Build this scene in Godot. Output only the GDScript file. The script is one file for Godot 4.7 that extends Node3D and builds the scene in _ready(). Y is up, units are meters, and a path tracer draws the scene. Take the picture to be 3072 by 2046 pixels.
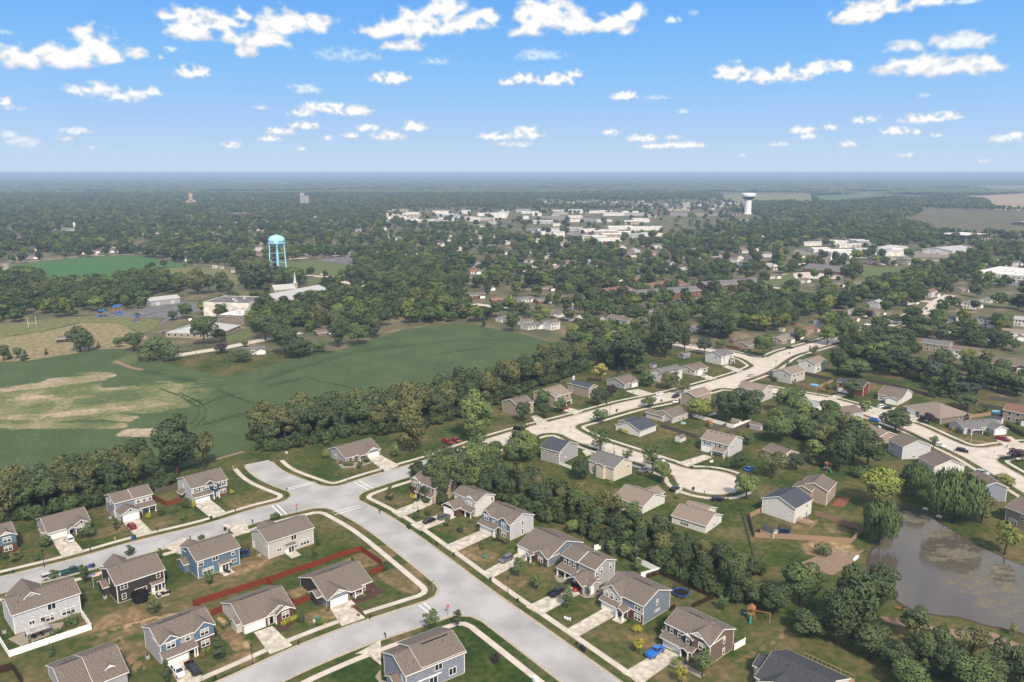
extends Node3D

const CAM_H := 112.0
var rng := RandomNumberGenerator.new()
var used := {}
var mats := {}
var meshes := {}
var tx := {}

# ----- mesh builder
class Mb:
	var v := PackedVector3Array()
	var n := PackedVector3Array()
	var c := PackedColorArray()
	var uv := PackedVector2Array()
	var col := Color(1, 1, 1)
	var xf := Transform3D.IDENTITY
	var uvs := Vector2.ZERO
	var uvo := Vector2.ZERO
	func tri(a, b, d):
		var A: Vector3 = xf * a
		var B: Vector3 = xf * b
		var D: Vector3 = xf * d
		var nn := (B - A).cross(D - A)
		if nn.length_squared() < 1e-14:
			return
		nn = nn.normalized()
		for p in [A, D, B]:
			v.append(p)
			n.append(nn)
			c.append(col)
			if uvs.x > 0.0:
				uv.append((Vector2(p.x, p.z) - uvo) * uvs)
	func quad(a, b, d, e):
		tri(a, b, d)
		tri(a, d, e)
	func box(lo: Vector3, hi: Vector3):
		var p := []
		for i in 8:
			p.append(Vector3(hi.x if i & 1 else lo.x, hi.y if i & 2 else lo.y, hi.z if i & 4 else lo.z))
		quad(p[4], p[5], p[7], p[6])
		quad(p[1], p[0], p[2], p[3])
		quad(p[5], p[1], p[3], p[7])
		quad(p[0], p[4], p[6], p[2])
		quad(p[6], p[7], p[3], p[2])
		quad(p[0], p[1], p[5], p[4])
	func bar(a: Vector3, b: Vector3, w: float, h: float):
		var keep := xf
		var d := b - a
		var up := Vector3.UP if abs(d.normalized().y) < 0.95 else Vector3.RIGHT
		var z := d.normalized()
		var x := up.cross(z).normalized()
		var y := z.cross(x)
		xf = keep * Transform3D(Basis(x, y, z), a)
		box(Vector3(-w / 2, -h / 2, 0), Vector3(w / 2, h / 2, d.length()))
		xf = keep
	func ring(p: Vector3, r: float, k: int, ax: Basis = Basis.IDENTITY, rz := 1.0) -> Array:
		var o := []
		for i in k:
			var t := TAU * i / k
			o.append(p + ax * Vector3(cos(t) * r, 0, -sin(t) * r * rz))
		return o
	func skin(a: Array, b: Array):
		var k := a.size()
		for i in k:
			quad(a[i], a[(i + 1) % k], b[(i + 1) % k], b[i])
	func cap(a: Array, up := true):
		for i in range(1, a.size() - 1):
			if up:
				tri(a[0], a[i], a[i + 1])
			else:
				tri(a[0], a[i + 1], a[i])
	func lathe(p: Vector3, prof: Array, k: int):
		var last = null
		for q in prof:
			var r := ring(p + Vector3(0, q[1], 0), max(q[0], 0.0005), k)
			if last != null:
				skin(last, r)
			else:
				cap(r, false)
			last = r
		cap(last, true)
	func tube(pts: Array, rad: Array, k: int):
		var last = null
		for i in pts.size():
			var d: Vector3 = (pts[min(i + 1, pts.size() - 1)] - pts[max(i - 1, 0)]).normalized()
			var x := d.cross(Vector3(0.3, 0.1, 0.9)).normalized()
			var ax := Basis(x, d, x.cross(d))
			var r := ring(pts[i], rad[i], k, ax)
			if last != null:
				skin(last, r)
			last = r
		cap(last, true)
	func poly(p: PackedVector2Array, y: float):
		var idx := Geometry2D.triangulate_polygon(p)
		for i in range(0, idx.size(), 3):
			var a := p[idx[i]]
			var b := p[idx[i + 1]]
			var d := p[idx[i + 2]]
			var A := Vector3(a.x, y, a.y)
			var B := Vector3(b.x, y, b.y)
			var D := Vector3(d.x, y, d.y)
			if (B - A).cross(D - A).y < 0:
				tri(A, D, B)
			else:
				tri(A, B, D)
	func slab(p: PackedVector2Array, y0: float, y1: float):
		poly(p, y1)
		var k := p.size()
		var cw := Geometry2D.is_polygon_clockwise(p)
		for i in k:
			var a := p[i]
			var b := p[(i + 1) % k]
			if not cw:
				quad(Vector3(b.x, y0, b.y), Vector3(a.x, y0, a.y), Vector3(a.x, y1, a.y), Vector3(b.x, y1, b.y))
			else:
				quad(Vector3(a.x, y0, a.y), Vector3(b.x, y0, b.y), Vector3(b.x, y1, b.y), Vector3(a.x, y1, a.y))
	func mesh(colored := false) -> ArrayMesh:
		var a := []
		a.resize(Mesh.ARRAY_MAX)
		a[Mesh.ARRAY_VERTEX] = v
		a[Mesh.ARRAY_NORMAL] = n
		if colored:
			a[Mesh.ARRAY_COLOR] = c
		if uvs.x > 0.0:
			a[Mesh.ARRAY_TEX_UV] = uv
		var m := ArrayMesh.new()
		m.add_surface_from_arrays(Mesh.PRIMITIVE_TRIANGLES, a)
		return m

# ----- nodes
func numbered(called: String) -> String:
	var k: int = used.get(called, -1) + 1
	used[called] = k
	return called if k == 0 else "%s_%03d" % [called, k]

func tag(o, label, category, group := ""):
	o.set_meta("label", label)
	o.set_meta("category", category)
	if group != "":
		o.set_meta("group", group)
	return o

func thing(called, label, category, at := Vector3.ZERO, turn := 0.0, group := ""):
	var o := Node3D.new()
	o.name = numbered(called)
	add_child(o)
	o.position = at
	o.rotation.y = turn
	return tag(o, label, category, group)

func part(parent, called, m, mat, at := Transform3D.IDENTITY):
	var o := MeshInstance3D.new()
	o.name = called
	o.mesh = m
	o.material_override = mat
	o.transform = at
	parent.add_child(o, true)
	return o

func at3(p: Vector3) -> Transform3D:
	return Transform3D(Basis.IDENTITY, p)

func solo(called, m, mat, label, category, at := Vector3.ZERO, turn := 0.0, group := ""):
	var o := MeshInstance3D.new()
	o.name = numbered(called)
	o.mesh = m
	o.material_override = mat
	add_child(o)
	o.position = at
	o.rotation.y = turn
	return tag(o, label, category, group)

func setting(called, m, mat):
	var o := MeshInstance3D.new()
	o.name = numbered(called)
	o.mesh = m
	o.material_override = mat
	o.set_meta("kind", "structure")
	add_child(o)
	return o

func copy(src, at: Vector3, turn: float, label := "", group := ""):
	var o = src.duplicate()
	o.name = numbered(src.get_meta("kindname", String(src.name).rstrip("0123456789_")))
	add_child(o)
	o.position = at
	o.rotation = Vector3(0, turn, 0)
	if label != "":
		o.set_meta("label", label)
	if group != "":
		o.set_meta("group", group)
	return o

# ----- materials
func lin(r, g, b) -> Color:
	return Color(r, g, b).linear_to_srgb()

func mottle(key: String, seed_: int, freq: float, lo: float, hi: float, w := 256, h := 256, oct := 4):
	if tx.has(key):
		return tx[key]
	var f := FastNoiseLite.new()
	f.seed = seed_
	f.frequency = freq
	f.fractal_octaves = oct
	var src := f.get_seamless_image(w, h)
	src.convert(Image.FORMAT_L8)
	var d := src.get_data()
	for i in d.size():
		d[i] = int(255.0 * clampf(lo + (hi - lo) * d[i] / 255.0, 0, 1))
	tx[key] = ImageTexture.create_from_image(Image.create_from_data(w, h, false, Image.FORMAT_L8, d))
	return tx[key]

func mat(key: String, col := Color.WHITE, rough := 0.9, tex = null, scale := Vector3.ONE, world := true):
	if mats.has(key):
		return mats[key]
	var m := StandardMaterial3D.new()
	m.albedo_color = lin(col.r, col.g, col.b)
	m.roughness = rough
	m.metallic_specular = 0.3
	if tex != null:
		m.albedo_texture = tex
		m.uv1_triplanar = true
		m.uv1_world_triplanar = world
		m.uv1_scale = scale
	mats[key] = m
	return m

func M(key: String):
	return mats[key]

func make_materials():
	var fine = mottle("fine", 3, 0.05, 0.72, 1.0)
	var coarse = mottle("coarse", 5, 0.012, 0.72, 1.0)
	var grit = mottle("grit", 9, 0.2, 0.45, 1.15, 256, 256, 3)
	var streak = mottle("streak", 11, 0.09, 0.5, 1.12, 256, 256, 4)
	var band = Vector3(0.07, 0.3, 0.3)
	for r in [["roof_w", 0.165, 0.138, 0.122], ["roof_g", 0.155, 0.155, 0.16], ["roof_d", 0.06, 0.065, 0.075], ["roof_l", 0.36, 0.37, 0.39], ["roof_r", 0.2, 0.115, 0.09], ["roof_b", 0.065, 0.075, 0.1], ["roof_t", 0.24, 0.2, 0.17]]:
		mat(r[0], Color(r[1], r[2], r[3]) * 1.3, 0.93, streak, band, false)
	for s in [["siding_white", 0.76, 0.76, 0.75], ["siding_pale", 0.58, 0.6, 0.66], ["siding_grey", 0.42, 0.42, 0.46], ["siding_greige", 0.6, 0.58, 0.55], ["siding_blue", 0.13, 0.21, 0.31], ["siding_navy", 0.035, 0.075, 0.13], ["siding_dark", 0.055, 0.052, 0.05], ["siding_slate", 0.2, 0.25, 0.33], ["siding_tan", 0.4, 0.34, 0.28], ["siding_brown", 0.19, 0.145, 0.115], ["siding_cream", 0.7, 0.65, 0.55], ["siding_mist", 0.27, 0.3, 0.38]]:
		mat(s[0], Color(s[1], s[2], s[3]), 0.75, fine, Vector3(0.07, 0.35, 0.07), false)
	mat("brick", Color(0.15, 0.075, 0.055), 0.9, grit, Vector3(0.4, 0.4, 0.4), false)
	mat("brick_red", Color(0.23, 0.075, 0.05), 0.9, grit, Vector3(0.3, 0.3, 0.3), false)
	mat("stone", Color(0.3, 0.26, 0.22), 0.9, grit, Vector3(0.4, 0.4, 0.4), false)
	mat("trim", Color(0.72, 0.72, 0.71), 0.55)
	mat("door_white", Color(0.74, 0.74, 0.73), 0.5)
	mat("door_dark", Color(0.05, 0.04, 0.04), 0.5)
	mat("glass", Color(0.018, 0.022, 0.028), 0.08)
	mats["glass"].metallic_specular = 0.6
	mat("blind", Color(0.32, 0.34, 0.34), 0.3)
	mat("void", Color(0.03, 0.03, 0.03), 0.9)
	mat("concrete", Color(0.47, 0.43, 0.385), 0.9, mottle("slab", 23, 0.015, 0.9, 1.04, 512, 512, 6), Vector3(0.02, 0.02, 0.02))
	mat("concrete_new", Color(0.56, 0.52, 0.455), 0.9, coarse, Vector3(0.13, 0.13, 0.13))
	mat("kerb", Color(0.48, 0.43, 0.36), 0.9, fine, Vector3(0.1, 0.1, 0.1))
	mat("asphalt", Color(0.345, 0.35, 0.36), 0.92, mottle("road", 21, 0.012, 0.84, 1.06, 512, 512, 6), Vector3(0.011, 0.011, 0.011))
	mat("old_asphalt", Color(0.17, 0.17, 0.175), 0.92, coarse, Vector3(0.03, 0.03, 0.03))
	mat("paint", Color(0.78, 0.78, 0.78), 0.7)
	mat("paver", Color(0.3, 0.12, 0.09), 0.9, grit, Vector3(0.5, 0.5, 0.5))
	mat("mulch", Color(0.105, 0.06, 0.05), 1.0, grit, Vector3(0.35, 0.35, 0.35))
	mat("dark_mulch", Color(0.03, 0.026, 0.024), 1.0, grit, Vector3(0.35, 0.35, 0.35))
	mat("gravel", Color(0.4, 0.36, 0.3), 1.0, grit, Vector3(0.4, 0.4, 0.4))
	mat("fence_red", Color(0.25, 0.052, 0.027), 0.85, grit, Vector3(0.6, 0.06, 0.6))
	mat("fence_orange", Color(0.24, 0.075, 0.035), 0.85, grit, Vector3(0.6, 0.06, 0.6))
	mat("fence_wood", Color(0.46, 0.32, 0.22), 0.9, grit, Vector3(0.5, 0.06, 0.5))
	mat("fence_grey", Color(0.15, 0.135, 0.125), 0.9, grit, Vector3(0.5, 0.06, 0.5))
	mat("fence_brown", Color(0.06, 0.03, 0.02), 0.9, grit, Vector3(0.5, 0.06, 0.5))
	mat("vinyl", Color(0.76, 0.77, 0.78), 0.45)
	mat("black", Color(0.015, 0.015, 0.016), 0.5)
	mat("mesh_black", Color(0.01, 0.01, 0.011), 0.7)
	mat("steel", Color(0.3, 0.31, 0.32), 0.5)
	mat("galv", Color(0.45, 0.46, 0.47), 0.45)
	mat("white_metal", Color(0.7, 0.71, 0.72), 0.4)
	mat("bark", Color(0.09, 0.07, 0.055), 1.0, grit, Vector3(0.5, 0.12, 0.5), false)
	mat("bark_pale", Color(0.22, 0.19, 0.16), 1.0, grit, Vector3(0.5, 0.12, 0.5), false)
	mat("tyre", Color(0.012, 0.012, 0.012), 0.8)
	mat("rim", Color(0.35, 0.35, 0.36), 0.3)
	mats["rim"].metallic = 0.7
	mat("tail_lamp", Color(0.3, 0.01, 0.01), 0.3)
	mat("head_lamp", Color(0.6, 0.62, 0.65), 0.2)
	for p in [["car_black", 0.008, 0.009, 0.011], ["car_white", 0.75, 0.76, 0.77], ["car_red", 0.22, 0.01, 0.012], ["car_grey", 0.1, 0.105, 0.115], ["car_silver", 0.42, 0.43, 0.44], ["car_blue", 0.02, 0.13, 0.46], ["car_green", 0.012, 0.06, 0.05], ["car_navy", 0.02, 0.04, 0.1]]:
		mat(p[0], Color(p[1], p[2], p[3]), 0.25)
		mats[p[0]].clearcoat_enabled = true
		mats[p[0]].clearcoat = 0.6
		mats[p[0]].clearcoat_roughness = 0.1
	for p in [["play_blue", 0.02, 0.1, 0.38], ["play_green", 0.03, 0.16, 0.13], ["play_wood", 0.3, 0.14, 0.07], ["bin_green", 0.02, 0.04, 0.03], ["bin_blue", 0.02, 0.08, 0.3], ["bin_dark", 0.025, 0.025, 0.028], ["hydrant", 0.55, 0.36, 0.12], ["sign_red", 0.4, 0.02, 0.02], ["sign_green", 0.02, 0.2, 0.09], ["pool_water", 0.1, 0.4, 0.6], ["skin", 0.4, 0.22, 0.15], ["cloth_dark", 0.03, 0.03, 0.035], ["cloth_blue", 0.06, 0.12, 0.3], ["pond_bank", 0.3, 0.24, 0.17], ["tower_blue", 0.3, 0.57, 0.7], ["letter_dark", 0.02, 0.06, 0.08], ["tower_navy", 0.02, 0.045, 0.11], ["orange", 0.6, 0.3, 0.06], ["dirt", 0.33, 0.24, 0.17], ["path", 0.4, 0.36, 0.3], ["yard", 0.3, 0.27, 0.24]]:
		mat(p[0], Color(p[1], p[2], p[3]), 0.6)
	mats["pool_water"].roughness = 0.05
	mat("net", Color(0.02, 0.02, 0.02), 0.8)
	mats["net"].transparency = BaseMaterial3D.TRANSPARENCY_ALPHA
	mats["net"].albedo_color.a = 0.38
	for d in ["dirt", "path", "yard", "pond_bank"]:
		mats[d].roughness = 1.0
		mats[d].albedo_texture = grit
		mats[d].uv1_triplanar = true
		mats[d].uv1_world_triplanar = true
		mats[d].uv1_scale = Vector3(0.12, 0.12, 0.12)
	mat("flat_roof_grey", Color(0.16, 0.16, 0.165), 0.9, coarse, Vector3(0.03, 0.03, 0.03))
	mat("flat_roof_white", Color(0.74, 0.74, 0.73), 0.8, coarse, Vector3(0.03, 0.03, 0.03))
	mat("wall_white", Color(0.76, 0.74, 0.7), 0.8, coarse, Vector3(0.05, 0.05, 0.05))
	mat("wall_tan", Color(0.42, 0.36, 0.29), 0.85, fine, Vector3(0.08, 0.08, 0.08))
	mat("wall_grey", Color(0.4, 0.41, 0.43), 0.8, fine, Vector3(0.05, 0.05, 0.05))
	mat("metal_roof", Color(0.5, 0.51, 0.52), 0.5, fine, Vector3(0.05, 0.05, 0.05))
	mat("limestone", Color(0.5, 0.43, 0.35), 0.9, fine, Vector3(0.1, 0.1, 0.1))
	mat("roof_tile_red", Color(0.32, 0.1, 0.07), 0.9, fine, Vector3(0.1, 0.1, 0.1))

func leaf_mat(key: String, r, g, b):
	if mats.has(key):
		return mats[key]
	var m := StandardMaterial3D.new()
	m.albedo_color = lin(r, g, b)
	m.vertex_color_use_as_albedo = true
	m.roughness = 0.75
	m.metallic_specular = 0.25
	m.cull_mode = BaseMaterial3D.CULL_DISABLED
	m.backlight_enabled = true
	m.backlight = lin(r * 0.35, g * 0.4, b * 0.2)
	mats[key] = m
	return m

# ----- camera, sky, sun
func make_view():
	var cam := Camera3D.new()
	cam.name = "camera"
	cam.fov = 46.362
	cam.near = 1.0
	cam.far = 200000.0
	cam.position = Vector3(0, CAM_H, 0)
	cam.rotation_degrees = Vector3(-11.936, 0, 0)
	add_child(cam)
	cam.current = true
	var env := Environment.new()
	env.background_mode = Environment.BG_SKY
	env.tonemap_mode = Environment.TONE_MAPPER_LINEAR
	env.tonemap_exposure = EXPO
	env.sdfgi_enabled = true
	env.ssao_enabled = true
	env.ssil_enabled = true
	env.fog_enabled = true
	env.fog_density = 0.000115
	env.fog_light_color = Color(0.62, 0.72, 0.85)
	env.sky = Sky.new()
	env.sky.sky_material = make_sky()
	var we := WorldEnvironment.new()
	we.name = "world_environment"
	we.environment = env
	add_child(we)
	var sun := DirectionalLight3D.new()
	sun.name = "sun"
	sun.light_energy = 0.95
	sun.light_color = Color(1.0, 0.93, 0.83)
	sun.light_angular_distance = 7.0
	sun.shadow_enabled = true
	add_child(sun)
	sun.look_at_from_position(Vector3(0.28, 0.92, 0.9), Vector3.ZERO, Vector3.UP)

const EXPO := 2.15
const SKY_W := 4096
const SKY_H := 2048

func sky_tone(e: float) -> Color:
	var stops := [[-1.0, 0.775, 0.855, 0.945], [1.2, 0.755, 0.85, 0.955], [3.5, 0.67, 0.815, 0.97], [7.0, 0.55, 0.765, 0.98], [11.0, 0.45, 0.7, 0.975], [25.0, 0.27, 0.53, 0.88], [90.0, 0.2, 0.42, 0.78]]
	for i in stops.size() - 1:
		var a = stops[i]
		var b = stops[i + 1]
		if e <= b[0]:
			var t: float = clampf((e - a[0]) / (b[0] - a[0]), 0, 1)
			return Color(lerpf(a[1], b[1], t), lerpf(a[2], b[2], t), lerpf(a[3], b[3], t))
	return Color(0.2, 0.42, 0.78)

func make_sky():
	var img := Image.create(SKY_W, SKY_H, false, Image.FORMAT_RGB8)
	for y in SKY_H:
		var e := 90.0 - 180.0 * (y + 0.5) / SKY_H
		var c := sky_tone(maxf(e, -1.0)).srgb_to_linear() * (1.0 / EXPO)
		if e < -2.0:
			c = Color(0.1, 0.11, 0.08)
		img.fill_rect(Rect2i(0, y, SKY_W, 1), Color(c.r, c.g, c.b).linear_to_srgb())
	var nz := FastNoiseLite.new()
	nz.seed = 77
	nz.frequency = 0.022
	nz.fractal_octaves = 5
	nz.fractal_gain = 0.58
	var data := img.get_data()
	for cl in CLOUDS:
		paint_cloud(data, cl, nz)
	var r := RandomNumberGenerator.new()
	r.seed = 4
	var k := 0
	while k < 340:
		var e := rad_to_deg(asin(r.randf_range(0.03, 0.97)))
		var az := r.randf_range(-180, 180)
		if absf(az) < 36 and e < 12.5:
			continue
		k += 1
		var s: float = r.randf_range(1.4, 4.4) * clampf(e / 12.0, 0.35, 2.8)
		var blobs := []
		var n := r.randi_range(3, 6)
		var wide := 1.0 / maxf(cos(deg_to_rad(e)), 0.18)
		for i in n:
			blobs.append([az + r.randf_range(-1, 1) * s * 1.1 * wide, e + r.randf_range(-0.3, 0.35) * s, s * r.randf_range(0.7, 1.2) * wide, s * r.randf_range(0.35, 0.6), 1.0])
		paint_cloud(data, blobs, nz, 4)
	img = Image.create_from_data(SKY_W, SKY_H, false, Image.FORMAT_RGB8, data)
	var m := PanoramaSkyMaterial.new()
	m.panorama = ImageTexture.create_from_image(img)
	m.energy_multiplier = 1.0
	return m

func paint_cloud(data: PackedByteArray, blobs: Array, nz: FastNoiseLite, st := 1):
	var lo := Vector2(1e9, 1e9)
	var hi := Vector2(-1e9, -1e9)
	for b in blobs:
		lo = lo.min(Vector2(b[0] - b[2] * 1.35, b[1] - b[3] * 1.35))
		hi = hi.max(Vector2(b[0] + b[2] * 1.35, b[1] + b[3] * 1.35))
	var k := SKY_W / 360.0
	var x0 := int((lo.x + 360) * k)
	var x1 := int((hi.x + 360) * k) + 1
	var y0 := maxi(0, int((90 - hi.y) * k))
	var y1 := mini(SKY_H / 2, int((90 - lo.y) * k) + 1)
	var sy: float = clampf((hi.y - lo.y) * 0.5, 0.15, 4.0)
	for y in range(y0, y1, st):
		var e := 90.0 - (y + 0.5) / k
		var hz: float = clampf(1.0 - e / 5.0, 0, 1) * 0.3
		for xx in range(x0, x1, st):
			var a := (xx + 0.5) / k - 360.0
			var d := -1.0
			var strength := 0.0
			for b in blobs:
				var dx: float = (a - b[0]) / b[2]
				var dy: float = (e - b[1]) / b[3]
				if dy < 0.0:
					dy *= 1.7
				var q: float = 1.0 - (dx * dx + dy * dy)
				if q > d:
					d = q
					strength = b[4]
			if d < -0.75:
				continue
			var small: float = clampf(1.6 / sy, 0.8, 5.0)
			var n := nz.get_noise_2d(a * 14.0 * small, e * 22.0 * small)
			var t := d + 0.42 - absf(n) * 2.3 + nz.get_noise_2d(a * 46.0 * small, e * 60.0 * small + 70.0) * 0.5
			if t <= -0.05:
				continue
			var al: float = smoothstep(-0.05, 0.85, t) * strength
			var n2 := nz.get_noise_2d(a * 9.0 * small + 300.0, e * 16.0 * small)
			var base: float = clampf((lo.y + (hi.y - lo.y) * 0.5 - e) / (sy * 1.3), 0, 1)
			var g: float = clampf(0.95 * base * (0.8 + n2) - n2 * 0.4 + 0.08, 0, 1)
			var core := CLOUD_R + 34.0 * smoothstep(0.5, 1.5, t)
			var wr := core - g * 38.0
			var wg := core - g * 33.0
			var wb := core - g * 22.0
			al *= 1.0 - hz * 0.5
			for by in st:
				for bx in st:
					var i := (mini(y + by, SKY_H - 1) * SKY_W + posmod(xx + bx, SKY_W)) * 3
					data[i] = int(lerpf(data[i], wr, al))
					data[i + 1] = int(lerpf(data[i + 1], wg, al))
					data[i + 2] = int(lerpf(data[i + 2], wb, al))

var CLOUD_R: float = 255.0 * Color(0.9 / EXPO, 0, 0).linear_to_srgb().r

# ----- painted ground covers: what grows or lies where
func lut(stops: Array) -> PackedByteArray:
	var o := PackedByteArray()
	o.resize(256 * 3)
	for i in 256:
		for s in stops.size() - 1:
			if i >= stops[s][0] and i <= stops[s + 1][0]:
				var t: float = float(i - stops[s][0]) / maxf(1, stops[s + 1][0] - stops[s][0])
				var c := Color(lerpf(stops[s][1], stops[s + 1][1], t), lerpf(stops[s][2], stops[s + 1][2], t), lerpf(stops[s][3], stops[s + 1][3], t)).linear_to_srgb()
				o[i * 3] = int(c.r * 255)
				o[i * 3 + 1] = int(c.g * 255)
				o[i * 3 + 2] = int(c.b * 255)
	return o

func cover_map(rect: Rect2, res: float, base: float, spots: Array, strokes: Array, table: PackedByteArray, a1: float, a2: float, seed_: int, jag := 300.0):
	var w := int(rect.size.x / res)
	var h := int(rect.size.y / res)
	var lw := int(rect.size.x)
	var lh := int(rect.size.y)
	var low := PackedByteArray()
	low.resize(lw * lh)
	low.fill(int(base))
	var wob := FastNoiseLite.new()
	wob.seed = seed_ + 9
	wob.frequency = 0.09
	for s in spots:
		var R: float = maxf(s[2], s[3]) * 1.5
		var ca := cos(deg_to_rad(s[4]))
		var sa := sin(deg_to_rad(s[4]))
		for iy in range(maxi(0, int(s[1] - R - rect.position.y)), mini(lh, int(s[1] + R - rect.position.y) + 1)):
			for ix in range(maxi(0, int(s[0] - R - rect.position.x)), mini(lw, int(s[0] + R - rect.position.x) + 1)):
				var dx: float = ix + 0.5 + rect.position.x - s[0]
				var dz: float = iy + 0.5 + rect.position.y - s[1]
				var p: float = (dx * ca - dz * sa) / s[2]
				var q: float = (dx * sa + dz * ca) / s[3]
				var t: float = 1.25 - (p * p * p * p + q * q * q * q) + wob.get_noise_2d(ix, iy) * 0.9
				if t > 0.0:
					var i := iy * lw + ix
					low[i] = int(lerpf(low[i], s[5], smoothstep(0.0, 0.5, t)))
	var li := Image.create_from_data(lw, lh, false, Image.FORMAT_L8, low)
	li.resize(w, h, Image.INTERPOLATE_CUBIC)
	var md := li.get_data()
	var f := FastNoiseLite.new()
	f.seed = seed_
	f.frequency = 0.035 * res
	f.fractal_octaves = 4
	var n1 := f.get_image(w, h, false, false, false)
	n1.convert(Image.FORMAT_L8)
	var d1 := n1.get_data()
	f.seed = seed_ + 1
	f.frequency = 0.35 * res
	f.fractal_octaves = 3
	var n2 := f.get_image(w, h, false, false, false)
	n2.convert(Image.FORMAT_L8)
	var d2 := n2.get_data()
	for s in strokes:
		for i in range(2, s.size() - 1):
			var a: Vector2 = (s[i] - rect.position) / res
			var b: Vector2 = (s[i + 1] - rect.position) / res
			var steps := int(a.distance_to(b) * 1.5) + 1
			var hw: float = s[1] / res
			for k in steps:
				var p := a.lerp(b, float(k) / steps)
				for yy in range(int(p.y - hw), int(p.y + hw) + 1):
					for xx in range(int(p.x - hw), int(p.x + hw) + 1):
						if xx >= 0 and yy >= 0 and xx < w and yy < h and d2[yy * w + xx] > 96:
							md[yy * w + xx] = int(s[0])
	var out := PackedByteArray()
	out.resize(w * h * 3)
	var j := 0
	for i in w * h:
		var am := a1 if md[i] < jag else a1 * 2.2
		var v := int(md[i] + (d1[i] - 126) * am + (d2[i] - 126) * a2)
		if v < 0:
			v = 0
		elif v > 255:
			v = 255
		v *= 3
		out[j] = table[v]
		out[j + 1] = table[v + 1]
		out[j + 2] = table[v + 2]
		j += 3
	return ImageTexture.create_from_image(Image.create_from_data(w, h, false, Image.FORMAT_RGB8, out))

func map_mat(key: String, tex):
	var m := StandardMaterial3D.new()
	m.albedo_texture = tex
	m.roughness = 1.0
	m.metallic_specular = 0.1
	mats[key] = m
	return m

func pv(a: Array) -> PackedVector2Array:
	var o := PackedVector2Array()
	for i in range(0, a.size() - 1, 2):
		o.append(Vector2(a[i], a[i + 1]))
	return o

func wobble(p: PackedVector2Array, step: float, amp: float, seed_: int) -> PackedVector2Array:
	var f := FastNoiseLite.new()
	f.seed = seed_
	f.frequency = 0.12
	var o := PackedVector2Array()
	for i in p.size():
		var a := p[i]
		var b := p[(i + 1) % p.size()]
		var k := maxi(1, int(a.distance_to(b) / step))
		for j in k:
			var q := a.lerp(b, float(j) / k)
			o.append(q + Vector2(f.get_noise_2d(q.x, q.y), f.get_noise_2d(q.x + 90, q.y)) * amp)
	return o

func make_ground():
	var b := Mb.new()
	var S := 80000.0
	b.quad(Vector3(-S, -0.06, 600), Vector3(S, -0.06, 600), Vector3(S, -0.06, -S), Vector3(-S, -0.06, -S))
	var gt = colour_noise("far_grass", 51, 0.01, [[0, 0.05, 0.058, 0.03], [90, 0.08, 0.086, 0.042], [160, 0.11, 0.1, 0.058], [210, 0.17, 0.14, 0.095], [255, 0.24, 0.2, 0.15]])
	setting("ground", b.mesh(), mat("far_ground", Color(1, 1, 1), 1.0, gt, Vector3(0.006, 0.006, 0.006)))
	var R := Rect2(-220, -500, 470, 362)
	var lawn := lut([[0, 0.024, 0.046, 0.012], [60, 0.048, 0.068, 0.021], [110, 0.083, 0.083, 0.036], [160, 0.125, 0.1, 0.052], [215, 0.21, 0.15, 0.085], [255, 0.32, 0.235, 0.15]])
	var t = cover_map(R, 0.27, 86, LAWN_SPOTS, LAWN_STROKES, lawn, 0.85, 0.55, 31)
	map_mat("lawn", t)
	b = near_sheet(R)
	for p in [[[-220, -500, 250, -500, 250, -138, -220, -138]]]:
		b.poly(pv(p[0]), 0.0)
	setting("lawn", b.mesh(), M("lawn"))
	var FR := Rect2(-400, -625, 450, 400)
	var crop := lut([[0, 0.016, 0.028, 0.013], [40, 0.022, 0.042, 0.019], [60, 0.05, 0.079, 0.036], [110, 0.066, 0.097, 0.046], [150, 0.095, 0.118, 0.052], [185, 0.15, 0.162, 0.078], [220, 0.245, 0.205, 0.14], [255, 0.34, 0.275, 0.21]])
	var ft = cover_map(FR, 0.35, 92, FIELD_SPOTS, FIELD_STROKES, crop, 0.26, 0.36, 61, 132.0)
	map_mat("crop", ft)
	b = near_sheet(FR)
	b.slab(wobble(pv(BEAN_FIELD), 6, 1.2, 2), -0.05, 0.3)
	setting("bean_field", b.mesh(), M("crop"))
	for f in FIELDS:
		b = Mb.new()
		b.slab(wobble(pv(f[2]), 25, 6, 3), -0.05, 0.25)
		setting(f[0], b.mesh(), field_mat(f[1]))

func near_sheet(R: Rect2) -> Mb:
	var b := Mb.new()
	b.uvo = R.position
	b.uvs = Vector2(1.0 / R.size.x, 1.0 / R.size.y)
	return b

func colour_noise(key: String, seed_: int, freq: float, stops: Array):
	if tx.has(key):
		return tx[key]
	var f := FastNoiseLite.new()
	f.seed = seed_
	f.frequency = freq
	f.fractal_octaves = 5
	var src := f.get_seamless_image(512, 512)
	src.convert(Image.FORMAT_L8)
	var d := src.get_data()
	var L := lut(stops)
	var o := PackedByteArray()
	o.resize(d.size() * 3)
	for i in d.size():
		for k in 3:
			o[i * 3 + k] = L[d[i] * 3 + k]
	tx[key] = ImageTexture.create_from_image(Image.create_from_data(512, 512, false, Image.FORMAT_RGB8, o))
	return tx[key]

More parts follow.
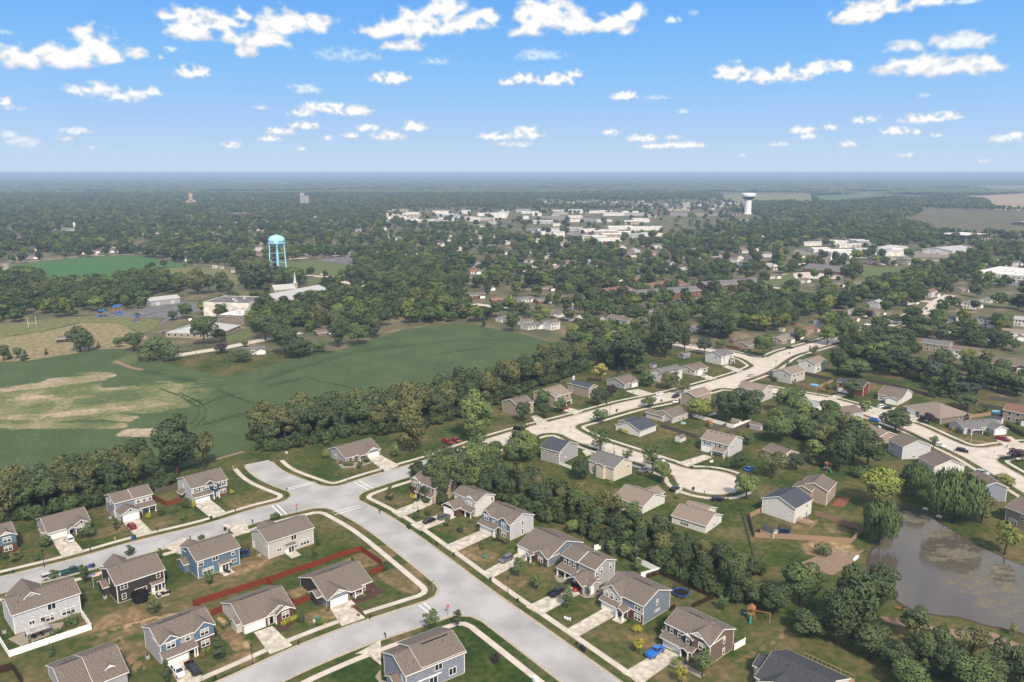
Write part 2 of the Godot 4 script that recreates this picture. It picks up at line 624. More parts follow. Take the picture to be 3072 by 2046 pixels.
func field_mat(kind: String):
	var stops := {
		"corn": [[0, 0.025, 0.07, 0.02], [128, 0.045, 0.115, 0.03], [255, 0.075, 0.15, 0.05]],
		"grass": [[0, 0.06, 0.085, 0.03], [110, 0.11, 0.125, 0.05], [180, 0.15, 0.145, 0.065], [255, 0.2, 0.17, 0.09]],
		"rough": [[0, 0.09, 0.1, 0.04], [110, 0.17, 0.155, 0.08], [180, 0.24, 0.19, 0.115], [255, 0.3, 0.23, 0.15]],
		"beans": [[0, 0.045, 0.09, 0.04], [128, 0.065, 0.12, 0.055], [255, 0.1, 0.15, 0.07]],
		"pasture": [[0, 0.1, 0.12, 0.055], [128, 0.14, 0.15, 0.07], [255, 0.19, 0.18, 0.09]],
		"stubble": [[0, 0.2, 0.17, 0.11], [128, 0.27, 0.21, 0.145], [255, 0.34, 0.26, 0.18]],
		"mown": [[0, 0.05, 0.085, 0.025], [128, 0.085, 0.11, 0.04], [255, 0.14, 0.135, 0.06]],
	}
	return mat("field_" + kind, Color(1, 1, 1), 1.0, colour_noise("field_" + kind, 70 + kind.length(), 0.02, stops[kind]), Vector3(0.02, 0.02, 0.02))

# ----- roads
func union(list: Array) -> Array:
	var acc := [list[0]]
	for i in range(1, list.size()):
		var p = list[i]
		var rest := []
		for q in acc:
			var m := Geometry2D.merge_polygons(p, q)
			var outer := []
			for r in m:
				if not Geometry2D.is_polygon_clockwise(r):
					outer.append(r)
			if outer.size() == 1:
				p = outer[0]
			else:
				rest.append(q)
		rest.append(p)
		acc = rest
	return acc

func grow(list: Array, d: float) -> Array:
	var o := []
	for p in list:
		for q in Geometry2D.offset_polygon(p, d, Geometry2D.JOIN_ROUND):
			if not Geometry2D.is_polygon_clockwise(q):
				o.append(q)
	return union(o) if o.size() > 1 else o

func strip_poly(line: PackedVector2Array, half: float, round_end := false):
	var l := Geometry2D.offset_polyline(line, half, Geometry2D.JOIN_ROUND, Geometry2D.END_ROUND if round_end else Geometry2D.END_BUTT)
	return l[0]

func simplify(p: PackedVector2Array, tol: float) -> PackedVector2Array:
	var o := PackedVector2Array()
	for q in p:
		if o.is_empty() or o[o.size() - 1].distance_to(q) > tol:
			o.append(q)
	if o.size() > 3 and o[0].distance_to(o[o.size() - 1]) < tol:
		o.remove_at(o.size() - 1)
	return o

var road_polys := []
func make_roads():
	var tar := []
	var con := []
	for r in ROADS:
		var p = strip_poly(smooth(pv(r[2])), r[1])
		if r[0] == "asphalt":
			tar.append(p)
		else:
			con.append(p)
	var bulb := PackedVector2Array()
	for i in 40:
		bulb.append(Vector2(BULB[0], BULB[1]) + Vector2.from_angle(-TAU * i / 40) * BULB[2])
	con.append(Geometry2D.convex_hull(bulb))
	var ccw := func(p):
		if Geometry2D.is_polygon_clockwise(p):
			p.reverse()
		return p
	var every := []
	for p in tar + con:
		every.append(ccw.call(p))
	var all := grow(grow(union(every), 6.5), -6.5)
	road_polys = all
	var keep := pv(ROAD_KEEP)
	var walk := Mb.new()
	var verge := near_sheet(Rect2(-220, -500, 470, 362))
	var gutter := Mb.new()
	var road_t := Mb.new()
	var road_c := Mb.new()
	var kerb := Mb.new()
	for p in grow(all, 4.6):
		for q in Geometry2D.intersect_polygons(p, keep):
			walk.slab(simplify(q, 0.3), -0.02, 0.06)
	for p in grow(all, 2.9):
		for q in Geometry2D.intersect_polygons(p, keep):
			verge.poly(simplify(q, 0.3), 0.066)
	for p in grow(all, 0.25):
		for q in Geometry2D.intersect_polygons(p, keep):
			q = simplify(q, 0.3)
			gutter.poly(q, 0.072)
			kerb_line(kerb, q)
	var tarzone := pv(TAR_ZONE)
	for p in grow(all, -0.35):
		for q in Geometry2D.intersect_polygons(p, tarzone):
			road_t.poly(simplify(q, 0.2), 0.08)
		for q in Geometry2D.clip_polygons(p, tarzone):
			if not Geometry2D.is_polygon_clockwise(q):
				road_c.poly(simplify(q, 0.2), 0.08)
	setting("sidewalk", walk.mesh(), M("concrete"))
	setting("verge", verge.mesh(), M("lawn"))
	setting("gutter", gutter.mesh(), M("kerb"))
	setting("kerb", kerb.mesh(), M("kerb"))
	setting("road", road_t.mesh(), M("asphalt"))
	setting("concrete_road", road_c.mesh(), M("concrete"))
	for r in FAR_ROADS:
		var m := Mb.new()
		m.slab(strip_poly(smooth(pv(r[2])), r[1]), -0.05, 0.33 if r[0] == "dirt" else 0.05)
		setting("far_road" if r[0] != "dirt" else "dirt_track", m.mesh(), M(r[0]))
	for l in LOTS:
		var m := Mb.new()
		m.slab(pv(l[1]), -0.05, 0.04)
		setting("parking_lot", m.mesh(), M(l[0]))

func smooth(p: PackedVector2Array) -> PackedVector2Array:
	if p.size() < 3:
		return p
	var o := PackedVector2Array()
	for i in p.size() - 1:
		var a := p[maxi(i - 1, 0)]
		var d := p[mini(i + 2, p.size() - 1)]
		for k in 5:
			o.append(p[i].cubic_interpolate(p[i + 1], a, d, k / 5.0))
	o.append(p[p.size() - 1])
	return o

func kerb_line(m: Mb, p: PackedVector2Array):
	var k := p.size()
	var nn := []
	for i in k:
		var e0 := (p[i] - p[posmod(i - 1, k)]).normalized()
		var e1 := (p[(i + 1) % k] - p[i]).normalized()
		var t := (e0 + e1).normalized()
		nn.append(Vector2(t.y, -t.x) if not Geometry2D.is_polygon_clockwise(p) else Vector2(-t.y, t.x))
	for i in k:
		var j := (i + 1) % k
		var a := p[i]
		var b := p[j]
		var A: Vector2 = a + nn[i] * 0.2
		var B: Vector2 = b + nn[j] * 0.2
		var f := func(q: Vector2, y: float) -> Vector3: return Vector3(q.x, y, q.y)
		m.quad(f.call(a, 0.17), f.call(A, 0.17), f.call(B, 0.17), f.call(b, 0.17))
		m.quad(f.call(a, 0.06), f.call(a, 0.17), f.call(b, 0.17), f.call(b, 0.06))
		m.quad(f.call(A, 0.06), f.call(B, 0.06), f.call(B, 0.17), f.call(A, 0.17))

func ground_quad(m: Mb, q: PackedVector2Array, cols: int, rows: int, y: float, gap: float, each: Callable):
	for i in cols:
		for j in rows:
			var f := func(u: float, w: float) -> Vector2: return q[0].lerp(q[1], u).lerp(q[3].lerp(q[2], u), w)
			var du := gap / maxf(0.5, q[0].distance_to(q[1]))
			var dw := gap / maxf(0.5, q[0].distance_to(q[3]))
			var u0 := float(i) / cols + du * 0.5
			var u1 := float(i + 1) / cols - du * 0.5
			var w0 := float(j) / rows + dw * 0.5
			var w1 := float(j + 1) / rows - dw * 0.5
			each.call(PackedVector2Array([f.call(u0, w0), f.call(u1, w0), f.call(u1, w1), f.call(u0, w1)]))

func make_drives():
	for d in DRIVES:
		var q := pv(d)
		var o := Node3D.new()
		o.name = numbered("driveway")
		o.set_meta("kind", "structure")
		add_child(o)
		var bed := Mb.new()
		bed.slab(q, -0.02, 0.175)
		part(o, "bed", bed.mesh(), M("kerb"))
		var rows := maxi(2, int(q[0].distance_to(q[3]) / 3.4))
		ground_quad(null, q, 2, rows, 0.19, 0.05, func(p):
			var m := Mb.new()
			m.slab(p, 0.1, 0.19)
			part(o, "slab", m.mesh(), M("concrete_new")))
	for d in PATHS:
		var m := Mb.new()
		m.slab(pv(d[2]), -0.02, d[1])
		setting(d[3], m.mesh(), M(d[0]))
	for c in CROSSWALK:
		var m := Mb.new()
		var a := Vector2(c[0], c[1])
		var b := Vector2(c[2], c[3])
		var s := (b - a).normalized().orthogonal() * 0.13
		m.poly(PackedVector2Array([a + s, b + s, b - s, a - s]), 0.09)
		setting("crosswalk_line", m.mesh(), M("paint"))

# ----- houses
func cached(key: String, make: Callable):
	if not meshes.has(key):
		meshes[key] = make.call()
	return meshes[key]

func block(root, wall: String, roof: String, x0: float, x1: float, z0: float, z1: float, eave: float, axis := "x", pitch := 0.39, y0 := 0.0, oh := 0.35, hip := false, fascia := true):
	var cx := (x0 + x1) / 2
	var cz := (z0 + z1) / 2
	var along := (x1 - x0) / 2 if axis == "x" else (z1 - z0) / 2
	var span := (z1 - z0) / 2 if axis == "x" else (x1 - x0) / 2
	var xf := Transform3D(Basis.IDENTITY if axis == "x" else Basis(Vector3.UP, PI / 2), Vector3(cx, 0, cz))
	var top := eave + oh * pitch - 0.06
	var peak := eave + (span + oh) * pitch - 0.06
	var m := Mb.new()
	var a := along
	var s := span
	m.quad(Vector3(-a, y0, s), Vector3(a, y0, s), Vector3(a, top, s), Vector3(-a, top, s))
	m.quad(Vector3(a, y0, -s), Vector3(-a, y0, -s), Vector3(-a, top, -s), Vector3(a, top, -s))
	m.quad(Vector3(a, y0, s), Vector3(a, y0, -s), Vector3(a, top, -s), Vector3(a, top, s))
	m.quad(Vector3(-a, y0, -s), Vector3(-a, y0, s), Vector3(-a, top, s), Vector3(-a, top, -s))
	if not hip:
		m.tri(Vector3(a, top, s), Vector3(a, top, -s), Vector3(a, peak, 0))
		m.tri(Vector3(-a, top, -s), Vector3(-a, top, s), Vector3(-a, peak, 0))
	var w = part(root, "wall", m.mesh(), M(wall), xf)
	var S := span + oh
	var L := along + oh
	var rise := S * pitch
	var r := Mb.new()
	var th := 0.16
	var hl := L - S if hip else L
	for sg in [1.0, -1.0]:
		var e0 := Vector3(-L, eave, S * sg)
		var e1 := Vector3(L, eave, S * sg)
		var p1 := Vector3(hl, eave + rise, 0)
		var p0 := Vector3(-hl, eave + rise, 0)
		var dn := Vector3(0, -th, 0)
		if sg > 0:
			r.quad(e0, e1, p1, p0)
			r.quad(e1 + dn, e0 + dn, p0 + dn, p1 + dn)
			r.quad(e0 + dn, e1 + dn, e1, e0)
		else:
			r.quad(e1, e0, p0, p1)
			r.quad(e0 + dn, e1 + dn, p1 + dn, p0 + dn)
			r.quad(e1 + dn, e0 + dn, e0, e1)
		if hip:
			var c0 := Vector3(L * sg, eave, S * sg)
			var c1 := Vector3(L * sg, eave, -S * sg)
			r.tri(c0, c1, Vector3(hl * sg, eave + rise, 0))
			r.quad(c0 + dn, c1 + dn, c1, c0)
	r.box(Vector3(-hl, eave + rise - 0.03, -0.14), Vector3(hl, eave + rise + 0.035, 0.14))
	var ro = part(root, "roof", r.mesh(), M(roof), xf)
	if fascia:
		var f := Mb.new()
		for sg in [1.0, -1.0]:
			f.box(Vector3(-L, eave - 0.24, S * sg - (0.0 if sg > 0 else 0.05)), Vector3(L, eave - 0.015, S * sg + (0.05 if sg > 0 else 0.0)))
			if not hip:
				for sx in [1.0, -1.0]:
					var A := Vector3(L * sx, eave - 0.02, S * sg)
					var B := Vector3(L * sx, eave + rise - 0.02, 0)
					var o := Vector3(0.05 * sx, 0, 0)
					var dn := Vector3(0, -0.24, 0)
					f.quad(A + o + dn, B + o + dn, B + o, A + o)
					f.quad(A + o, B + o, B, A)
					f.quad(A + dn, B + dn, B + o + dn, A + o + dn)
		part(ro, "fascia", f.mesh(), M("trim"))
	return ro

func vents(ro, list: Array, eave: float, pitch: float, span: float):
	var m = cached("vent", func():
		var b := Mb.new()
		b.lathe(Vector3.ZERO, [[0.06, -0.1], [0.06, 0.4], [0.08, 0.4], [0.08, 0.45]], 8)
		return b.mesh())
	for p in list:
		part(ro, "vent_pipe", m, M("black"), at3(Vector3(p[0], eave + (span - abs(p[1])) * pitch, p[1])))

func ridge_vent(ro, x0: float, x1: float, y: float, z := 0.12):
	var b := Mb.new()
	b.box(Vector3(x0, y - 0.06, z - 0.06), Vector3(x1, y + 0.06, z + 0.26))
	part(ro, "ridge_vent", b.mesh(), M("black"))

func face(f: String, dist: float, x: float, y: float) -> Transform3D:
	var t: float = {"f": 0.0, "r": PI / 2, "b": PI, "l": -PI / 2}[f]
	var bs := Basis(Vector3.UP, t)
	return Transform3D(bs, bs * Vector3(x, y, dist))

func window(root, f: String, dist: float, x: float, y: float, w: float, h: float, n := 1, blind := true, shutter := false, rail := true):
	var fm = cached("win %s %s %s %s" % [w, h, n, rail], func():
		var b := Mb.new()
		var t := 0.11
		b.box(Vector3(-w / 2 - t, -t, -0.02), Vector3(-w / 2, h + t, 0.07))
		b.box(Vector3(w / 2, -t, -0.02), Vector3(w / 2 + t, h + t, 0.07))
		b.box(Vector3(-w / 2, -t, -0.02), Vector3(w / 2, 0, 0.075))
		b.box(Vector3(-w / 2, h, -0.02), Vector3(w / 2, h + t, 0.075))
		for i in range(1, n):
			var xx := -w / 2 + w * i / n
			b.box(Vector3(xx - 0.06, 0, -0.02), Vector3(xx + 0.06, h, 0.065))
		if rail:
			for i in n:
				var a := -w / 2 + w * i / n + (0.06 if i > 0 else 0.0)
				var e := -w / 2 + w * (i + 1) / n - (0.06 if i < n - 1 else 0.0)
				b.box(Vector3(a, h * 0.5 - 0.035, -0.01), Vector3(e, h * 0.5 + 0.035, 0.05))
		return b.mesh())
	var o = part(root, "window", fm, M("trim"), face(f, dist, x, y))
	var pm = cached("pane %s %s %s %s" % [w, h, n, rail], func():
		var b := Mb.new()
		var q: float = w / n / 2 - (0.05 if n > 1 else 0.0)
		b.box(Vector3(-q, 0, -0.02), Vector3(q, h * (0.5 if rail else 1.0), 0.025))
		return b.mesh())
	for i in n:
		var xx := -w / 2 + w * (i + 0.5) / n
		part(o, "pane", pm, M("glass"), at3(Vector3(xx, 0, 0)))
		if rail:
			part(o, "pane", pm, M("blind") if blind else M("glass"), at3(Vector3(xx, h * 0.5, 0)))
	if shutter:
		var sm = cached("shutter %s" % h, func():
			var b := Mb.new()
			b.box(Vector3(-0.2, -0.05, -0.01), Vector3(0.2, h + 0.05, 0.06))
			return b.mesh())
		for s in [-1.0, 1.0]:
			part(o, "shutter", sm, M("black"), at3(Vector3(s * (w / 2 + 0.34), 0, 0)))
	return o

func simple_window(root, f: String, dist: float, x: float, y: float, w: float, h: float):
	var fm = cached("swin %s %s" % [w, h], func():
		var b := Mb.new()
		b.box(Vector3(-w / 2 - 0.12, -0.12, -0.02), Vector3(w / 2 + 0.12, h + 0.12, 0.04))
		return b.mesh())
	var pm = cached("span %s %s" % [w, h], func():
		var b := Mb.new()
		b.box(Vector3(-w / 2, 0, -0.02), Vector3(w / 2, h, 0.06))
		return b.mesh())
	var o = part(root, "window", fm, M("trim"), face(f, dist, x, y))
	part(o, "pane", pm, M("glass"))
	return o

func garage(root, f: String, dist: float, x: float, w := 4.9, h := 2.15, lights := false):
	var o = part(root, "garage_door", cached("garage %s %s" % [w, h], func():
		var b := Mb.new()
		for i in 4:
			b.box(Vector3(-w / 2, h * i / 4 + 0.02, -0.02), Vector3(w / 2, h * (i + 1) / 4 - 0.02, 0.05))
		b.box(Vector3(-w / 2, 0, -0.02), Vector3(w / 2, h, 0.02))
		for s in [-1.0, 1.0]:
			b.box(Vector3(s * (w / 2 + 0.08) - 0.08, 0, -0.02), Vector3(s * (w / 2 + 0.08) + 0.08, h + 0.18, 0.08))
		b.box(Vector3(-w / 2, h, -0.02), Vector3(w / 2, h + 0.18, 0.08))
		return b.mesh()), M("door_white"), face(f, dist, x, 0.0))
	if lights:
		for i in 8:
			part(o, "pane", cached("glight", func():
				var b := Mb.new()
				b.box(Vector3(-0.2, 0, 0), Vector3(0.2, 0.25, 0.06))
				return b.mesh()), M("glass"), at3(Vector3(-w / 2 + w * (i + 0.5) / 8, h * 0.8, 0)))
	return o

func plain_door(root, f: String, dist: float, x: float, mt := "door_dark", w := 0.95, h := 2.1, y := 0.1):
	var o = part(root, "door", cached("door %s %s" % [w, h], func():
		var b := Mb.new()
		b.box(Vector3(-w / 2, 0, -0.02), Vector3(w / 2, h, 0.05))
		return b.mesh()), M(mt), face(f, dist, x, y))
	part(o, "door_frame", cached("dframe %s %s" % [w, h], func():
		var b := Mb.new()
		for s in [-1.0, 1.0]:
			b.box(Vector3(s * (w / 2 + 0.07) - 0.06, 0, -0.02), Vector3(s * (w / 2 + 0.07) + 0.06, h + 0.12, 0.07))
		b.box(Vector3(-w / 2, h, -0.02), Vector3(w / 2, h + 0.12, 0.07))
		return b.mesh()), M("trim"))
	return o

func panel(root, called: String, f: String, dist: float, x: float, y: float, w: float, h: float, mt: String, thick := 0.06):
	return part(root, called, cached("panel %s %s %s" % [w, h, thick], func():
		var b := Mb.new()
		b.box(Vector3(-w / 2, 0, -0.02), Vector3(w / 2, h, thick))
		return b.mesh()), M(mt), face(f, dist, x, y))

func post(root, x: float, z: float, h: float, w := 0.22):
	return part(root, "porch_post", cached("post %s %s" % [h, w], func():
		var b := Mb.new()
		b.box(Vector3(-w / 2, 0, -w / 2), Vector3(w / 2, h, w / 2))
		b.box(Vector3(-w * 0.75, 0, -w * 0.75), Vector3(w * 0.75, h * 0.32, w * 0.75))
		return b.mesh()), M("trim"), at3(Vector3(x, 0, z)))

func pent(root, roof: String, x0: float, x1: float, z: float, ytop: float, depth: float, drop: float, turn := 0.0):
	var m := Mb.new()
	var f := Mb.new()
	var A := Vector3(x0, ytop, z)
	var B := Vector3(x1, ytop, z)
	var C := Vector3(x1, ytop - drop, z + depth)
	var D := Vector3(x0, ytop - drop, z + depth)
	var dn := Vector3(0, -0.14, 0)
	m.quad(D, C, B, A)
	m.quad(C + dn, D + dn, A + dn, B + dn)
	m.quad(D + dn, D, A, A + dn)
	m.quad(C, C + dn, B + dn, B)
	f.box(Vector3(x0, ytop - drop - 0.24, z + depth), Vector3(x1, ytop - drop - 0.01, z + depth + 0.05))
	for x in [x0, x1]:
		var o := Vector3(0.04 if x == x1 else -0.04, 0, 0)
		var P: Vector3 = A if x == x0 else B
		var Q: Vector3 = D if x == x0 else C
		var d2 := Vector3(0, -0.2, 0)
		f.quad(P + o, Q + o, Q + o + d2, P + o + d2)
		f.quad(P, Q, Q + o, P + o)
	var xf := Transform3D(Basis(Vector3.UP, turn), Vector3.ZERO)
	var o2 = part(root, "porch_roof", m.mesh(), M(roof), xf)
	part(o2, "fascia", f.mesh(), M("trim"))
	return o2

func gable(root, wall: String, roof: String, x: float, w: float, zf: float, proj: float, eave: float, y0 := 0.0, pitch := 0.62, meave := 5.5, mpitch := 0.39, truss := false):
	var ridge := eave + (w / 2 + 0.35) * pitch
	var back: float = maxf(0.4, (ridge - meave) / mpitch)
	var ro = block(root, wall, roof, x - w / 2, x + w / 2, zf + 0.35 - back, zf + proj, eave, "z", pitch, y0)
	if truss:
		var b := Mb.new()
		var zt := zf + proj + 0.42
		var k := 0.5
		var hw := (w / 2 + 0.35) * k
		var yb := ridge - hw * pitch - 0.1
		b.bar(Vector3(x - hw, yb, zt), Vector3(x + hw, yb, zt), 0.12, 0.16)
		b.bar(Vector3(x, yb, zt), Vector3(x, ridge - 0.1, zt), 0.14, 0.12)
		b.bar(Vector3(x, yb + 0.15, zt), Vector3(x - hw * 0.5, ridge - hw * 0.5 * pitch - 0.15, zt), 0.1, 0.1)
		b.bar(Vector3(x, yb + 0.15, zt), Vector3(x + hw * 0.5, ridge - hw * 0.5 * pitch - 0.15, zt), 0.1, 0.1)
		part(root, "gable_truss", b.mesh(), M("trim"))
	return ro

func corners(root, a: float, b: float, top: float, y0 := 0.0):
	for sx in [-1.0, 1.0]:
		for sz in [-1.0, 1.0]:
			part(root, "corner_board", cached("cb %s %s" % [top, y0], func():
				var m := Mb.new()
				m.box(Vector3(-0.08, y0, -0.08), Vector3(0.08, top, 0.08))
				return m.mesh()), M("trim"), at3(Vector3(sx * (a - 0.05), 0, sz * (b - 0.05))))

func foundation(root, a: float, b: float):
	var m := Mb.new()
	m.box(Vector3(-a - 0.04, -0.1, -b - 0.04), Vector3(a + 0.04, 0.22, b + 0.04))
	part(root, "foundation", m.mesh(), M("kerb"))

func side_bump(root, wall: String, side: float, a: float, z: float, d := 3.4, out := 1.3):
	block(root, wall, "roof_w", side * a - (0.0 if side > 0 else out), side * a + (out if side > 0 else 0.0), z - d / 2, z + d / 2, 2.55, "x", 0.5, 0.0, 0.25)

func bay(root, x: float, b: float, wall := "trim", w := 3.0):
	var m := Mb.new()
	m.xf = Transform3D(Basis(Vector3.UP, PI), Vector3.ZERO)
	var q := PackedVector2Array([Vector2(x - w / 2, b), Vector2(x - w / 2 + 0.5, b + 0.8), Vector2(x + w / 2 - 0.5, b + 0.8), Vector2(x + w / 2, b)])
	m.slab(q, 0.0, 2.35)
	part(root, "bay", m.mesh(), M("trim"))
	window(root, "b", b + 0.8, x, 0.25, w - 1.25, 1.9, 2, false, false, false)
	pent(root, "roof_w", x - w / 2 - 0.25, x + w / 2 + 0.25, b, 3.0, 1.1, 0.5, PI)

func house_root(called: String, label: String, h: Array):
	return thing(called, label, "house", Vector3(h[0], 0, h[1]), deg_to_rad(h[2]))

const HR := 0.39
func storey2(called, label, h: Array, wall: String, roof := "roof_w"):
	var o = house_root(called, label, h)
	var a: float = h[3] / 2 - 0.35
	var b: float = h[4] / 2 - 0.35
	var ro = block(o, wall, roof, -a, a, -b, b, 5.5, "x", HR)
	corners(o, a, b, 5.5)
	foundation(o, a, b)
	return [o, a, b, ro]

func ranch(called, label, h: Array, wall: String, roof := "roof_w"):
	var o = house_root(called, label, h)
	var a: float = h[3] / 2 - 0.35
	var b: float = h[4] / 2 - 0.35
	var ro = block(o, wall, roof, -a, a, -b, b, 2.7, "x", 0.4)
	corners(o, a, b, 2.7)
	foundation(o, a, b)
	return [o, a, b, ro]

func twin_gable(label, h: Array, wall: String, low: String, x1: float, x2: float):
	var q = storey2("two_storey_house", label, h, wall)
	var o = q[0]
	var a: float = q[1]
	var b: float = q[2]
	gable(o, "siding_blue", "roof_w", x1, 4.2, b, 0.35, 5.45, 2.9, 0.72)
	gable(o, "siding_blue", "roof_w", x2, 4.6, b, 0.5, 5.45, 3.0, 0.72)
	panel(o, "brick_front", "f", b, x2, 0.15, 4.6, 2.85, low, 0.52)
	panel(o, "band_board", "f", b + 0.5, x2, 2.95, 4.66, 0.2, "trim", 0.09)
	window(o, "f", b + 0.35, x1, 3.75, 1.9, 1.5, 2)
	window(o, "f", b + 0.5, x2, 3.75, 1.9, 1.5, 2)
	window(o, "f", b, (x1 + x2) / 2 + 0.1, 3.7, 0.95, 1.45)
	window(o, "f", b + 0.52, x2, 0.8, 1.9, 1.5, 2)
	block_front(o, wall, -a + 0.02, -a + 5.9, b, 1.5, 2.7)
	garage(o, "f", b + 1.5, -a + 3.0)
	pent(o, "roof_w", -a - 0.3, x2 - 2.4, b, 3.5, 2.3, 0.85)
	post(o, x2 - 2.6, b + 2.0, 2.45)
	post(o, x2 - 3.2, b + 2.0, 2.45)
	panel(o, "entry_wall", "f", b, -a + 7.0, 0.1, 2.4, 2.6, low, 0.05)
	plain_door(o, "f", b + 0.05, -a + 7.0)
	ridge_vent(q[3], -4.6, 3.2, 5.5 + (b + 0.35) * HR, -0.24)
	vents(q[3], [[-2.5, -2.2], [-1.9, -2.2], [1.2, -1.9]], 5.5, HR, b + 0.35)
	return q

func block_front(o, wall: String, x0: float, x1: float, b: float, proj: float, top: float):
	var m := Mb.new()
	m.box(Vector3(x0, 0, b - 0.1), Vector3(x1, top, b + proj))
	part(o, "garage_wall", m.mesh(), M(wall))

func make_near_houses():
	var q
	var o
	var a: float
	var b: float
	q = storey2("two_storey_house", "grey two-storey house with blue gable over dark brick, cut by picture edge", NEAR.H1, "siding_pale")
	o = q[0]; a = q[1]; b = q[2]
	gable(o, "siding_blue", "roof_w", 3.8, 5.0, b, 0.6, 5.45, 2.9, 0.6, 5.5, HR, true)
	panel(o, "brick_front", "f", b, 3.8, 0.1, 5.0, 2.85, "brick", 0.62)
	window(o, "f", b + 0.6, 3.9, 3.7, 2.0, 1.5, 2)
	window(o, "f", b + 0.62, 3.9, 0.9, 2.0, 1.5, 2)
	window(o, "f", b, -1.5, 3.7, 0.95, 1.45)
	garage(o, "f", b + 1.2, -3.6)
	block_front(o, "siding_pale", -a, -0.9, b, 1.2, 2.7)
	pent(o, "roof_w", -a - 0.3, 1.3, b, 3.4, 2.2, 0.8)
	post(o, 1.0, b + 1.9, 2.5)
	q = ranch("ranch_house", "grey one-storey house with arched white porch and white car on its drive", NEAR.H2, "siding_grey")
	o = q[0]; a = q[1]; b = q[2]
	gable(o, "siding_grey", "roof_w", 3.4, 5.0, b, 0.5, 2.75, 0.0, 0.62, 2.7, 0.4)
	gable(o, "siding_grey", "roof_w", 0.4, 2.3, b, 1.6, 2.55, 2.35, 0.6, 2.7, 0.4)
	post(o, -0.55, b + 1.6, 2.5)
	post(o, 1.4, b + 1.6, 2.5)
	plain_door(o, "f", b, 0.4)
	garage(o, "f", b, -3.4, 4.9, 2.2, true)
	panel(o, "brick_front", "f", b + 0.5, 3.4, 0.1, 4.9, 1.0, "brick", 0.05)
	window(o, "f", b + 0.5, 3.4, 0.95, 1.9, 1.4, 2)
	window(o, "f", b + 0.5, 3.4, 3.1, 0.6, 0.8, 1, true, false, false)
	side_bump(o, "siding_grey", -1.0, a, 3.2)
	q = storey2("two_storey_house", "grey two-storey house with gabled garage wing and red car on drive", NEAR.H3, "siding_mist")
	o = q[0]; a = q[1]; b = q[2]
	block(o, "siding_pale", "roof_w", 0.2, a, -b, b + 0.5, 5.65, "x", HR)
	for x in [1.4, 3.3, 5.2]:
		window(o, "f", b + 0.5, x, 3.65, 0.9, 1.5)
	block(o, "siding_pale", "roof_w", -5.6, 0.3, b - 1.0, b + 5.0, 2.75, "z", 0.55)
	garage(o, "f", b + 5.0, -2.6)
	panel(o, "brick_pier", "f", b + 5.0, 0.05, 0.1, 0.6, 2.3, "brick")
	panel(o, "brick_pier", "f", b + 5.0, -5.3, 0.1, 0.6, 2.3, "brick")
	window(o, "f", b + 5.0, -2.6, 3.2, 0.6, 0.8, 1, true, false, false)
	pent(o, "roof_w", 0.2, a + 0.3, b + 0.5, 3.4, 2.6, 0.85)
	for x in [1.6, 3.9, 6.0]:
		post(o, x, b + 2.8, 2.5, 0.18)
	window(o, "f", b + 0.5, 4.6, 0.8, 1.8, 1.4, 2, false)
	plain_door(o, "f", b + 0.5, 1.2)
	for z in [-2.6, 0.0]:
		window(o, "l", a, z, 3.7, 0.7, 1.4)
	window(o, "l", a, 3.4, 1.2, 0.7, 1.2)
	q = storey2("two_storey_house", "pale two-storey house with dark blue entry gable beside dead-end street", NEAR.H4, "siding_pale")
	o = q[0]; a = q[1]; b = q[2]
	gable(o, "siding_navy", "roof_w", 0.0, 4.4, b, 0.4, 5.45, 2.9, 0.62)
	gable(o, "siding_navy", "roof_w", 1.6, 2.5, b, 1.1, 5.2, 2.9, 0.72)
	panel(o, "brick_front", "f", b, 4.7, 0.1, 3.3, 2.9, "brick", 0.1)
	window(o, "f", b + 0.4, -1.2, 3.7, 1.6, 1.4, 2)
	window(o, "f", b + 1.1, 1.6, 3.7, 0.8, 1.4)
	window(o, "f", b, -4.3, 3.7, 0.9, 1.4, 1, true, true)
	window(o, "f", b, 4.7, 3.7, 0.9, 1.4, 1, true, true)
	window(o, "f", b + 0.1, 4.7, 0.9, 1.9, 1.4, 2)
	block_front(o, "siding_pale", -a, -0.7, b, 1.2, 2.7)
	garage(o, "f", b + 1.2, -3.3)
	pent(o, "roof_w", -a - 0.3, 0.4, b, 3.4, 2.0, 0.8)
	post(o, 0.7, b + 1.5, 2.9)
	post(o, 2.6, b + 1.5, 2.9)
	plain_door(o, "f", b, 1.6)
	pent(o, "roof_w", -3.0, 1.0, a, 3.0, 1.8, 0.9, -PI / 2)
	window(o, "l", a, -1.2, 3.7, 0.6, 1.3)
	q = storey2("two_storey_house", "pale blue-grey two-storey house behind white vinyl fence with gazebo", NEAR.B1, "siding_pale")
	o = q[0]; a = q[1]; b = q[2]
	gable(o, "siding_pale", "roof_w", 2.4, 7.2, b, 1.6, 5.45, 0.0, 0.75)
	window(o, "b", b, 1.0, 3.55, 1.8, 1.5, 2, false, false, false)
	window(o, "b", b, -3.7, 1.3, 1.2, 0.9, 2, false, false, false)
	plain_door(o, "b", b, -1.3)
	window(o, "b", b, 0.3, 0.6, 1.9, 1.6, 2)
	window(o, "b", b, 4.6, 0.8, 3.0, 1.5, 3)
	vents(q[3], [[5.5, -2.6], [4.5, -0.7], [-5.5, -1.9]], 5.5, HR, b + 0.35)
	q = storey2("two_storey_house", "charcoal two-storey house with white trim, black trampoline behind it", NEAR.B2, "siding_dark")
	o = q[0]; a = q[1]; b = q[2]
	gable(o, "siding_dark", "roof_w", 2.2, 5.5, b, 1.6, 5.6, 0.0, 0.72)
	window(o, "b", b, -4.3, 3.7, 1.7, 1.5, 2, false)
	window(o, "b", b, 4.6, 3.7, 0.9, 1.4, 1, false)
	window(o, "b", b, -4.5, 0.9, 0.9, 1.4, 1, false)
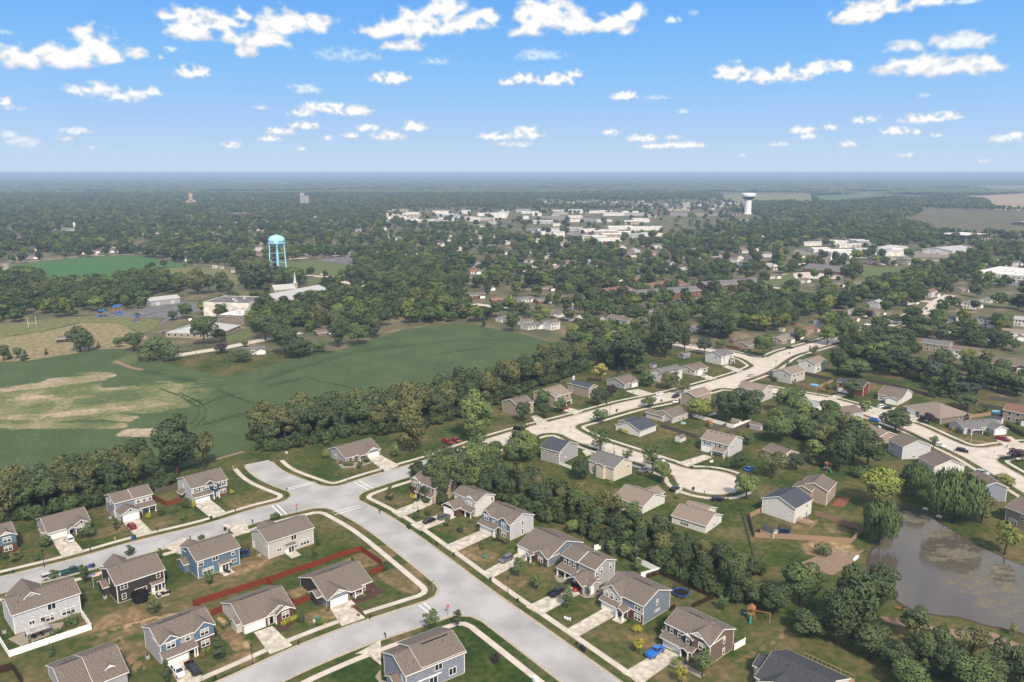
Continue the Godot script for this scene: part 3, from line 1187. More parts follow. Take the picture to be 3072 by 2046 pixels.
	window(o, "b", b, -0.2, 0.9, 3.0, 1.45, 3, false)
	bay(o, 4.0, b)
	side_bump(o, "siding_dark", 1.0, a, 2.8, 4.6, 1.4)
	window(o, "r", a, 0.2, 3.6, 0.6, 1.4, 1, false)
	vents(q[3], [[3.6, -1.4], [-3.2, -1.0]], 5.5, HR, b + 0.35)
	q = storey2("two_storey_house", "medium blue two-storey house with white trim backing onto red fence", NEAR.B3, "siding_blue")
	o = q[0]; a = q[1]; b = q[2]
	window(o, "b", b, -5.1, 3.7, 1.4, 1.4, 1)
	window(o, "b", b, -0.9, 3.9, 1.5, 1.1, 2, true, false, false)
	window(o, "b", b, 4.3, 3.7, 0.9, 1.4)
	window(o, "b", b, -3.2, 0.9, 3.0, 1.45, 3)
	bay(o, 1.5, b)
	window(o, "b", b, 4.4, 1.5, 1.3, 0.9, 2, true, false, false)
	side_bump(o, "siding_blue", 1.0, a, 2.6, 4.4, 1.4)
	gable(o, "siding_blue", "roof_w", 3.6, 4.6, b, 0.8, 5.6, 2.9, 0.5)
	vents(q[3], [[3.4, -1.4], [-1.0, -1.9]], 5.5, HR, b + 0.35)
	q = storey2("two_storey_house", "off-white two-storey house with small square patio on corner lot", NEAR.B4, "siding_greige")
	o = q[0]; a = q[1]; b = q[2]
	window(o, "b", b, 0.9, 3.6, 1.7, 1.5, 2, false, false, false)
	window(o, "b", b, 4.4, 0.9, 3.0, 1.5, 3)
	window(o, "b", b, -4.0, 1.5, 1.2, 0.8, 2, false, false, false)
	bay(o, -0.5, b)
	window(o, "r", a, 4.0, 3.6, 0.6, 1.2, 1, false)
	plain_door(o, "r", a, -4.4, "door_white")
	gable(o, "siding_greige", "roof_w", 2.5, 5.2, b, 1.0, 5.6, 0.0, 0.42)
	vents(q[3], [[5.0, -3.4], [-6.0, -1.4]], 5.5, HR, b + 0.35)
	q = ranch("ranch_house", "one-storey house with stepped roof and small white truss gable", NEAR.F1, "siding_grey")
	o = q[0]; a = q[1]; b = q[2]
	block(o, "siding_grey", "roof_w", -0.4, a, -b + 0.4, b + 0.9, 2.95, "x", 0.41)
	gable(o, "siding_grey", "roof_w", 3.4, 2.0, b - 1.6, 0.0, 3.9, 3.2, 0.72, 2.95, 0.4, true)
	garage(o, "f", b, -3.4)
	for x in [0.4, 3.4, 5.9]:
		post(o, x, b + 0.7, 2.6)
	window(o, "f", b, 3.6, 0.9, 1.6, 1.4, 2)
	side_bump(o, "siding_grey", -1.0, a, 4.2)
	ridge_vent(q[3], -5.0, -1.5, 2.7 + (b + 0.35) * 0.4, -0.24)
	vents(q[3], [[-3.5, -2.2], [-2.4, -2.2], [2.6, -1.6]], 2.7, 0.4, b + 0.35)
	q = ranch("ranch_house", "off-white one-storey house with brick gable and arched window, beige drive", NEAR.F3, "siding_greige")
	o = q[0]; a = q[1]; b = q[2]
	gable(o, "brick", "roof_w", 4.0, 4.6, b, 0.9, 2.75, 0.0, 0.62, 2.7, 0.4, true)
	gable(o, "siding_greige", "roof_w", 2.7, 6.6, b, 0.1, 2.75, 2.4, 0.56, 2.7, 0.4)
	window(o, "f", b + 0.9, 4.0, 0.9, 1.8, 1.7, 2)
	garage(o, "f", b, -3.6)
	panel(o, "brick_pier", "f", b, -0.8, 0.1, 0.7, 2.5, "brick")
	plain_door(o, "f", b - 0.05, 0.6)
	post(o, 1.5, b + 0.8, 2.6, 0.16)
	side_bump(o, "siding_greige", -1.0, a, 3.6)
	ridge_vent(q[3], -4.5, 3.5, 2.7 + (b + 0.35) * 0.4, -0.24)
	q = ranch("ranch_house", "charcoal one-storey house with mulch beds on the street corner", NEAR.F4, "siding_dark")
	o = q[0]; a = q[1]; b = q[2]
	gable(o, "siding_mist", "roof_w", -3.7, 6.2, b, 1.2, 2.75, 0.0, 0.6, 2.7, 0.4, true)
	panel(o, "brick_front", "f", b + 1.2, -3.7, 0.1, 6.2, 2.35, "brick", 0.05)
	garage(o, "f", b + 1.25, -3.7)
	panel(o, "brick_front", "f", b, 4.9, 0.1, 3.9, 2.5, "brick", 0.05)
	window(o, "f", b + 0.05, 4.4, 0.8, 1.0, 1.5)
	plain_door(o, "f", b, 0.6)
	window(o, "f", b, 2.4, 0.8, 1.2, 1.4)
	pent(o, "roof_w", -0.4, 3.6, b, 3.0, 1.3, 0.52)
	for x in [1.2, 3.4]:
		post(o, x, b + 1.1, 2.4)
	var rail := Mb.new()
	for y in [0.45, 0.95]:
		rail.box(Vector3(1.2, y, b + 1.06), Vector3(3.4, y + 0.07, b + 1.12))
	for i in 14:
		rail.box(Vector3(1.3 + i * 0.155, 0.45, b + 1.07), Vector3(1.34 + i * 0.155, 0.95, b + 1.11))
	part(o, "porch_railing", rail.mesh(), M("trim"))
	side_bump(o, "siding_dark", -1.0, a, 3.2, 4.0, 1.5)
	ridge_vent(q[3], -4.9, 2.4, 2.7 + (b + 0.35) * 0.4, -0.24)
	vents(q[3], [[-2.6, -2.6], [-1.6, -2.6], [4.6, -1.8]], 2.7, 0.4, b + 0.35)
	twin_gable("pale grey two-storey house with twin blue gables, two vehicles on drive", NEAR.F2, "siding_grey", "brick", -4.0, 3.9)
	q = storey2("two_storey_house", "blue-grey two-storey house with roll-up awning at lush green lawn", NEAR.G1, "siding_mist")
	o = q[0]; a = q[1]; b = q[2]
	block(o, "siding_mist", "roof_w", -a, 3.2, -b + 0.3, b + 0.9, 5.7, "x", HR)
	window(o, "b", b, 0.7, 3.6, 1.8, 1.5, 2, false, false, false)
	window(o, "b", b, 4.3, 1.0, 1.8, 1.6, 2, false, false, false)
	window(o, "b", b, -0.7, 0.2, 1.9, 2.1, 2, false, false, false)
	window(o, "b", b, -3.4, 0.4, 1.0, 1.2, 1, false)
	var aw := Mb.new()
	aw.lathe(Vector3.ZERO, [[0.13, 0], [0.13, 6.0]], 10)
	part(o, "rolled_awning", aw.mesh(), M("trim"), Transform3D(Basis(Vector3(0, 0, 1), PI / 2), Vector3(4.7, 2.75, -b - 0.16)))
	side_bump(o, "siding_mist", 1.0, a, -1.2, 4.4, 1.6)
	window(o, "r", a, 3.6, 3.3, 0.6, 1.3, 1, false)
	ridge_vent(q[3], -6.0, 0.8, 5.6 + (b + 0.35) * HR, -0.3)
	vents(q[3], [[-4.2, -1.3], [-5.2, -3.0], [4.5, -3.4]], 5.5, HR, b + 0.35)
	q = storey2("two_storey_house", "beige two-storey house with truss gable and basketball hoop on drive", NEAR.E1, "siding_tan")
	o = q[0]; a = q[1]; b = q[2]
	gable(o, "siding_tan", "roof_w", -3.9, 4.8, b, 0.4, 5.45, 2.9, 0.72, 5.5, HR, true)
	gable(o, "siding_blue", "roof_w", -0.9, 1.8, b, 0.6, 5.2, 2.9, 0.85, 5.5, HR, true)
	panel(o, "brick_front", "f", b, -3.9, 0.1, 4.8, 2.85, "brick", 0.42)
	window(o, "f", b + 0.4, -3.9, 3.6, 1.9, 1.6, 2)
	window(o, "f", b + 0.6, -0.9, 3.7, 0.75, 1.6)
	for x in [1.9, 4.2]:
		window(o, "f", b, x, 3.6, 0.8, 1.5, 1, true, true)
	block_front(o, "siding_tan", 0.7, a, b, 1.3, 2.7)
	garage(o, "f", b + 1.3, 3.5)
	pent(o, "roof_w", -2.6, a + 0.3, b, 3.4, 2.1, 0.85)
	post(o, -2.2, b + 1.7, 2.5)
	post(o, 0.2, b + 1.7, 2.5)
	plain_door(o, "f", b, -0.9)
	window(o, "r", a, 1.2, 3.5, 0.9, 1.4)
	plain_door(o, "r", a, -0.6, "door_white")
	ridge_vent(q[3], -1.0, 4.5, 5.5 + (b + 0.35) * HR, -0.24)
	vents(q[3], [[-0.6, -1.4], [0.6, -1.6], [3.2, -2.4]], 5.5, HR, b + 0.35)
	q = storey2("two_storey_house", "white two-storey house with dark truss-gabled garage wing", NEAR.E2, "siding_white")
	o = q[0]; a = q[1]; b = q[2]
	gable(o, "siding_white", "roof_w", 2.8, 4.6, b, 0.5, 5.45, 0.0, 0.62, 5.5, HR, true)
	panel(o, "gable_boards", "f", b + 0.5, 2.8, 5.7, 3.0, 0.5, "siding_dark", 0.04)
	for x in [1.3, 2.8, 4.3]:
		window(o, "f", b + 0.5, x, 3.5, 0.7, 1.5)
	block(o, "siding_dark", "roof_w", -5.6, 0.2, b - 1.0, b + 5.2, 2.75, "z", 0.6)
	garage(o, "f", b + 5.2, -2.7, 4.7)
	var trs := Mb.new()
	trs.bar(Vector3(-4.0, 3.7, b + 5.65), Vector3(-1.4, 3.7, b + 5.65), 0.12, 0.16)
	trs.bar(Vector3(-2.7, 3.7, b + 5.65), Vector3(-2.7, 4.5, b + 5.65), 0.12, 0.12)
	part(o, "gable_truss", trs.mesh(), M("trim"))
	pent(o, "roof_w", 0.2, a + 0.3, b + 0.5, 3.3, 2.4, 0.85)
	panel(o, "brick_front", "r", 0.2, -b - 2.6, 0.1, 5.0, 2.2, "brick", 0.05)
	for x in [2.6, 5.2]:
		post(o, x, b + 2.6, 2.4)
	plain_door(o, "f", b + 0.5, 1.6)
	window(o, "r", a, 3.0, 3.5, 0.7, 1.5, 1, false)
	ridge_vent(q[3], -4.6, 1.6, 5.5 + (b + 0.35) * HR, -0.24)
	q = twin_gable("white-sided two-storey house with twin blue gables and tan brick corner", NEAR.E3, "siding_pale", "stone", -4.2, 3.8)
	window(q[0], "r", q[1], 0.2, 3.5, 0.65, 1.4, 1, false)
	window(q[0], "r", q[1], 0.2, 0.7, 0.65, 1.4, 1, false)
	q = ranch("ranch_house", "slate blue one-storey house with white post porch, grey suv on drive", NEAR.E4, "siding_slate")
	o = q[0]; a = q[1]; b = q[2]
	gable(o, "siding_slate", "roof_w", 3.4, 5.0, b, 0.4, 2.75, 0.0, 0.66, 2.7, 0.4)
	panel(o, "brick_front", "f", b + 0.4, 3.4, 0.1, 5.0, 2.5, "brick", 0.05)
	window(o, "f", b + 0.45, 3.5, 0.8, 1.8, 1.5, 2)
	window(o, "f", b + 0.4, 3.4, 3.3, 0.55, 0.8, 1, true, false, false)
	gable(o, "siding_slate", "roof_w", -0.1, 2.0, b, 2.0, 2.5, 2.3, 0.6, 2.7, 0.4)
	post(o, -1.0, b + 1.9, 2.5)
	post(o, 0.8, b + 1.9, 2.5)
	garage(o, "f", b, -3.8)
	plain_door(o, "f", b, 0.0)
	window(o, "r", a, 1.6, 0.9, 0.9, 1.5)
	ridge_vent(q[3], -5.2, 3.6, 2.7 + (b + 0.35) * 0.4, -0.24)
	vents(q[3], [[-4.0, -1.8], [-2.4, -2.2], [2.0, -3.6]], 2.7, 0.4, b + 0.35)
	q = storey2("two_storey_house", "grey two-storey house with open garage and black pickup on drive", NEAR.E5, "siding_grey")
	o = q[0]; a = q[1]; b = q[2]
	block(o, "siding_dark", "roof_w", -a, -0.4, -b + 0.3, b + 0.5, 5.65, "x", HR)
	for x in [-4.9, -3.1, -1.3]:
		window(o, "f", b + 0.5, x, 3.5, 0.9, 1.5)
	var g0 := 0.6
	var g1 := 6.2
	block(o, "siding_dark", "roof_w", g0, g1, b - 1.0, b + 5.6, 2.75, "z", 0.62, 2.45)
	for x in [g0, g1 - 0.15]:
		var sw := Mb.new()
		sw.box(Vector3(x, 0, b), Vector3(x + 0.15, 2.6, b + 5.55))
		part(o, "garage_wall", sw.mesh(), M("siding_grey"))
	for x in [g0 + 0.25, g1 - 0.25]:
		panel(o, "brick_pier", "f", b + 5.56, x, 0.1, 0.6, 2.4, "brick", 0.08)
	window(o, "f", b + 5.6, 3.4, 3.2, 0.55, 0.75, 1, true, false, false)
	block(o, "siding_grey", "roof_w", g1, g1 + 1.6, b + 0.6, b + 4.4, 2.7, "x", 0.45)
	plain_door(o, "r", g1 + 1.6, -b - 3.2, "door_white")
	pent(o, "roof_w", -a - 0.3, 0.5, b + 0.5, 3.4, 2.4, 0.85)
	for x in [-5.9, -3.0]:
		post(o, x, b + 2.6, 2.4)
	plain_door(o, "f", b + 0.5, -1.2)
	for z in [1.6, -2.2]:
		window(o, "r", a, -z, 3.5, 0.8, 1.5)
	window(o, "r", a, -3.6, 3.5, 0.8, 1.5)
	ridge_vent(q[3], 0.6, 3.6, 5.5 + (b + 0.35) * HR, -0.24)
	q = storey2("two_storey_house", "light blue two-storey house with white-columned porch and trampoline yard", NEAR.E6, "siding_slate")
	o = q[0]; a = q[1]; b = q[2]
	gable(o, "siding_greige", "roof_w", -3.4, 5.9, b, 0.7, 5.35, 2.9, 0.72)
	panel(o, "gable_boards", "f", b + 0.7, -3.4, 6.4, 2.0, 0.5, "siding_slate", 0.04)
	window(o, "f", b + 0.7, -5.0, 3.7, 0.7, 1.3)
	window(o, "f", b + 0.7, -3.4, 3.5, 0.9, 1.7)
	window(o, "f", b + 0.7, -1.8, 3.7, 0.7, 1.3)
	block_front(o, "siding_greige", -a, -0.8, b, 1.5, 2.7)
	garage(o, "f", b + 1.5, -3.4)
	pent(o, "roof_w", -a - 0.3, -0.4, b + 0.7, 3.4, 1.4, 0.7)
	gable(o, "siding_slate", "roof_w", 0.7, 2.2, b, 2.5, 2.7, 2.5, 0.65, 3.6, 0.4)
	for x in [-0.3, 1.7]:
		post(o, x, b + 2.4, 2.7, 0.3)
	panel(o, "brick_front", "f", b, 3.3, 0.1, 6.0, 2.75, "brick", 0.06)
	panel(o, "band_board", "f", b + 0.06, 3.3, 2.85, 6.0, 0.22, "trim", 0.05)
	plain_door(o, "f", b + 0.06, 0.9)
	window(o, "f", b, 4.6, 3.5, 1.9, 1.6, 2)
	window(o, "f", b + 0.06, 4.6, 0.7, 1.9, 1.6, 2)
	window(o, "r", a, 0.1, 3.4, 0.7, 1.4)
	for i in 3:
		window(o, "r", a, -0.5 + i * 0.7, 1.6, 0.45, 0.45, 1, false, false, false)
	ridge_vent(q[3], -1.5, 4.6, 5.5 + (b + 0.35) * HR, -0.24)
	vents(q[3], [[0.5, -2.0], [3.0, -3.2]], 5.5, HR, b + 0.35)
	q = storey2("two_storey_house", "brown two-storey house with black shutters and blue pickup on drive", NEAR.E7, "siding_brown")
	o = q[0]; a = q[1]; b = q[2]
	gable(o, "siding_brown", "roof_w", 3.1, 6.0, b, 0.5, 5.45, 2.9, 0.66, 5.5, HR, true)
	gable(o, "siding_navy", "roof_w", 0.6, 2.2, b, 0.8, 5.1, 2.9, 0.9, 5.5, HR, true)
	window(o, "f", b + 0.8, 0.6, 3.5, 0.8, 1.7, 1, true, true)
	window(o, "f", b + 0.5, 4.4, 3.4, 1.9, 1.6, 2)
	for x in [-4.6, -2.3]:
		window(o, "f", b, x, 3.5, 0.8, 1.6, 1, true, true)
	block_front(o, "siding_brown", -a, -0.8, b, 1.4, 2.7)
	garage(o, "f", b + 1.4, -3.4)
	pent(o, "roof_w", -a - 0.3, 2.9, b, 3.4, 2.2, 0.85)
	gable(o, "siding_brown", "roof_w", 0.7, 2.0, b, 2.4, 2.6, 2.5, 0.5, 3.4, 0.4)
	for x in [-0.3, 1.7]:
		post(o, x, b + 2.2, 2.5)
	plain_door(o, "f", b, 0.8)
	window(o, "f", b, 4.4, 0.7, 1.9, 1.5, 2)
	for y in [0.6, 3.4]:
		window(o, "r", a, 0.8, y, 0.75, 1.45)
	side_bump(o, "siding_brown", -1.0, a, 2.6)
	ridge_vent(q[3], -3.6, 0.6, 5.5 + (b + 0.35) * HR, -0.24)
	vents(q[3], [[-1.4, -1.7], [-0.2, -2.4], [1.3, -1.9], [2.2, -2.6]], 5.5, HR, b + 0.35)
	q = ranch("ranch_house", "grey one-storey house with round rock beds on mown green corner lawn", NEAR.D1, "siding_grey")
	o = q[0]; a = q[1]; b = q[2]
	gable(o, "siding_slate", "roof_w", 4.0, 5.6, b, 1.0, 2.75, 0.0, 0.62, 2.7, 0.4, true)
	garage(o, "f", b + 1.0, 4.0)
	panel(o, "brick_front", "f", b, -4.4, 0.1, 3.6, 2.5, "brick", 0.05)
	window(o, "f", b + 0.05, -4.6, 0.9, 1.0, 1.4)
	plain_door(o, "f", b, -1.0)
	pent(o, "roof_w", -2.4, 1.0, b, 3.0, 1.4, 0.5)
	for x in [-2.2, 0.6]:
		post(o, x, b + 1.2, 2.4)
	window(o, "l", a, -0.5, 1.0, 0.8, 1.2)
	q = ranch("ranch_house", "white one-storey house with dark charcoal roof and rear deck, cut by edge", NEAR.G0, "siding_white", "roof_d")
	o = q[0]; a = q[1]; b = q[2]
	gable(o, "stone", "roof_d", -2.4, 6.4, b, 1.0, 2.75, 0.0, 0.5, 2.7, 0.4)
	block(o, "siding_white", "roof_d", -a - 2.6, -a + 0.5, -2.0, 3.6, 2.6, "x", 0.5)
	vents(q[3], [[-2.6, 1.8], [2.4, -1.0]], 2.7, 0.4, b + 0.35)
	var dk := Mb.new()
	dk.box(Vector3(-a + 2.0, 0, -b - 3.6), Vector3(a, 0.6, -b))
	for i in 12:
		dk.box(Vector3(-a + 2.0 + i * (2 * a - 2.1) / 11.0, 0.6, -b - 3.6), Vector3(-a + 2.1 + i * (2 * a - 2.1) / 11.0, 1.6, -b - 3.5))
	dk.box(Vector3(-a + 2.0, 1.5, -b - 3.62), Vector3(a, 1.62, -b - 3.48))
	part(o, "deck", dk.mesh(), M("fence_wood"))

func make_old_houses():
	for h in OLD:
		var two: bool = h[5] > 4.0
		var o = house_root("two_storey_house" if two else "ranch_house", h[9], h)
		var a: float = h[3] / 2 - 0.35
		var b: float = h[4] / 2 - 0.35
		var ex: Dictionary = h[10]
		var ro = block(o, h[7], h[8], -a, a, -b, b, h[5], h[6], 0.4, 0.0, 0.35, ex.has("hip"))
		corners(o, a, b, h[5])
		var top := 3.3 if two else 0.95
		var front: float = b
		if ex.has("wing"):
			var g = ex.wing
			block(o, h[7], h[8], g[0] - g[1] / 2, g[0] + g[1] / 2, b - 1.0, b + g[2], 2.65, "z", 0.45)
			garage(o, "f", b + g[2], g[0], minf(4.6, g[1] - 0.8))
		elif ex.has("gar"):
			garage(o, "f", b, ex.gar)
		if ex.has("front"):
			panel(o, "brick_front", "f", b, 0.0, 0.05, 2 * a - 0.3, h[5] - 0.2, ex.front, 0.05)
		if ex.has("porch"):
			pent(o, h[8], ex.porch[0], ex.porch[1], b, 3.1, 2.2, 0.7)
			for x in [ex.porch[0] + 0.2, ex.porch[1] - 0.2]:
				post(o, x, b + 2.0, 2.3)
		if ex.has("chimney"):
			var cm := Mb.new()
			cm.box(Vector3(ex.chimney[0] - 0.6, 0, ex.chimney[1] - 0.45), Vector3(ex.chimney[0] + 0.6, h[5] + 3.2, ex.chimney[1] + 0.45))
			part(o, "chimney", cm.mesh(), M("siding_white"))
		for w in ex.get("win", []):
			window(o, w[0], a if w[0] in "lr" else (b + (0.05 if w[0] == "f" and ex.has("front") else 0.0)), w[1], w[2], w[3], w[4], w[5], true, w.size() > 6)
		if not ex.has("win"):
			for f in ["f", "b"]:
				for x in [-0.55, 0.0, 0.55]:
					if not (f == "f" and not two and ex.has("gar") and absf(x * a - ex.gar) < 3.0):
						simple_window(o, f, b + (0.05 if f == "f" and ex.has("front") else 0.0), x * a, top, 1.2, 1.3)
				if two and f == "b":
					simple_window(o, f, b, -0.4 * a, 0.9, 1.8, 1.3)
			for f in ["l", "r"]:
				simple_window(o, f, a, 0.3 * b, top, 0.8, 1.3)
		if ex.has("block"):
			for k in ex.block:
				block(o, h[7], h[8], k[0], k[1], k[2], k[3], k[4], k[5], 0.4)
		var vs: float = (b if h[6] == "x" else a) + 0.35
		var along: float = a if h[6] == "x" else b
		if not ex.has("hip"):
			for i in 5:
				part(ro, "roof_vent", cached("box_vent", func():
					var m := Mb.new()
					m.box(Vector3(-0.2, -0.08, -0.2), Vector3(0.2, 0.16, 0.2))
					return m.mesh()), M("black"), at3(Vector3((i - 2) * along * 0.36, h[5] + (vs - 0.9) * 0.4, 0.9)))

func make_small_houses():
	for h in MID:
		var names := {"siding_white": "white", "siding_grey": "grey", "siding_tan": "tan", "brick_red": "red brick", "siding_pale": "pale grey", "siding_cream": "cream", "siding_brown": "brown", "siding_dark": "dark", "roof_w": "brown", "roof_g": "grey", "roof_d": "charcoal", "roof_l": "light grey", "roof_r": "reddish", "roof_b": "slate", "roof_t": "taupe"}
		var said: String = "%s %s house with %s roof on an older street beyond" % [names[h[6]], "two-storey" if h[5] > 4.0 else "one-storey", names[h[7]]]
		var o = thing("house", said, "house", Vector3(h[0], 0, h[1]), deg_to_rad(h[2]), "houses of the older streets")
		var a: float = h[3] / 2 - 0.3
		var b: float = h[4] / 2 - 0.3
		block(o, h[6], h[7], -a, a, -b, b, h[5], "x", 0.42, 0.0, 0.3, false, true)
		var two: bool = h[5] > 4.0
		for x in [-0.6, -0.1, 0.45]:
			if two:
				simple_window(o, "f", b, x * a, 3.3, 1.1, 1.3)
			if x < 0.3:
				simple_window(o, "f", b, x * a, 0.9, 1.1, 1.2)
		simple_window(o, "r", a, 0.0, 3.3 if two else 0.9, 0.9, 1.2)
		simple_window(o, "l", a, 0.0, 3.3 if two else 0.9, 0.9, 1.2)
		if h[3] > 10:
			block(o, h[6], h[7], a - 5.4, a + 0.4, b - 1.0, b + 2.6, 2.5, "z", 0.45, 0.0, 0.3, false, false)
			garage(o, "f", b + 2.6, a - 2.5, 4.4)

# ----- trees
const KINDS := {
	"round": [15, 3.1, 6.3, 2.9, 1.75, 3.6, 0],
	"tall": [18, 2.5, 6.0, 3.5, 1.55, 4.2, 0],
	"oval": [13, 1.55, 5.6, 3.6, 1.15, 2.4, 1],
	"column": [12, 0.95, 5.4, 3.9, 0.85, 1.8, 1],
	"cone": [14, 1.9, 5.0, 4.4, 1.0, 1.6, 2],
	"spruce": [26, 2.6, 4.6, 4.6, 0.8, 1.2, 3],
	"willow": [13, 3.3, 6.6, 2.4, 1.7, 3.4, 4],
	"bush": [10, 3.4, 4.6, 3.4, 3.0, 2.0, 0],
	"open": [16, 3.0, 6.2, 3.2, 1.2, 3.6, 0],
}

func leaf(v: PackedVector3Array, n: PackedVector3Array, c: PackedColorArray, p: Vector3, out: Vector3, s: float, col: Color, droop := 0.0):
	var nr := (out + Vector3(rng.randf_range(-1, 1), rng.randf_range(-1, 1), rng.randf_range(-1, 1)) * 0.75).normalized()
	var x := nr.cross(Vector3(rng.randf_range(-1, 1), rng.randf_range(-0.4, 0.4), rng.randf_range(-1, 1))).normalized()
	var y := nr.cross(x)
	if droop > 0.0:
		y = (y * 0.25 + Vector3.DOWN).normalized()
		x = y.cross(nr).normalized()
		nr = x.cross(y).normalized()
	var w := s * rng.randf_range(0.6, 1.0)
	var l := s * rng.randf_range(0.8, 1.35) * (1.0 + droop * 1.6)
	if droop > 0.0:
		w *= 0.45
	var a := p - y * l * 0.5
	var b := p + y * l * 0.5
	var d := p + x * w * 0.5 - nr * s * 0.16
	var e := p - x * w * 0.5 - nr * s * 0.16
	var sn := (nr * 0.62 + out * 0.38).normalized()
	for q in [a, b, d, a, e, b]:
		v.append(q)
		n.append(sn)
		c.append(col)

func crown_mesh(kind: String, seed_: int, leaves: int, size: float) -> ArrayMesh:
	var K = KINDS[kind]
	rng.seed = seed_
	var lobes := []
	var tries := 0
	while lobes.size() < K[0] and tries < 900:
		tries += 1
		var t := Vector3(rng.randf_range(-1, 1), rng.randf_range(-1, 1), rng.randf_range(-1, 1))
		if t.length() > 1.0 or t.length() < 0.35:
			continue
		var p: Vector3
		var r: float = K[4] * rng.randf_range(0.72, 1.22)
		if K[6] == 2 or K[6] == 3:
			var k := sqrt(rng.randf()) if K[6] == 2 else rng.randf()
			var ang := rng.randf() * TAU
			var rr: float = K[1] * pow(k, 0.85) * rng.randf_range(0.45, 0.8)
			p = Vector3(cos(ang) * rr, K[2] + K[3] * (1.0 - 2.0 * k), sin(ang) * rr)
			r *= 0.45 + 0.75 * k
		else:
			p = Vector3(t.x * K[1], K[2] + t.y * K[3], t.z * K[1])
			if K[6] == 1 and t.y > 0.2:
				r *= 0.8
		var close := false
		for q in lobes:
			if q[0].distance_to(p) < (q[1] + r) * 0.42:
				close = true
		if close and tries < 600:
			continue
		lobes.append([p, r, rng.randf_range(0.8, 1.0), rng.randf_range(-0.05, 0.05)])
	var v := PackedVector3Array()
	var n := PackedVector3Array()
	var c := PackedColorArray()
	var total := 0.0
	for q in lobes:
		total += q[1] * q[1]
	for q in lobes:
		var k := int(leaves * q[1] * q[1] / total)
		for i in k:
			var d := Vector3(rng.randfn(), rng.randfn() + 0.25, rng.randfn()).normalized()
			var rad: float = q[1] * (1.0 - 0.34 * rng.randf() * rng.randf())
			var p: Vector3 = q[0] + d * Vector3(rad, rad * 0.82, rad)
			if K[6] == 4:
				p.y -= rng.randf() * 2.2 * clampf(Vector2(p.x, p.z).length() / 3.4, 0, 1.4)
			var deep := false
			for o in lobes:
				if o[0] != q[0] and o[0].distance_to(p) < o[1] * 0.66:
					deep = true
					break
			if deep and rng.randf() < 0.8:
				continue
			if p.y < 0.15:
				p.y = 0.15 + rng.randf() * 0.4
			var cen := Vector3(0, K[2] - 0.6, 0)
			var out: Vector3 = (d + (p - cen).normalized() * 0.5).normalized()
			var f: float = q[2] * rng.randf_range(0.72, 1.0)
			var h: float = q[3] + rng.randf_range(-0.04, 0.04)
			leaf(v, n, c, p, out, size * rng.randf_range(0.75, 1.3), Color(f * (0.92 + h), f * 0.95, f * (0.9 - h)), 0.7 if K[6] == 4 else 0.0)
	var a := []
	a.resize(Mesh.ARRAY_MAX)
	a[Mesh.ARRAY_VERTEX] = v
	a[Mesh.ARRAY_NORMAL] = n
	a[Mesh.ARRAY_COLOR] = c
	var m := ArrayMesh.new()
	m.add_surface_from_arrays(Mesh.PRIMITIVE_TRIANGLES, a)
	return m

func trunk_mesh(kind: String, seed_: int) -> ArrayMesh:
	var K = KINDS[kind]
	rng.seed = seed_ + 500
	var b := Mb.new()
	var top: float = K[2] + K[3] * 0.4
	var lean := Vector3(rng.randf_range(-0.3, 0.3), 0, rng.randf_range(-0.3, 0.3))
	var r0 := 0.22 if K[6] != 0 else 0.3
	b.tube([Vector3(0, -0.3, 0), Vector3(0, 0.5, 0) + lean * 0.1, Vector3(0, K[5], 0) + lean * 0.6, Vector3(0, top, 0) + lean], [r0 * 1.35, r0, r0 * 0.75, 0.05], 7)
	if K[6] != 3:
		for i in 6:
			var t := TAU * (i + rng.randf() * 0.7) / 6
			var s: Vector3 = Vector3(0, K[5] * rng.randf_range(0.75, 1.15), 0) + lean * 0.6
			var e := Vector3(cos(t) * K[1] * 0.95, K[2] + K[3] * rng.randf_range(-0.1, 0.6), sin(t) * K[1] * 0.95)
			b.tube([s, s.lerp(e, 0.45) + Vector3(0, 0.4, 0), e], [r0 * 0.42, r0 * 0.26, 0.03], 5)
	return b.mesh()

const TINTS := {
	"deep": [0.038, 0.054, 0.027], "wood": [0.052, 0.07, 0.033], "olive": [0.077, 0.083, 0.037], "mid": [0.06, 0.087, 0.036], "bright": [0.09, 0.118, 0.042],
	"lime": [0.12, 0.14, 0.042], "yellow": [0.2, 0.18, 0.055], "plum": [0.032, 0.022, 0.032], "spruce": [0.044, 0.06, 0.05], "rust": [0.12, 0.07, 0.03], "gold": [0.22, 0.2, 0.035],
}
var near_crowns := {}
var far_crowns := {}
func leaf_of(tint: String):
	var t = TINTS[tint]
	return leaf_mat("leaf_" + tint, t[0] * 2.0, t[1] * 2.0, t[2] * 2.0)

func make_crowns():
	var plan := {"round": 4, "tall": 4, "oval": 3, "column": 1, "cone": 2, "spruce": 2, "willow": 2, "bush": 3, "open": 2}
	for k in plan:
		near_crowns[k] = []
		for i in plan[k]:
			var cnt: int = {"round": 3400, "tall": 3400, "oval": 1500, "column": 1300, "cone": 1300, "spruce": 1500, "willow": 3600, "bush": 900, "open": 1500}[k]
			var sz: float = {"round": 0.5, "tall": 0.46, "oval": 0.46, "column": 0.4, "cone": 0.42, "spruce": 0.4, "willow": 0.5, "bush": 0.95, "open": 0.46}[k]
			near_crowns[k].append([crown_mesh(k, 1000 + i * 17 + k.hash() % 900, cnt, sz), trunk_mesh(k, 40 + i)])
	for k in ["round", "tall", "oval", "spruce", "bush"]:
		far_crowns[k] = []
		for i in 3:
			far_crowns[k].append(crown_mesh(k, 7000 + i * 13 + k.hash() % 500, 460, 1.3 if k != "bush" else 1.9))

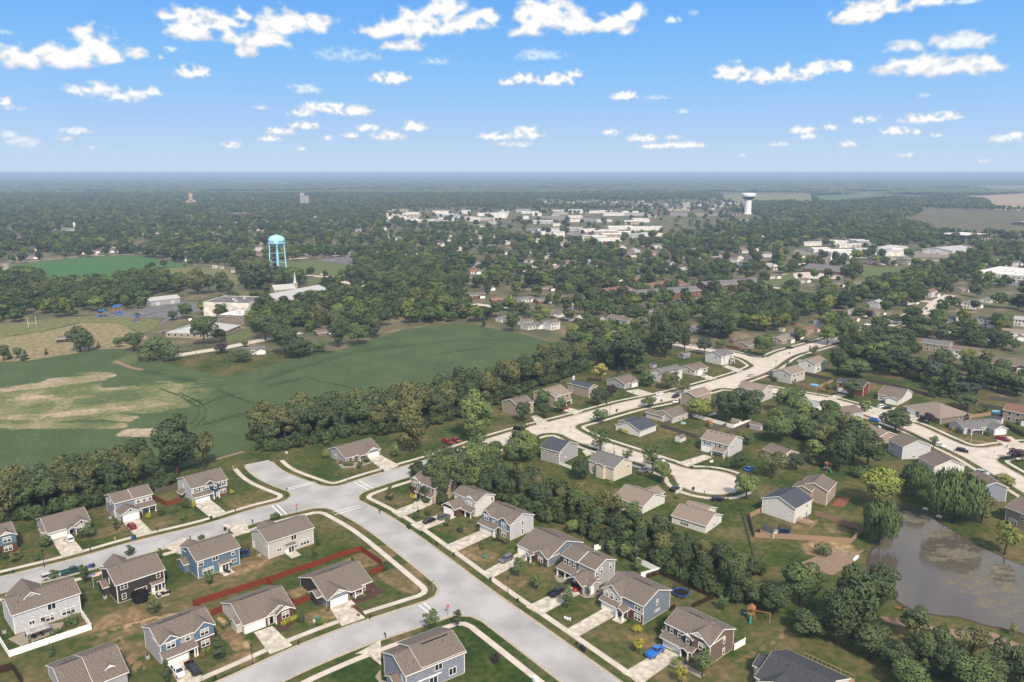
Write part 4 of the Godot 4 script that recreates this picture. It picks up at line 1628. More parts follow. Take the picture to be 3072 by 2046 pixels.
func tree(called: String, x: float, z: float, h: float, r: float, kind: String, tint: String, label: String, group := "", cat := "tree", y := 0.0):
	var K = KINDS[kind]
	var s := h / 10.0
	var nat: float = K[1] + K[4] * 0.75
	var sx: float = r / nat if r > 0.0 else s
	var pick = near_crowns[kind][int(absf(x * 7.3 + z * 3.1)) % near_crowns[kind].size()]
	var o = thing(called, label, cat, Vector3(x, y, z), fposmod(x * 12.9 + z * 4.7, TAU), group)
	var xf := Transform3D(Basis.from_scale(Vector3(sx, s, sx)), Vector3.ZERO)
	part(o, "trunk", pick[1], M("bark"), Transform3D(Basis.from_scale(Vector3(minf(sx, s) * 1.0, s, minf(sx, s))), Vector3.ZERO))
	part(o, "crown", pick[0], leaf_of(tint), xf)
	return o

func scatter_stuff(called: String, label: String, lists: Dictionary, cat := "woodland"):
	var o := Node3D.new()
	o.name = numbered(called)
	o.set_meta("kind", "stuff")
	tag(o, label, cat)
	add_child(o)
	for m in lists:
		var mm := MultiMesh.new()
		mm.transform_format = MultiMesh.TRANSFORM_3D
		mm.use_colors = true
		mm.mesh = m
		mm.instance_count = lists[m].size()
		var i := 0
		for t in lists[m]:
			mm.set_instance_transform(i, Transform3D(Basis(Vector3.UP, t[6]).scaled(Vector3(t[3], t[4], t[3])), Vector3(t[0], t[1], t[2])))
			mm.set_instance_color(i, t[5])
			i += 1
		var mi := MultiMeshInstance3D.new()
		mi.name = "crowns"
		mi.multimesh = mm
		mi.material_override = leaf_mat("leaf_mass", 2.3, 2.3, 2.3)
		o.add_child(mi, true)
	return o

var wood := {}
func add_wood(x: float, z: float, h: float, kind: String, tint: Array, y := 0.0, wide := 1.0):
	var list = far_crowns[kind]
	var m = list[rng.randi() % list.size()]
	if not wood.has(m):
		wood[m] = []
	var f := rng.randf_range(0.8, 1.15)
	var s := h / 10.0
	wood[m].append([x, y, z, s * wide * rng.randf_range(0.9, 1.15), s, Color(tint[0] * f, tint[1] * f, tint[2] * f), rng.randf() * TAU])

func inside(polys: Array, p: Vector2) -> bool:
	for q in polys:
		if q[1].has_point(p) and Geometry2D.is_point_in_polygon(p, q[0]):
			return true
	return false

func boxed(p: PackedVector2Array) -> Array:
	var r := Rect2(p[0], Vector2.ZERO)
	for q in p:
		r = r.expand(q)
	return [p, r]

var footprints := []
func near_building(p: Vector2, pad: float) -> bool:
	var key := Vector2i(floori(p.x / 40.0), floori(p.y / 40.0))
	for dx in [-1, 0, 1]:
		for dz in [-1, 0, 1]:
			for f in hashed.get(key + Vector2i(dx, dz), []):
				if Vector2(f[0], f[1]).distance_squared_to(p) < (f[2] + pad) * (f[2] + pad):
					return true
	return false
var hashed := {}
func claim(x: float, z: float, r: float):
	var key := Vector2i(floori(x / 40.0), floori(z / 40.0))
	if not hashed.has(key):
		hashed[key] = []
	hashed[key].append([x, z, r])

func make_trees():
	rng.seed = 12
	for t in TREES:
		for i in range(0, t[6].size(), 4):
			tree(t[1], t[6][i], t[6][i + 1], t[6][i + 2], t[6][i + 3], t[4], t[5], t[0], t[3], t[2])
	var under := {}
	var r2 := RandomNumberGenerator.new()
	for b in BELTS:
		r2.seed = int(b[1] * 100) + b[0].size()
		var line := pv(b[0])
		for i in line.size() - 1:
			var a := line[i]
			var e := line[i + 1]
			var L := a.distance_to(e)
			var nn := (e - a).normalized().orthogonal()
			var rows := maxi(1, int(b[1] / b[2]))
			for row in rows:
				var d: float = r2.randf() * b[2] * 0.5
				while d < L:
					var off: float = (row + 0.5 + r2.randf_range(-0.3, 0.3)) * b[1] / rows
					var p := a.lerp(e, d / L) + nn * off
					var h := r2.randf_range(b[3], b[4])
					var kind: String = ["tall", "round", "tall", "open"][r2.randi() % 4]
					tree("broadleaf_tree", p.x, p.y, h, h * r2.randf_range(0.3, 0.42), kind, b[5][r2.randi() % b[5].size()], b[6], b[7])
					d += b[2] * r2.randf_range(0.75, 1.3)
			var d2 := 0.0
			while d2 < L:
				for k in 2:
					var p: Vector2 = a.lerp(e, d2 / L) + nn * (r2.randf_range(-2.5, 4.0) if k == 0 else b[1] + r2.randf_range(-4.0, 2.5))
					var list = far_crowns["bush"]
					var m = list[r2.randi() % 3]
					if not under.has(m):
						under[m] = []
					var T = TINTS[["deep", "wood", "mid", "wood"][r2.randi() % 4]]
					var s := r2.randf_range(0.3, 0.62)
					under[m].append([p.x, 0.0, p.y, s * r2.randf_range(0.7, 1.1), s, Color(T[0], T[1], T[2]), r2.randf() * TAU])
				d2 += 1.7
	scatter_stuff("undergrowth", "dense scrub filling the foot of the tree belts", under, "undergrowth")
	var no := []
	no.append(boxed(pv(BEAN_FIELD)))
	for p in FIELDS:
		no.append(boxed(pv(p[2])))
	for p in LOTS:
		no.append(boxed(pv(p[1])))
	var dense := []
	for p in WOODS:
		dense.append(boxed(pv(p)))
	var yards := []
	for p in YARDS:
		yards.append(boxed(pv(p)))
	var sparse := []
	for p in SPARSE:
		sparse.append(boxed(pv(p)))
	rng.seed = 99
	var tints := ["wood", "wood", "mid", "deep", "olive", "mid", "bright", "bright", "wood", "mid", "lime"]
	var fr := FastNoiseLite.new()
	fr.seed = 8
	fr.frequency = 0.004
	var cand := []
	var z := -300.0
	while z > -4200.0:
		var step: float = clampf(-z * 0.009, 7.5, 16.0)
		var half := -z * 0.70 + 40.0
		var x := -half
		while x < half:
			var p := Vector2(x + rng.randf_range(-0.45, 0.45) * step, z + rng.randf_range(-0.45, 0.45) * step)
			x += step
			if inside(no, p):
				continue
			var far: float = clampf((-z - 1100.0) / 1600.0, 0, 1)
			var chance: float = lerpf(0.24, 0.85, far) + fr.get_noise_2d(p.x, p.y) * 0.45
			if inside(dense, p):
				chance = 0.7
			elif inside(sparse, p):
				chance = 0.07
			elif inside(yards, p):
				chance = 0.42
			elif z > -600:
				continue
			if rng.randf() > chance or near_building(p, 1.5):
				continue
			var on_road := false
			if z > -1000:
				for q in road_boxes:
					if q[1].has_point(p) and Geometry2D.is_point_in_polygon(p, q[0]):
						on_road = true
			if on_road:
				continue
			var h := rng.randf_range(7.5, 14.0) if rng.randf() < 0.8 else rng.randf_range(4.5, 7.0)
			if p.y < -1000:
				h = rng.randf_range(9.0, 16.0)
			cand.append([p.x, p.y, h, tints[rng.randi() % tints.size()], h / p.length()])
		z -= step
	cand.sort_custom(func(a, b): return a[4] > b[4])
	var lone := 0
	for t in cand:
		var kind: String = ["round", "tall", "round", "oval", "tall"][int(absf(t[0] * 3 + t[1])) % 5]
		if lone < LONE_MOST and absf(t[0]) < -t[1] * 0.66:
			lone += 1
			tree("broadleaf_tree", t[0], t[1], t[2], t[2] * 0.42, kind, t[3], "leafy tree among the streets and woods beyond the bean field", "trees beyond the bean field")
		else:
			add_wood(t[0], t[1], t[2], kind if kind != "oval" else "round", TINTS[t[3]], 0.0, 1.15)
	scatter_stuff("woodland", "broad wooded town and country reaching to the horizon", wood)

	far_forest(no)

func far_forest(no: Array):
	rng.seed = 31
	var fr := FastNoiseLite.new()
	fr.seed = 8
	fr.frequency = 0.0007
	var rows := []
	var z := -4150.0
	while z > -70000.0:
		rows.append(z)
		z *= 1.0066 if z > -20000.0 else 1.02
	var cols := 250
	var v := PackedVector3Array()
	var c := PackedColorArray()
	var open := PackedByteArray()
	var tints := ["wood", "deep", "mid", "wood", "olive"]
	for i in rows.size():
		for j in cols + 1:
			var x: float = rows[i] * -1.5 * (float(j) / cols - 0.5) * (1.0 + rng.randf_range(-0.003, 0.003))
			var zz: float = rows[i] * (1.0 + rng.randf_range(-0.002, 0.002))
			var p := Vector2(x, zz)
			open.append(1 if fr.get_noise_2d(p.x, p.y * 1.8) < -0.2 or (zz > -12000 and inside(no, p)) else 0)
			v.append(Vector3(x, rng.randf_range(4.0, 17.0), zz))
			var T = TINTS[tints[rng.randi() % 5]]
			var f := rng.randf_range(0.75, 1.1)
			c.append(Color(T[0] * f, T[1] * f, T[2] * f))
	var m := Mb.new()
	var pv3 := PackedVector3Array()
	var nn := PackedVector3Array()
	var cc := PackedColorArray()
	for i in rows.size() - 1:
		for j in cols:
			var q := [i * (cols + 1) + j, i * (cols + 1) + j + 1, (i + 1) * (cols + 1) + j + 1, (i + 1) * (cols + 1) + j]
			if open[q[0]] + open[q[1]] + open[q[2]] + open[q[3]] > 0:
				continue
			for tr in [[0, 2, 1], [0, 3, 2]]:
				var n := (v[q[tr[2]]] - v[q[tr[0]]]).cross(v[q[tr[1]]] - v[q[tr[0]]]).normalized()
				for k in tr:
					pv3.append(v[q[k]])
					nn.append(n)
					cc.append(c[q[tr[0]]])
	var a := []
	a.resize(Mesh.ARRAY_MAX)
	a[Mesh.ARRAY_VERTEX] = pv3
	a[Mesh.ARRAY_NORMAL] = nn
	a[Mesh.ARRAY_COLOR] = cc
	var me := ArrayMesh.new()
	me.add_surface_from_arrays(Mesh.PRIMITIVE_TRIANGLES, a)
	var o = solo("far_forest", me, M("leaf_mass"), "hazy wooded country stretching to the horizon", "woodland")
	o.set_meta("kind", "stuff")

var road_boxes := []

# ----- fences
func fence(pts: PackedVector2Array, h: float, mt: String, style: String, label: String, category := "fence"):
	var o = thing("fence", label, category, Vector3(pts[0].x, 0, pts[0].y))
	for i in pts.size() - 1:
		var a := pts[i] - pts[0]
		var b := pts[i + 1] - pts[0]
		var L := a.distance_to(b)
		var k := maxi(1, roundi(L / 2.4))
		var w := L / k
		var turn := -atan2(b.y - a.y, b.x - a.x)
		var key := "fence %s %.2f %.1f" % [style, w, h]
		var pm = cached(key, func():
			var m := Mb.new()
			if style == "picket":
				var n := int(w / 0.16)
				for j in n:
					var x := 0.1 + (w - 0.2) * j / n
					m.box(Vector3(x, 0.06, -0.012), Vector3(x + 0.11, h - 0.02 * (j % 3), 0.012))
				for y in [0.35, h - 0.35]:
					m.box(Vector3(0.05, y, -0.05), Vector3(w - 0.05, y + 0.09, -0.012))
			elif style == "rail":
				for y in [0.25, 0.6, 0.95]:
					m.box(Vector3(0.05, y, -0.03), Vector3(w - 0.05, y + 0.13, 0.03))
			elif style == "vinyl":
				m.box(Vector3(0.06, 0.08, -0.025), Vector3(w - 0.06, h - 0.12, 0.025))
				for y in [0.06, h - 0.16]:
					m.box(Vector3(0.06, y, -0.045), Vector3(w - 0.06, y + 0.14, 0.045))
			else:
				var n := maxi(6, int(w / 0.15))
				for j in n:
					var x := 0.05 + (w - 0.1) * j / n
					m.box(Vector3(x, 0.05, -0.012 - 0.006 * (j % 2)), Vector3(x + (w - 0.1) / n - 0.012, h - 0.015 * (j % 3), 0.012 - 0.006 * (j % 2)))
				for y in [0.3, h * 0.5, h - 0.3]:
					m.box(Vector3(0.05, y, -0.06), Vector3(w - 0.05, y + 0.08, -0.019))
			return m.mesh())
		var qm = cached("fencepost %s %.1f" % [style, h], func():
			var m := Mb.new()
			m.box(Vector3(-0.055, -0.1, -0.055), Vector3(0.055, h + 0.06, 0.055))
			if style == "vinyl":
				m.box(Vector3(-0.085, h + 0.06, -0.085), Vector3(0.085, h + 0.13, 0.085))
			return m.mesh())
		for j in k:
			var p := a.lerp(b, float(j) / k)
			part(o, "panel", pm, M(mt), Transform3D(Basis(Vector3.UP, turn), Vector3(p.x, 0, p.y)))
			part(o, "post", qm, M(mt), Transform3D(Basis(Vector3.UP, turn), Vector3(p.x, 0, p.y)))
		if i == pts.size() - 2:
			part(o, "post", qm, M(mt), Transform3D(Basis(Vector3.UP, turn), Vector3(b.x, 0, b.y)))
	return o

# ----- vehicles (pointing along local +x)
func loft(m: Mb, secs: Array):
	var last = null
	for s in secs:
		var r := [Vector3(s[0], s[3], -s[1]), Vector3(s[0], s[3], s[1]), Vector3(s[0], lerpf(s[3], s[4], 0.55), s[2]), Vector3(s[0], s[4], s[2] * 0.93), Vector3(s[0], s[4], -s[2] * 0.93), Vector3(s[0], lerpf(s[3], s[4], 0.55), -s[2])]
		if last != null:
			for i in 6:
				m.quad(last[i], r[i], r[(i + 1) % 6], last[(i + 1) % 6])
		else:
			for i in range(1, 5):
				m.tri(r[0], r[i], r[i + 1])
		last = r
	for i in range(1, 5):
		m.tri(last[0], last[i + 1], last[i])

func frustum(m: Mb, x0, x1, y0, w0, u0, u1, y1, w1):
	var p := [Vector3(x0, y0, w0), Vector3(x1, y0, w0), Vector3(x1, y0, -w0), Vector3(x0, y0, -w0)]
	var q := [Vector3(u0, y1, w1), Vector3(u1, y1, w1), Vector3(u1, y1, -w1), Vector3(u0, y1, -w1)]
	for i in 4:
		m.quad(p[i], p[(i + 1) % 4], q[(i + 1) % 4], q[i])
	m.quad(q[0], q[1], q[2], q[3])

func vehicle(kind: String, paint: String, at: Vector3, turn: float, label: String, group := ""):
	var nm: String = {"sedan": "car", "suv": "suv", "pickup": "pickup_truck", "van": "van"}[kind]
	var o = thing(nm, label, "car" if kind != "pickup" else "pickup truck", at, turn, group)
	var L: float = {"sedan": 4.8, "suv": 4.7, "pickup": 5.8, "van": 5.1}[kind]
	var h := L / 2
	var wl: float = 0.33 if kind == "sedan" else 0.38
	part(o, "body", cached("body " + kind, func():
		var m := Mb.new()
		match kind:
			"sedan":
				loft(m, [[-h, 0.7, 0.78, 0.34, 0.86], [-h + 0.35, 0.84, 0.9, 0.24, 0.96], [-1.0, 0.88, 0.93, 0.22, 0.95], [0.6, 0.88, 0.93, 0.22, 0.93], [h - 0.6, 0.85, 0.9, 0.24, 0.82], [h, 0.68, 0.74, 0.34, 0.66]])
			"suv":
				loft(m, [[-h, 0.8, 0.85, 0.36, 1.05], [-h + 0.25, 0.88, 0.93, 0.3, 1.1], [0.5, 0.9, 0.95, 0.28, 1.08], [h - 0.7, 0.88, 0.92, 0.3, 1.0], [h, 0.72, 0.8, 0.38, 0.82]])
			"pickup":
				loft(m, [[-h, 0.92, 0.97, 0.5, 0.8], [-h + 0.1, 0.94, 0.99, 0.45, 0.82], [0.5, 0.95, 1.0, 0.42, 1.18], [h - 0.5, 0.92, 0.98, 0.45, 1.12], [h, 0.82, 0.88, 0.5, 0.95]])
				for s in [-1.0, 1.0]:
					m.box(Vector3(-h, 0.8, s * 0.93 - 0.07), Vector3(-0.55, 1.28, s * 0.93 + 0.07))
				m.box(Vector3(-h, 0.8, -0.86), Vector3(-h + 0.08, 1.28, 0.86))
				m.box(Vector3(-0.62, 0.8, -0.86), Vector3(-0.55, 1.28, 0.86))
			"van":
				loft(m, [[-h, 0.85, 0.92, 0.36, 1.1], [0.5, 0.92, 0.97, 0.3, 1.15], [h - 0.5, 0.88, 0.93, 0.32, 1.0], [h, 0.75, 0.82, 0.4, 0.85]])
		return m.mesh()), M(paint))
	var gl: Array = {"sedan": [-1.75, 1.15, 0.93, 0.84, -0.95, 0.35, 1.42, 0.62], "suv": [-2.25, 1.2, 1.07, 0.88, -1.95, 0.45, 1.66, 0.68], "pickup": [-0.55, 1.55, 1.15, 0.9, -0.35, 0.75, 1.84, 0.7], "van": [-2.45, 1.5, 1.12, 0.9, -2.25, 0.6, 1.75, 0.72]}[kind]
	part(o, "windows", cached("glass " + kind, func():
		var m := Mb.new()
		frustum(m, gl[0], gl[1], gl[2] - 0.02, gl[3], gl[4], gl[5], gl[6] - 0.03, gl[7])
		return m.mesh()), M("glass"))
	part(o, "roof", cached("top " + kind, func():
		var m := Mb.new()
		m.box(Vector3(gl[4] - 0.04, gl[6] - 0.04, -gl[7] - 0.03), Vector3(gl[5] + 0.04, gl[6] + 0.03, gl[7] + 0.03))
		for s in [-1.0, 1.0]:
			for t in [[gl[0], gl[4]], [lerpf(gl[0], gl[1], 0.5), lerpf(gl[4], gl[5], 0.5)], [gl[1], gl[5]]]:
				m.bar(Vector3(t[0], gl[2] - 0.03, s * gl[3]), Vector3(t[1], gl[6], s * gl[7]), 0.09, 0.07)
		return m.mesh()), M(paint))
	if kind == "pickup":
		part(o, "bed_floor", cached("bed", func():
			var m := Mb.new()
			m.box(Vector3(-h + 0.08, 0.8, -0.86), Vector3(-0.62, 0.86 if paint != "car_blue" else 1.26, 0.86))
			return m.mesh()), M("black") if paint != "car_blue" else M("car_grey"))
	var wm = cached("tyre %s" % wl, func():
		var m := Mb.new()
		m.xf = Transform3D(Basis(Vector3.RIGHT, PI / 2), Vector3.ZERO)
		m.lathe(Vector3(0, -0.11, 0), [[wl * 0.9, 0], [wl, 0.04], [wl, 0.18], [wl * 0.9, 0.22]], 14)
		return m.mesh())
	var rm = cached("rim %s" % wl, func():
		var m := Mb.new()
		m.xf = Transform3D(Basis(Vector3.RIGHT, PI / 2), Vector3.ZERO)
		m.lathe(Vector3(0, -0.12, 0), [[wl * 0.58, 0], [wl * 0.6, 0.12], [wl * 0.58, 0.24]], 10)
		return m.mesh())
	for sx in [-1.0, 1.0]:
		for sz in [-1.0, 1.0]:
			var w = part(o, "wheel", wm, M("tyre"), at3(Vector3(sx * L * 0.3, wl, sz * (0.86 if kind != "pickup" else 0.92))))
			part(w, "rim", rm, M("rim"))
	for s in [-1.0, 1.0]:
		part(o, "headlight", cached("hl", func():
			var m := Mb.new()
			m.box(Vector3(-0.06, -0.08, -0.18), Vector3(0.05, 0.08, 0.18))
			return m.mesh()), M("head_lamp"), at3(Vector3(h - 0.07, 0.72 if kind == "sedan" else 0.88, s * 0.58)))
		part(o, "taillight", cached("hl", func(): return null), M("tail_lamp"), at3(Vector3(-h + 0.06, 0.8 if kind == "sedan" else 0.95, s * 0.62)))
	return o

# ----- street furniture
func make_street_things():
	var lamp_m = [null, null]
	for p in LAMPS:
		var o = thing("street_lamp", p[3], "street lamp", Vector3(p[0], 0.05, p[1]), 0, "street lamps")
		part(o, "pole", cached("lamp_pole", func():
			var m := Mb.new()
			m.lathe(Vector3.ZERO, [[0.16, 0], [0.16, 0.3], [0.08, 0.5], [0.06, 4.3]], 8)
			return m.mesh()), M("black"), Transform3D(Basis.from_scale(Vector3(1, p[2] / 5.0, 1)), Vector3.ZERO))
		part(o, "lantern", cached("lantern", func():
			var m := Mb.new()
			m.lathe(Vector3.ZERO, [[0.1, 0], [0.2, 0.1], [0.24, 0.5], [0.28, 0.52], [0.05, 0.78]], 8)
			return m.mesh()), M("black"), at3(Vector3(0, p[2] * 4.3 / 5.0, 0)))
	for p in MAILBOXES:
		var o = thing("mailbox", "black mailbox on post at the kerb", "mailbox", Vector3(p[0], 0.06, p[1]), deg_to_rad(p[2]), "mailboxes at the kerb")
		part(o, "post", cached("mailpost", func():
			var m := Mb.new()
			m.box(Vector3(-0.08, -0.05, -0.08), Vector3(0.08, 1.35, 0.08))
			m.box(Vector3(-0.06, 0.95, -0.1), Vector3(0.06, 1.05, 0.55))
			return m.mesh()), M("black"))
		part(o, "box", cached("mailbox", func():
			var m := Mb.new()
			m.box(Vector3(-0.13, 1.05, -0.05), Vector3(0.13, 1.25, 0.6))
			m.tube([Vector3(0, 1.25, -0.05), Vector3(0, 1.25, 0.6)], [0.13, 0.13], 10)
			return m.mesh()), M("black"))
	for p in BINS:
		var o = thing("wheelie_bin", "%s wheelie bin left at the kerb" % {"bin_green": "dark green", "bin_dark": "black", "bin_blue": "blue"}[p[3]], "bin", Vector3(p[0], p[4], p[1]), deg_to_rad(p[2]), "wheelie bins at the kerb")
		part(o, "tub", cached("tub", func():
			var m := Mb.new()
			frustum(m, -0.3, 0.3, 0.06, 0.28, -0.36, 0.36, 1.0, 0.33)
			m.box(Vector3(-0.33, 0.0, -0.3), Vector3(-0.2, 0.25, 0.3))
			return m.mesh()), M(p[3]))
		part(o, "lid", cached("lid", func():
			var m := Mb.new()
			m.box(Vector3(-0.4, 1.0, -0.36), Vector3(0.4, 1.09, 0.36))
			return m.mesh()), M(p[3]))
	for p in HYDRANTS:
		var m := Mb.new()
		m.lathe(Vector3.ZERO, [[0.2, 0], [0.2, 0.08], [0.12, 0.1], [0.12, 0.55], [0.18, 0.58], [0.14, 0.75], [0.04, 0.85]], 10)
		m.bar(Vector3(-0.25, 0.45, 0), Vector3(0.25, 0.45, 0), 0.14, 0.14)
		solo("fire_hydrant", m.mesh(), M("hydrant"), p[2], "hydrant", Vector3(p[0], 0.0, p[1]))
	for p in UTIL:
		var m := Mb.new()
		m.box(Vector3(-p[2] / 2, 0, -p[4] / 2), Vector3(p[2] / 2, p[3] * 0.88, p[4] / 2))
		frustum(m, -p[2] / 2 - 0.04, p[2] / 2 + 0.04, p[3] * 0.88, p[4] / 2 + 0.04, -p[2] / 2 + 0.05, p[2] / 2 - 0.05, p[3], p[4] / 2 - 0.05)
		solo("utility_box", m.mesh(), M(p[5]), p[6], "utility box", Vector3(p[0], 0, p[1]), 0.7, "utility boxes")
	for p in STOPS:
		var o = thing("stop_sign", p[3], "sign", Vector3(p[0], 0, p[1]), deg_to_rad(p[2]))
		var m := Mb.new()
		m.box(Vector3(-0.035, 0, -0.035), Vector3(0.035, 2.9, 0.035))
		part(o, "post", m.mesh(), M("black"))
		m = Mb.new()
		var r := []
		for i in 8:
			r.append(Vector3(cos(TAU * (i + 0.5) / 8) * 0.46, 2.5 + sin(TAU * (i + 0.5) / 8) * 0.46, 0.05))
		m.cap(r, true)
		var r2 := []
		for q in r:
			r2.append(q - Vector3(0, 0, 0.01))
		m.cap(r2, false)
		part(o, "plate", m.mesh(), M("sign_red"))
		var t := TextMesh.new()
		t.text = "STOP"
		t.font_size = 32
		t.pixel_size = 0.0085
		t.depth = 0.01
		part(o, "lettering", t, M("paint"), at3(Vector3(0, 2.5, 0.06)))
	for p in STREET_SIGNS:
		var o = thing("street_sign", p[2], "sign", Vector3(p[0], 0, p[1]), 0.75)
		var m := Mb.new()
		m.box(Vector3(-0.03, 0, -0.03), Vector3(0.03, 3.0, 0.03))
		part(o, "post", m.mesh(), M("galv"))
		for k in 2:
			m = Mb.new()
			m.box(Vector3(-0.45, 2.75 + k * 0.22, -0.012), Vector3(0.45, 2.95 + k * 0.22, 0.012))
			part(o, "blade", m.mesh(), M("sign_green"), Transform3D(Basis(Vector3.UP, k * PI / 2), Vector3.ZERO))

func trampoline(at: Vector3, r: float, pad: String, net: bool, label: String):
	var o = thing("trampoline", label, "trampoline", at)
	var m := Mb.new()
	m.lathe(Vector3(0, 0.78, 0), [[r - 0.35, 0], [r - 0.35, 0.02]], 28)
	part(o, "jumping_mat", m.mesh(), M("mesh_black"))
	m = Mb.new()
	var a := m.ring(Vector3(0, 0.83, 0), r, 28)
	var b := m.ring(Vector3(0, 0.83, 0), r - 0.4, 28)
	var c := m.ring(Vector3(0, 0.74, 0), r, 28)
	for i in 28:
		var j := (i + 1) % 28
		m.quad(a[i], a[j], b[j], b[i])
		m.quad(c[i], c[j], a[j], a[i])
	part(o, "pad", m.mesh(), M(pad))
	for i in 6:
		m = Mb.new()
		var p := Vector3(cos(TAU * i / 6), 0, sin(TAU * i / 6)) * (r - 0.05)
		m.tube([p, p + Vector3(0, 0.78, 0)], [0.04, 0.04], 6)
		part(o, "leg", m.mesh(), M("steel"))
		m = Mb.new()
		m.tube([p * 1.02 + Vector3(0, 0.7, 0), p * 1.03 + Vector3(0, 2.6, 0)], [0.035, 0.035], 6)
		part(o, "net_pole", m.mesh(), M("black"))
	m = Mb.new()
	m.skin(m.ring(Vector3(0, 0.85, 0), r - 0.05, 28), m.ring(Vector3(0, 2.55, 0), r, 28))
	part(o, "safety_net", m.mesh(), M("net") if net else M("mesh_black"))
	return o

func ac_unit(at: Vector3, label: String):
	var o = thing("air_conditioner", label, "air conditioner", at, 0.75, "air conditioners beside houses")
	var m := Mb.new()
	m.box(Vector3(-0.42, 0, -0.42), Vector3(0.42, 0.85, 0.42))
	part(o, "cabinet", m.mesh(), M("steel"))
	m = Mb.new()
	m.lathe(Vector3(0, 0.85, 0), [[0.36, 0], [0.36, 0.04], [0.1, 0.06]], 14)
	part(o, "fan_grille", m.mesh(), M("black"))

# ----- people: one skin round a set of bones
func person(at: Vector3, turn: float, label: String, bones: Array, cell := 0.035):
	var lo := Vector3(1e9, 1e9, 1e9)
	var hi := -lo
	for b in bones:
		for i in 2:
			var e: Vector3 = Vector3.ONE * (maxf(b[2], b[3]) + 0.08)
			lo = lo.min(b[i] - e)
			hi = hi.max(b[i] + e)
	var N := Vector3i(((hi - lo) / cell).ceil()) + Vector3i.ONE
	var val := PackedFloat32Array()
	val.resize(N.x * N.y * N.z)
	var own := PackedInt32Array()
	own.resize(val.size())
	var at_ := func(x, y, z): return (z * N.y + y) * N.x + x
	for z in N.z:
		for y in N.y:
			for x in N.x:
				var p := lo + Vector3(x, y, z) * cell
				var d := 9.0
				var best := 9.0
				var who := 0
				for k in bones.size():
					var b = bones[k]
					var ab: Vector3 = b[1] - b[0]
					var t: float = clampf((p - b[0]).dot(ab) / maxf(ab.length_squared(), 1e-6), 0, 1)
					var q: float = p.distance_to(b[0] + ab * t) - lerpf(b[2], b[3], t)
					if q < best:
						best = q
						who = k
					var h: float = clampf(0.5 + 0.5 * (d - q) / 0.035, 0, 1)
					d = lerpf(d, q, h) - 0.035 * h * (1.0 - h)
				val[at_.call(x, y, z)] = d
				own[at_.call(x, y, z)] = who
	var cellv := {}
	var m := Mb.new()
	for z in N.z - 1:
		for y in N.y - 1:
			for x in N.x - 1:
				var s := Vector3.ZERO
				var k := 0
				for e in [[0, 0, 0, 1, 0, 0], [0, 1, 0, 1, 1, 0], [0, 0, 1, 1, 0, 1], [0, 1, 1, 1, 1, 1], [0, 0, 0, 0, 1, 0], [1, 0, 0, 1, 1, 0], [0, 0, 1, 0, 1, 1], [1, 0, 1, 1, 1, 1], [0, 0, 0, 0, 0, 1], [1, 0, 0, 1, 0, 1], [0, 1, 0, 0, 1, 1], [1, 1, 0, 1, 1, 1]]:
					var va: float = val[at_.call(x + e[0], y + e[1], z + e[2])]
					var vb: float = val[at_.call(x + e[3], y + e[4], z + e[5])]
					if (va < 0.0) != (vb < 0.0):
						var t := va / (va - vb)
						s += Vector3(x, y, z) + Vector3(e[0], e[1], e[2]).lerp(Vector3(e[3], e[4], e[5]), t)
						k += 1
				if k > 0:
					cellv[Vector3i(x, y, z)] = lo + s / k * cell
	for key in cellv:
		var v0: float = val[at_.call(key.x, key.y, key.z)]
		for ax in 3:
			var d := Vector3i(1 if ax == 0 else 0, 1 if ax == 1 else 0, 1 if ax == 2 else 0)
			var e: Vector3i = key + d
			if e.x >= N.x or e.y >= N.y or e.z >= N.z:
				continue
			var v1: float = val[at_.call(e.x, e.y, e.z)]
			if (v0 < 0.0) == (v1 < 0.0):
				continue
			var u := Vector3i(d.y, d.z, d.x)
			var w := Vector3i(d.z, d.x, d.y)
			var q := [key, key - u, key - u - w, key - w]
			var ok := true
			for c in q:
				if not cellv.has(c):
					ok = false
			if not ok:
				continue
			m.col = bones[own[at_.call(key.x, key.y, key.z)]][4]
			if v0 < 0.0:
				m.quad(cellv[q[0]], cellv[q[1]], cellv[q[2]], cellv[q[3]])
			else:
				m.quad(cellv[q[3]], cellv[q[2]], cellv[q[1]], cellv[q[0]])
	var mt := StandardMaterial3D.new()
	mt.vertex_color_use_as_albedo = true
	mt.roughness = 0.8
	return solo("person", m.mesh(true), mt, label, "person", at, turn)

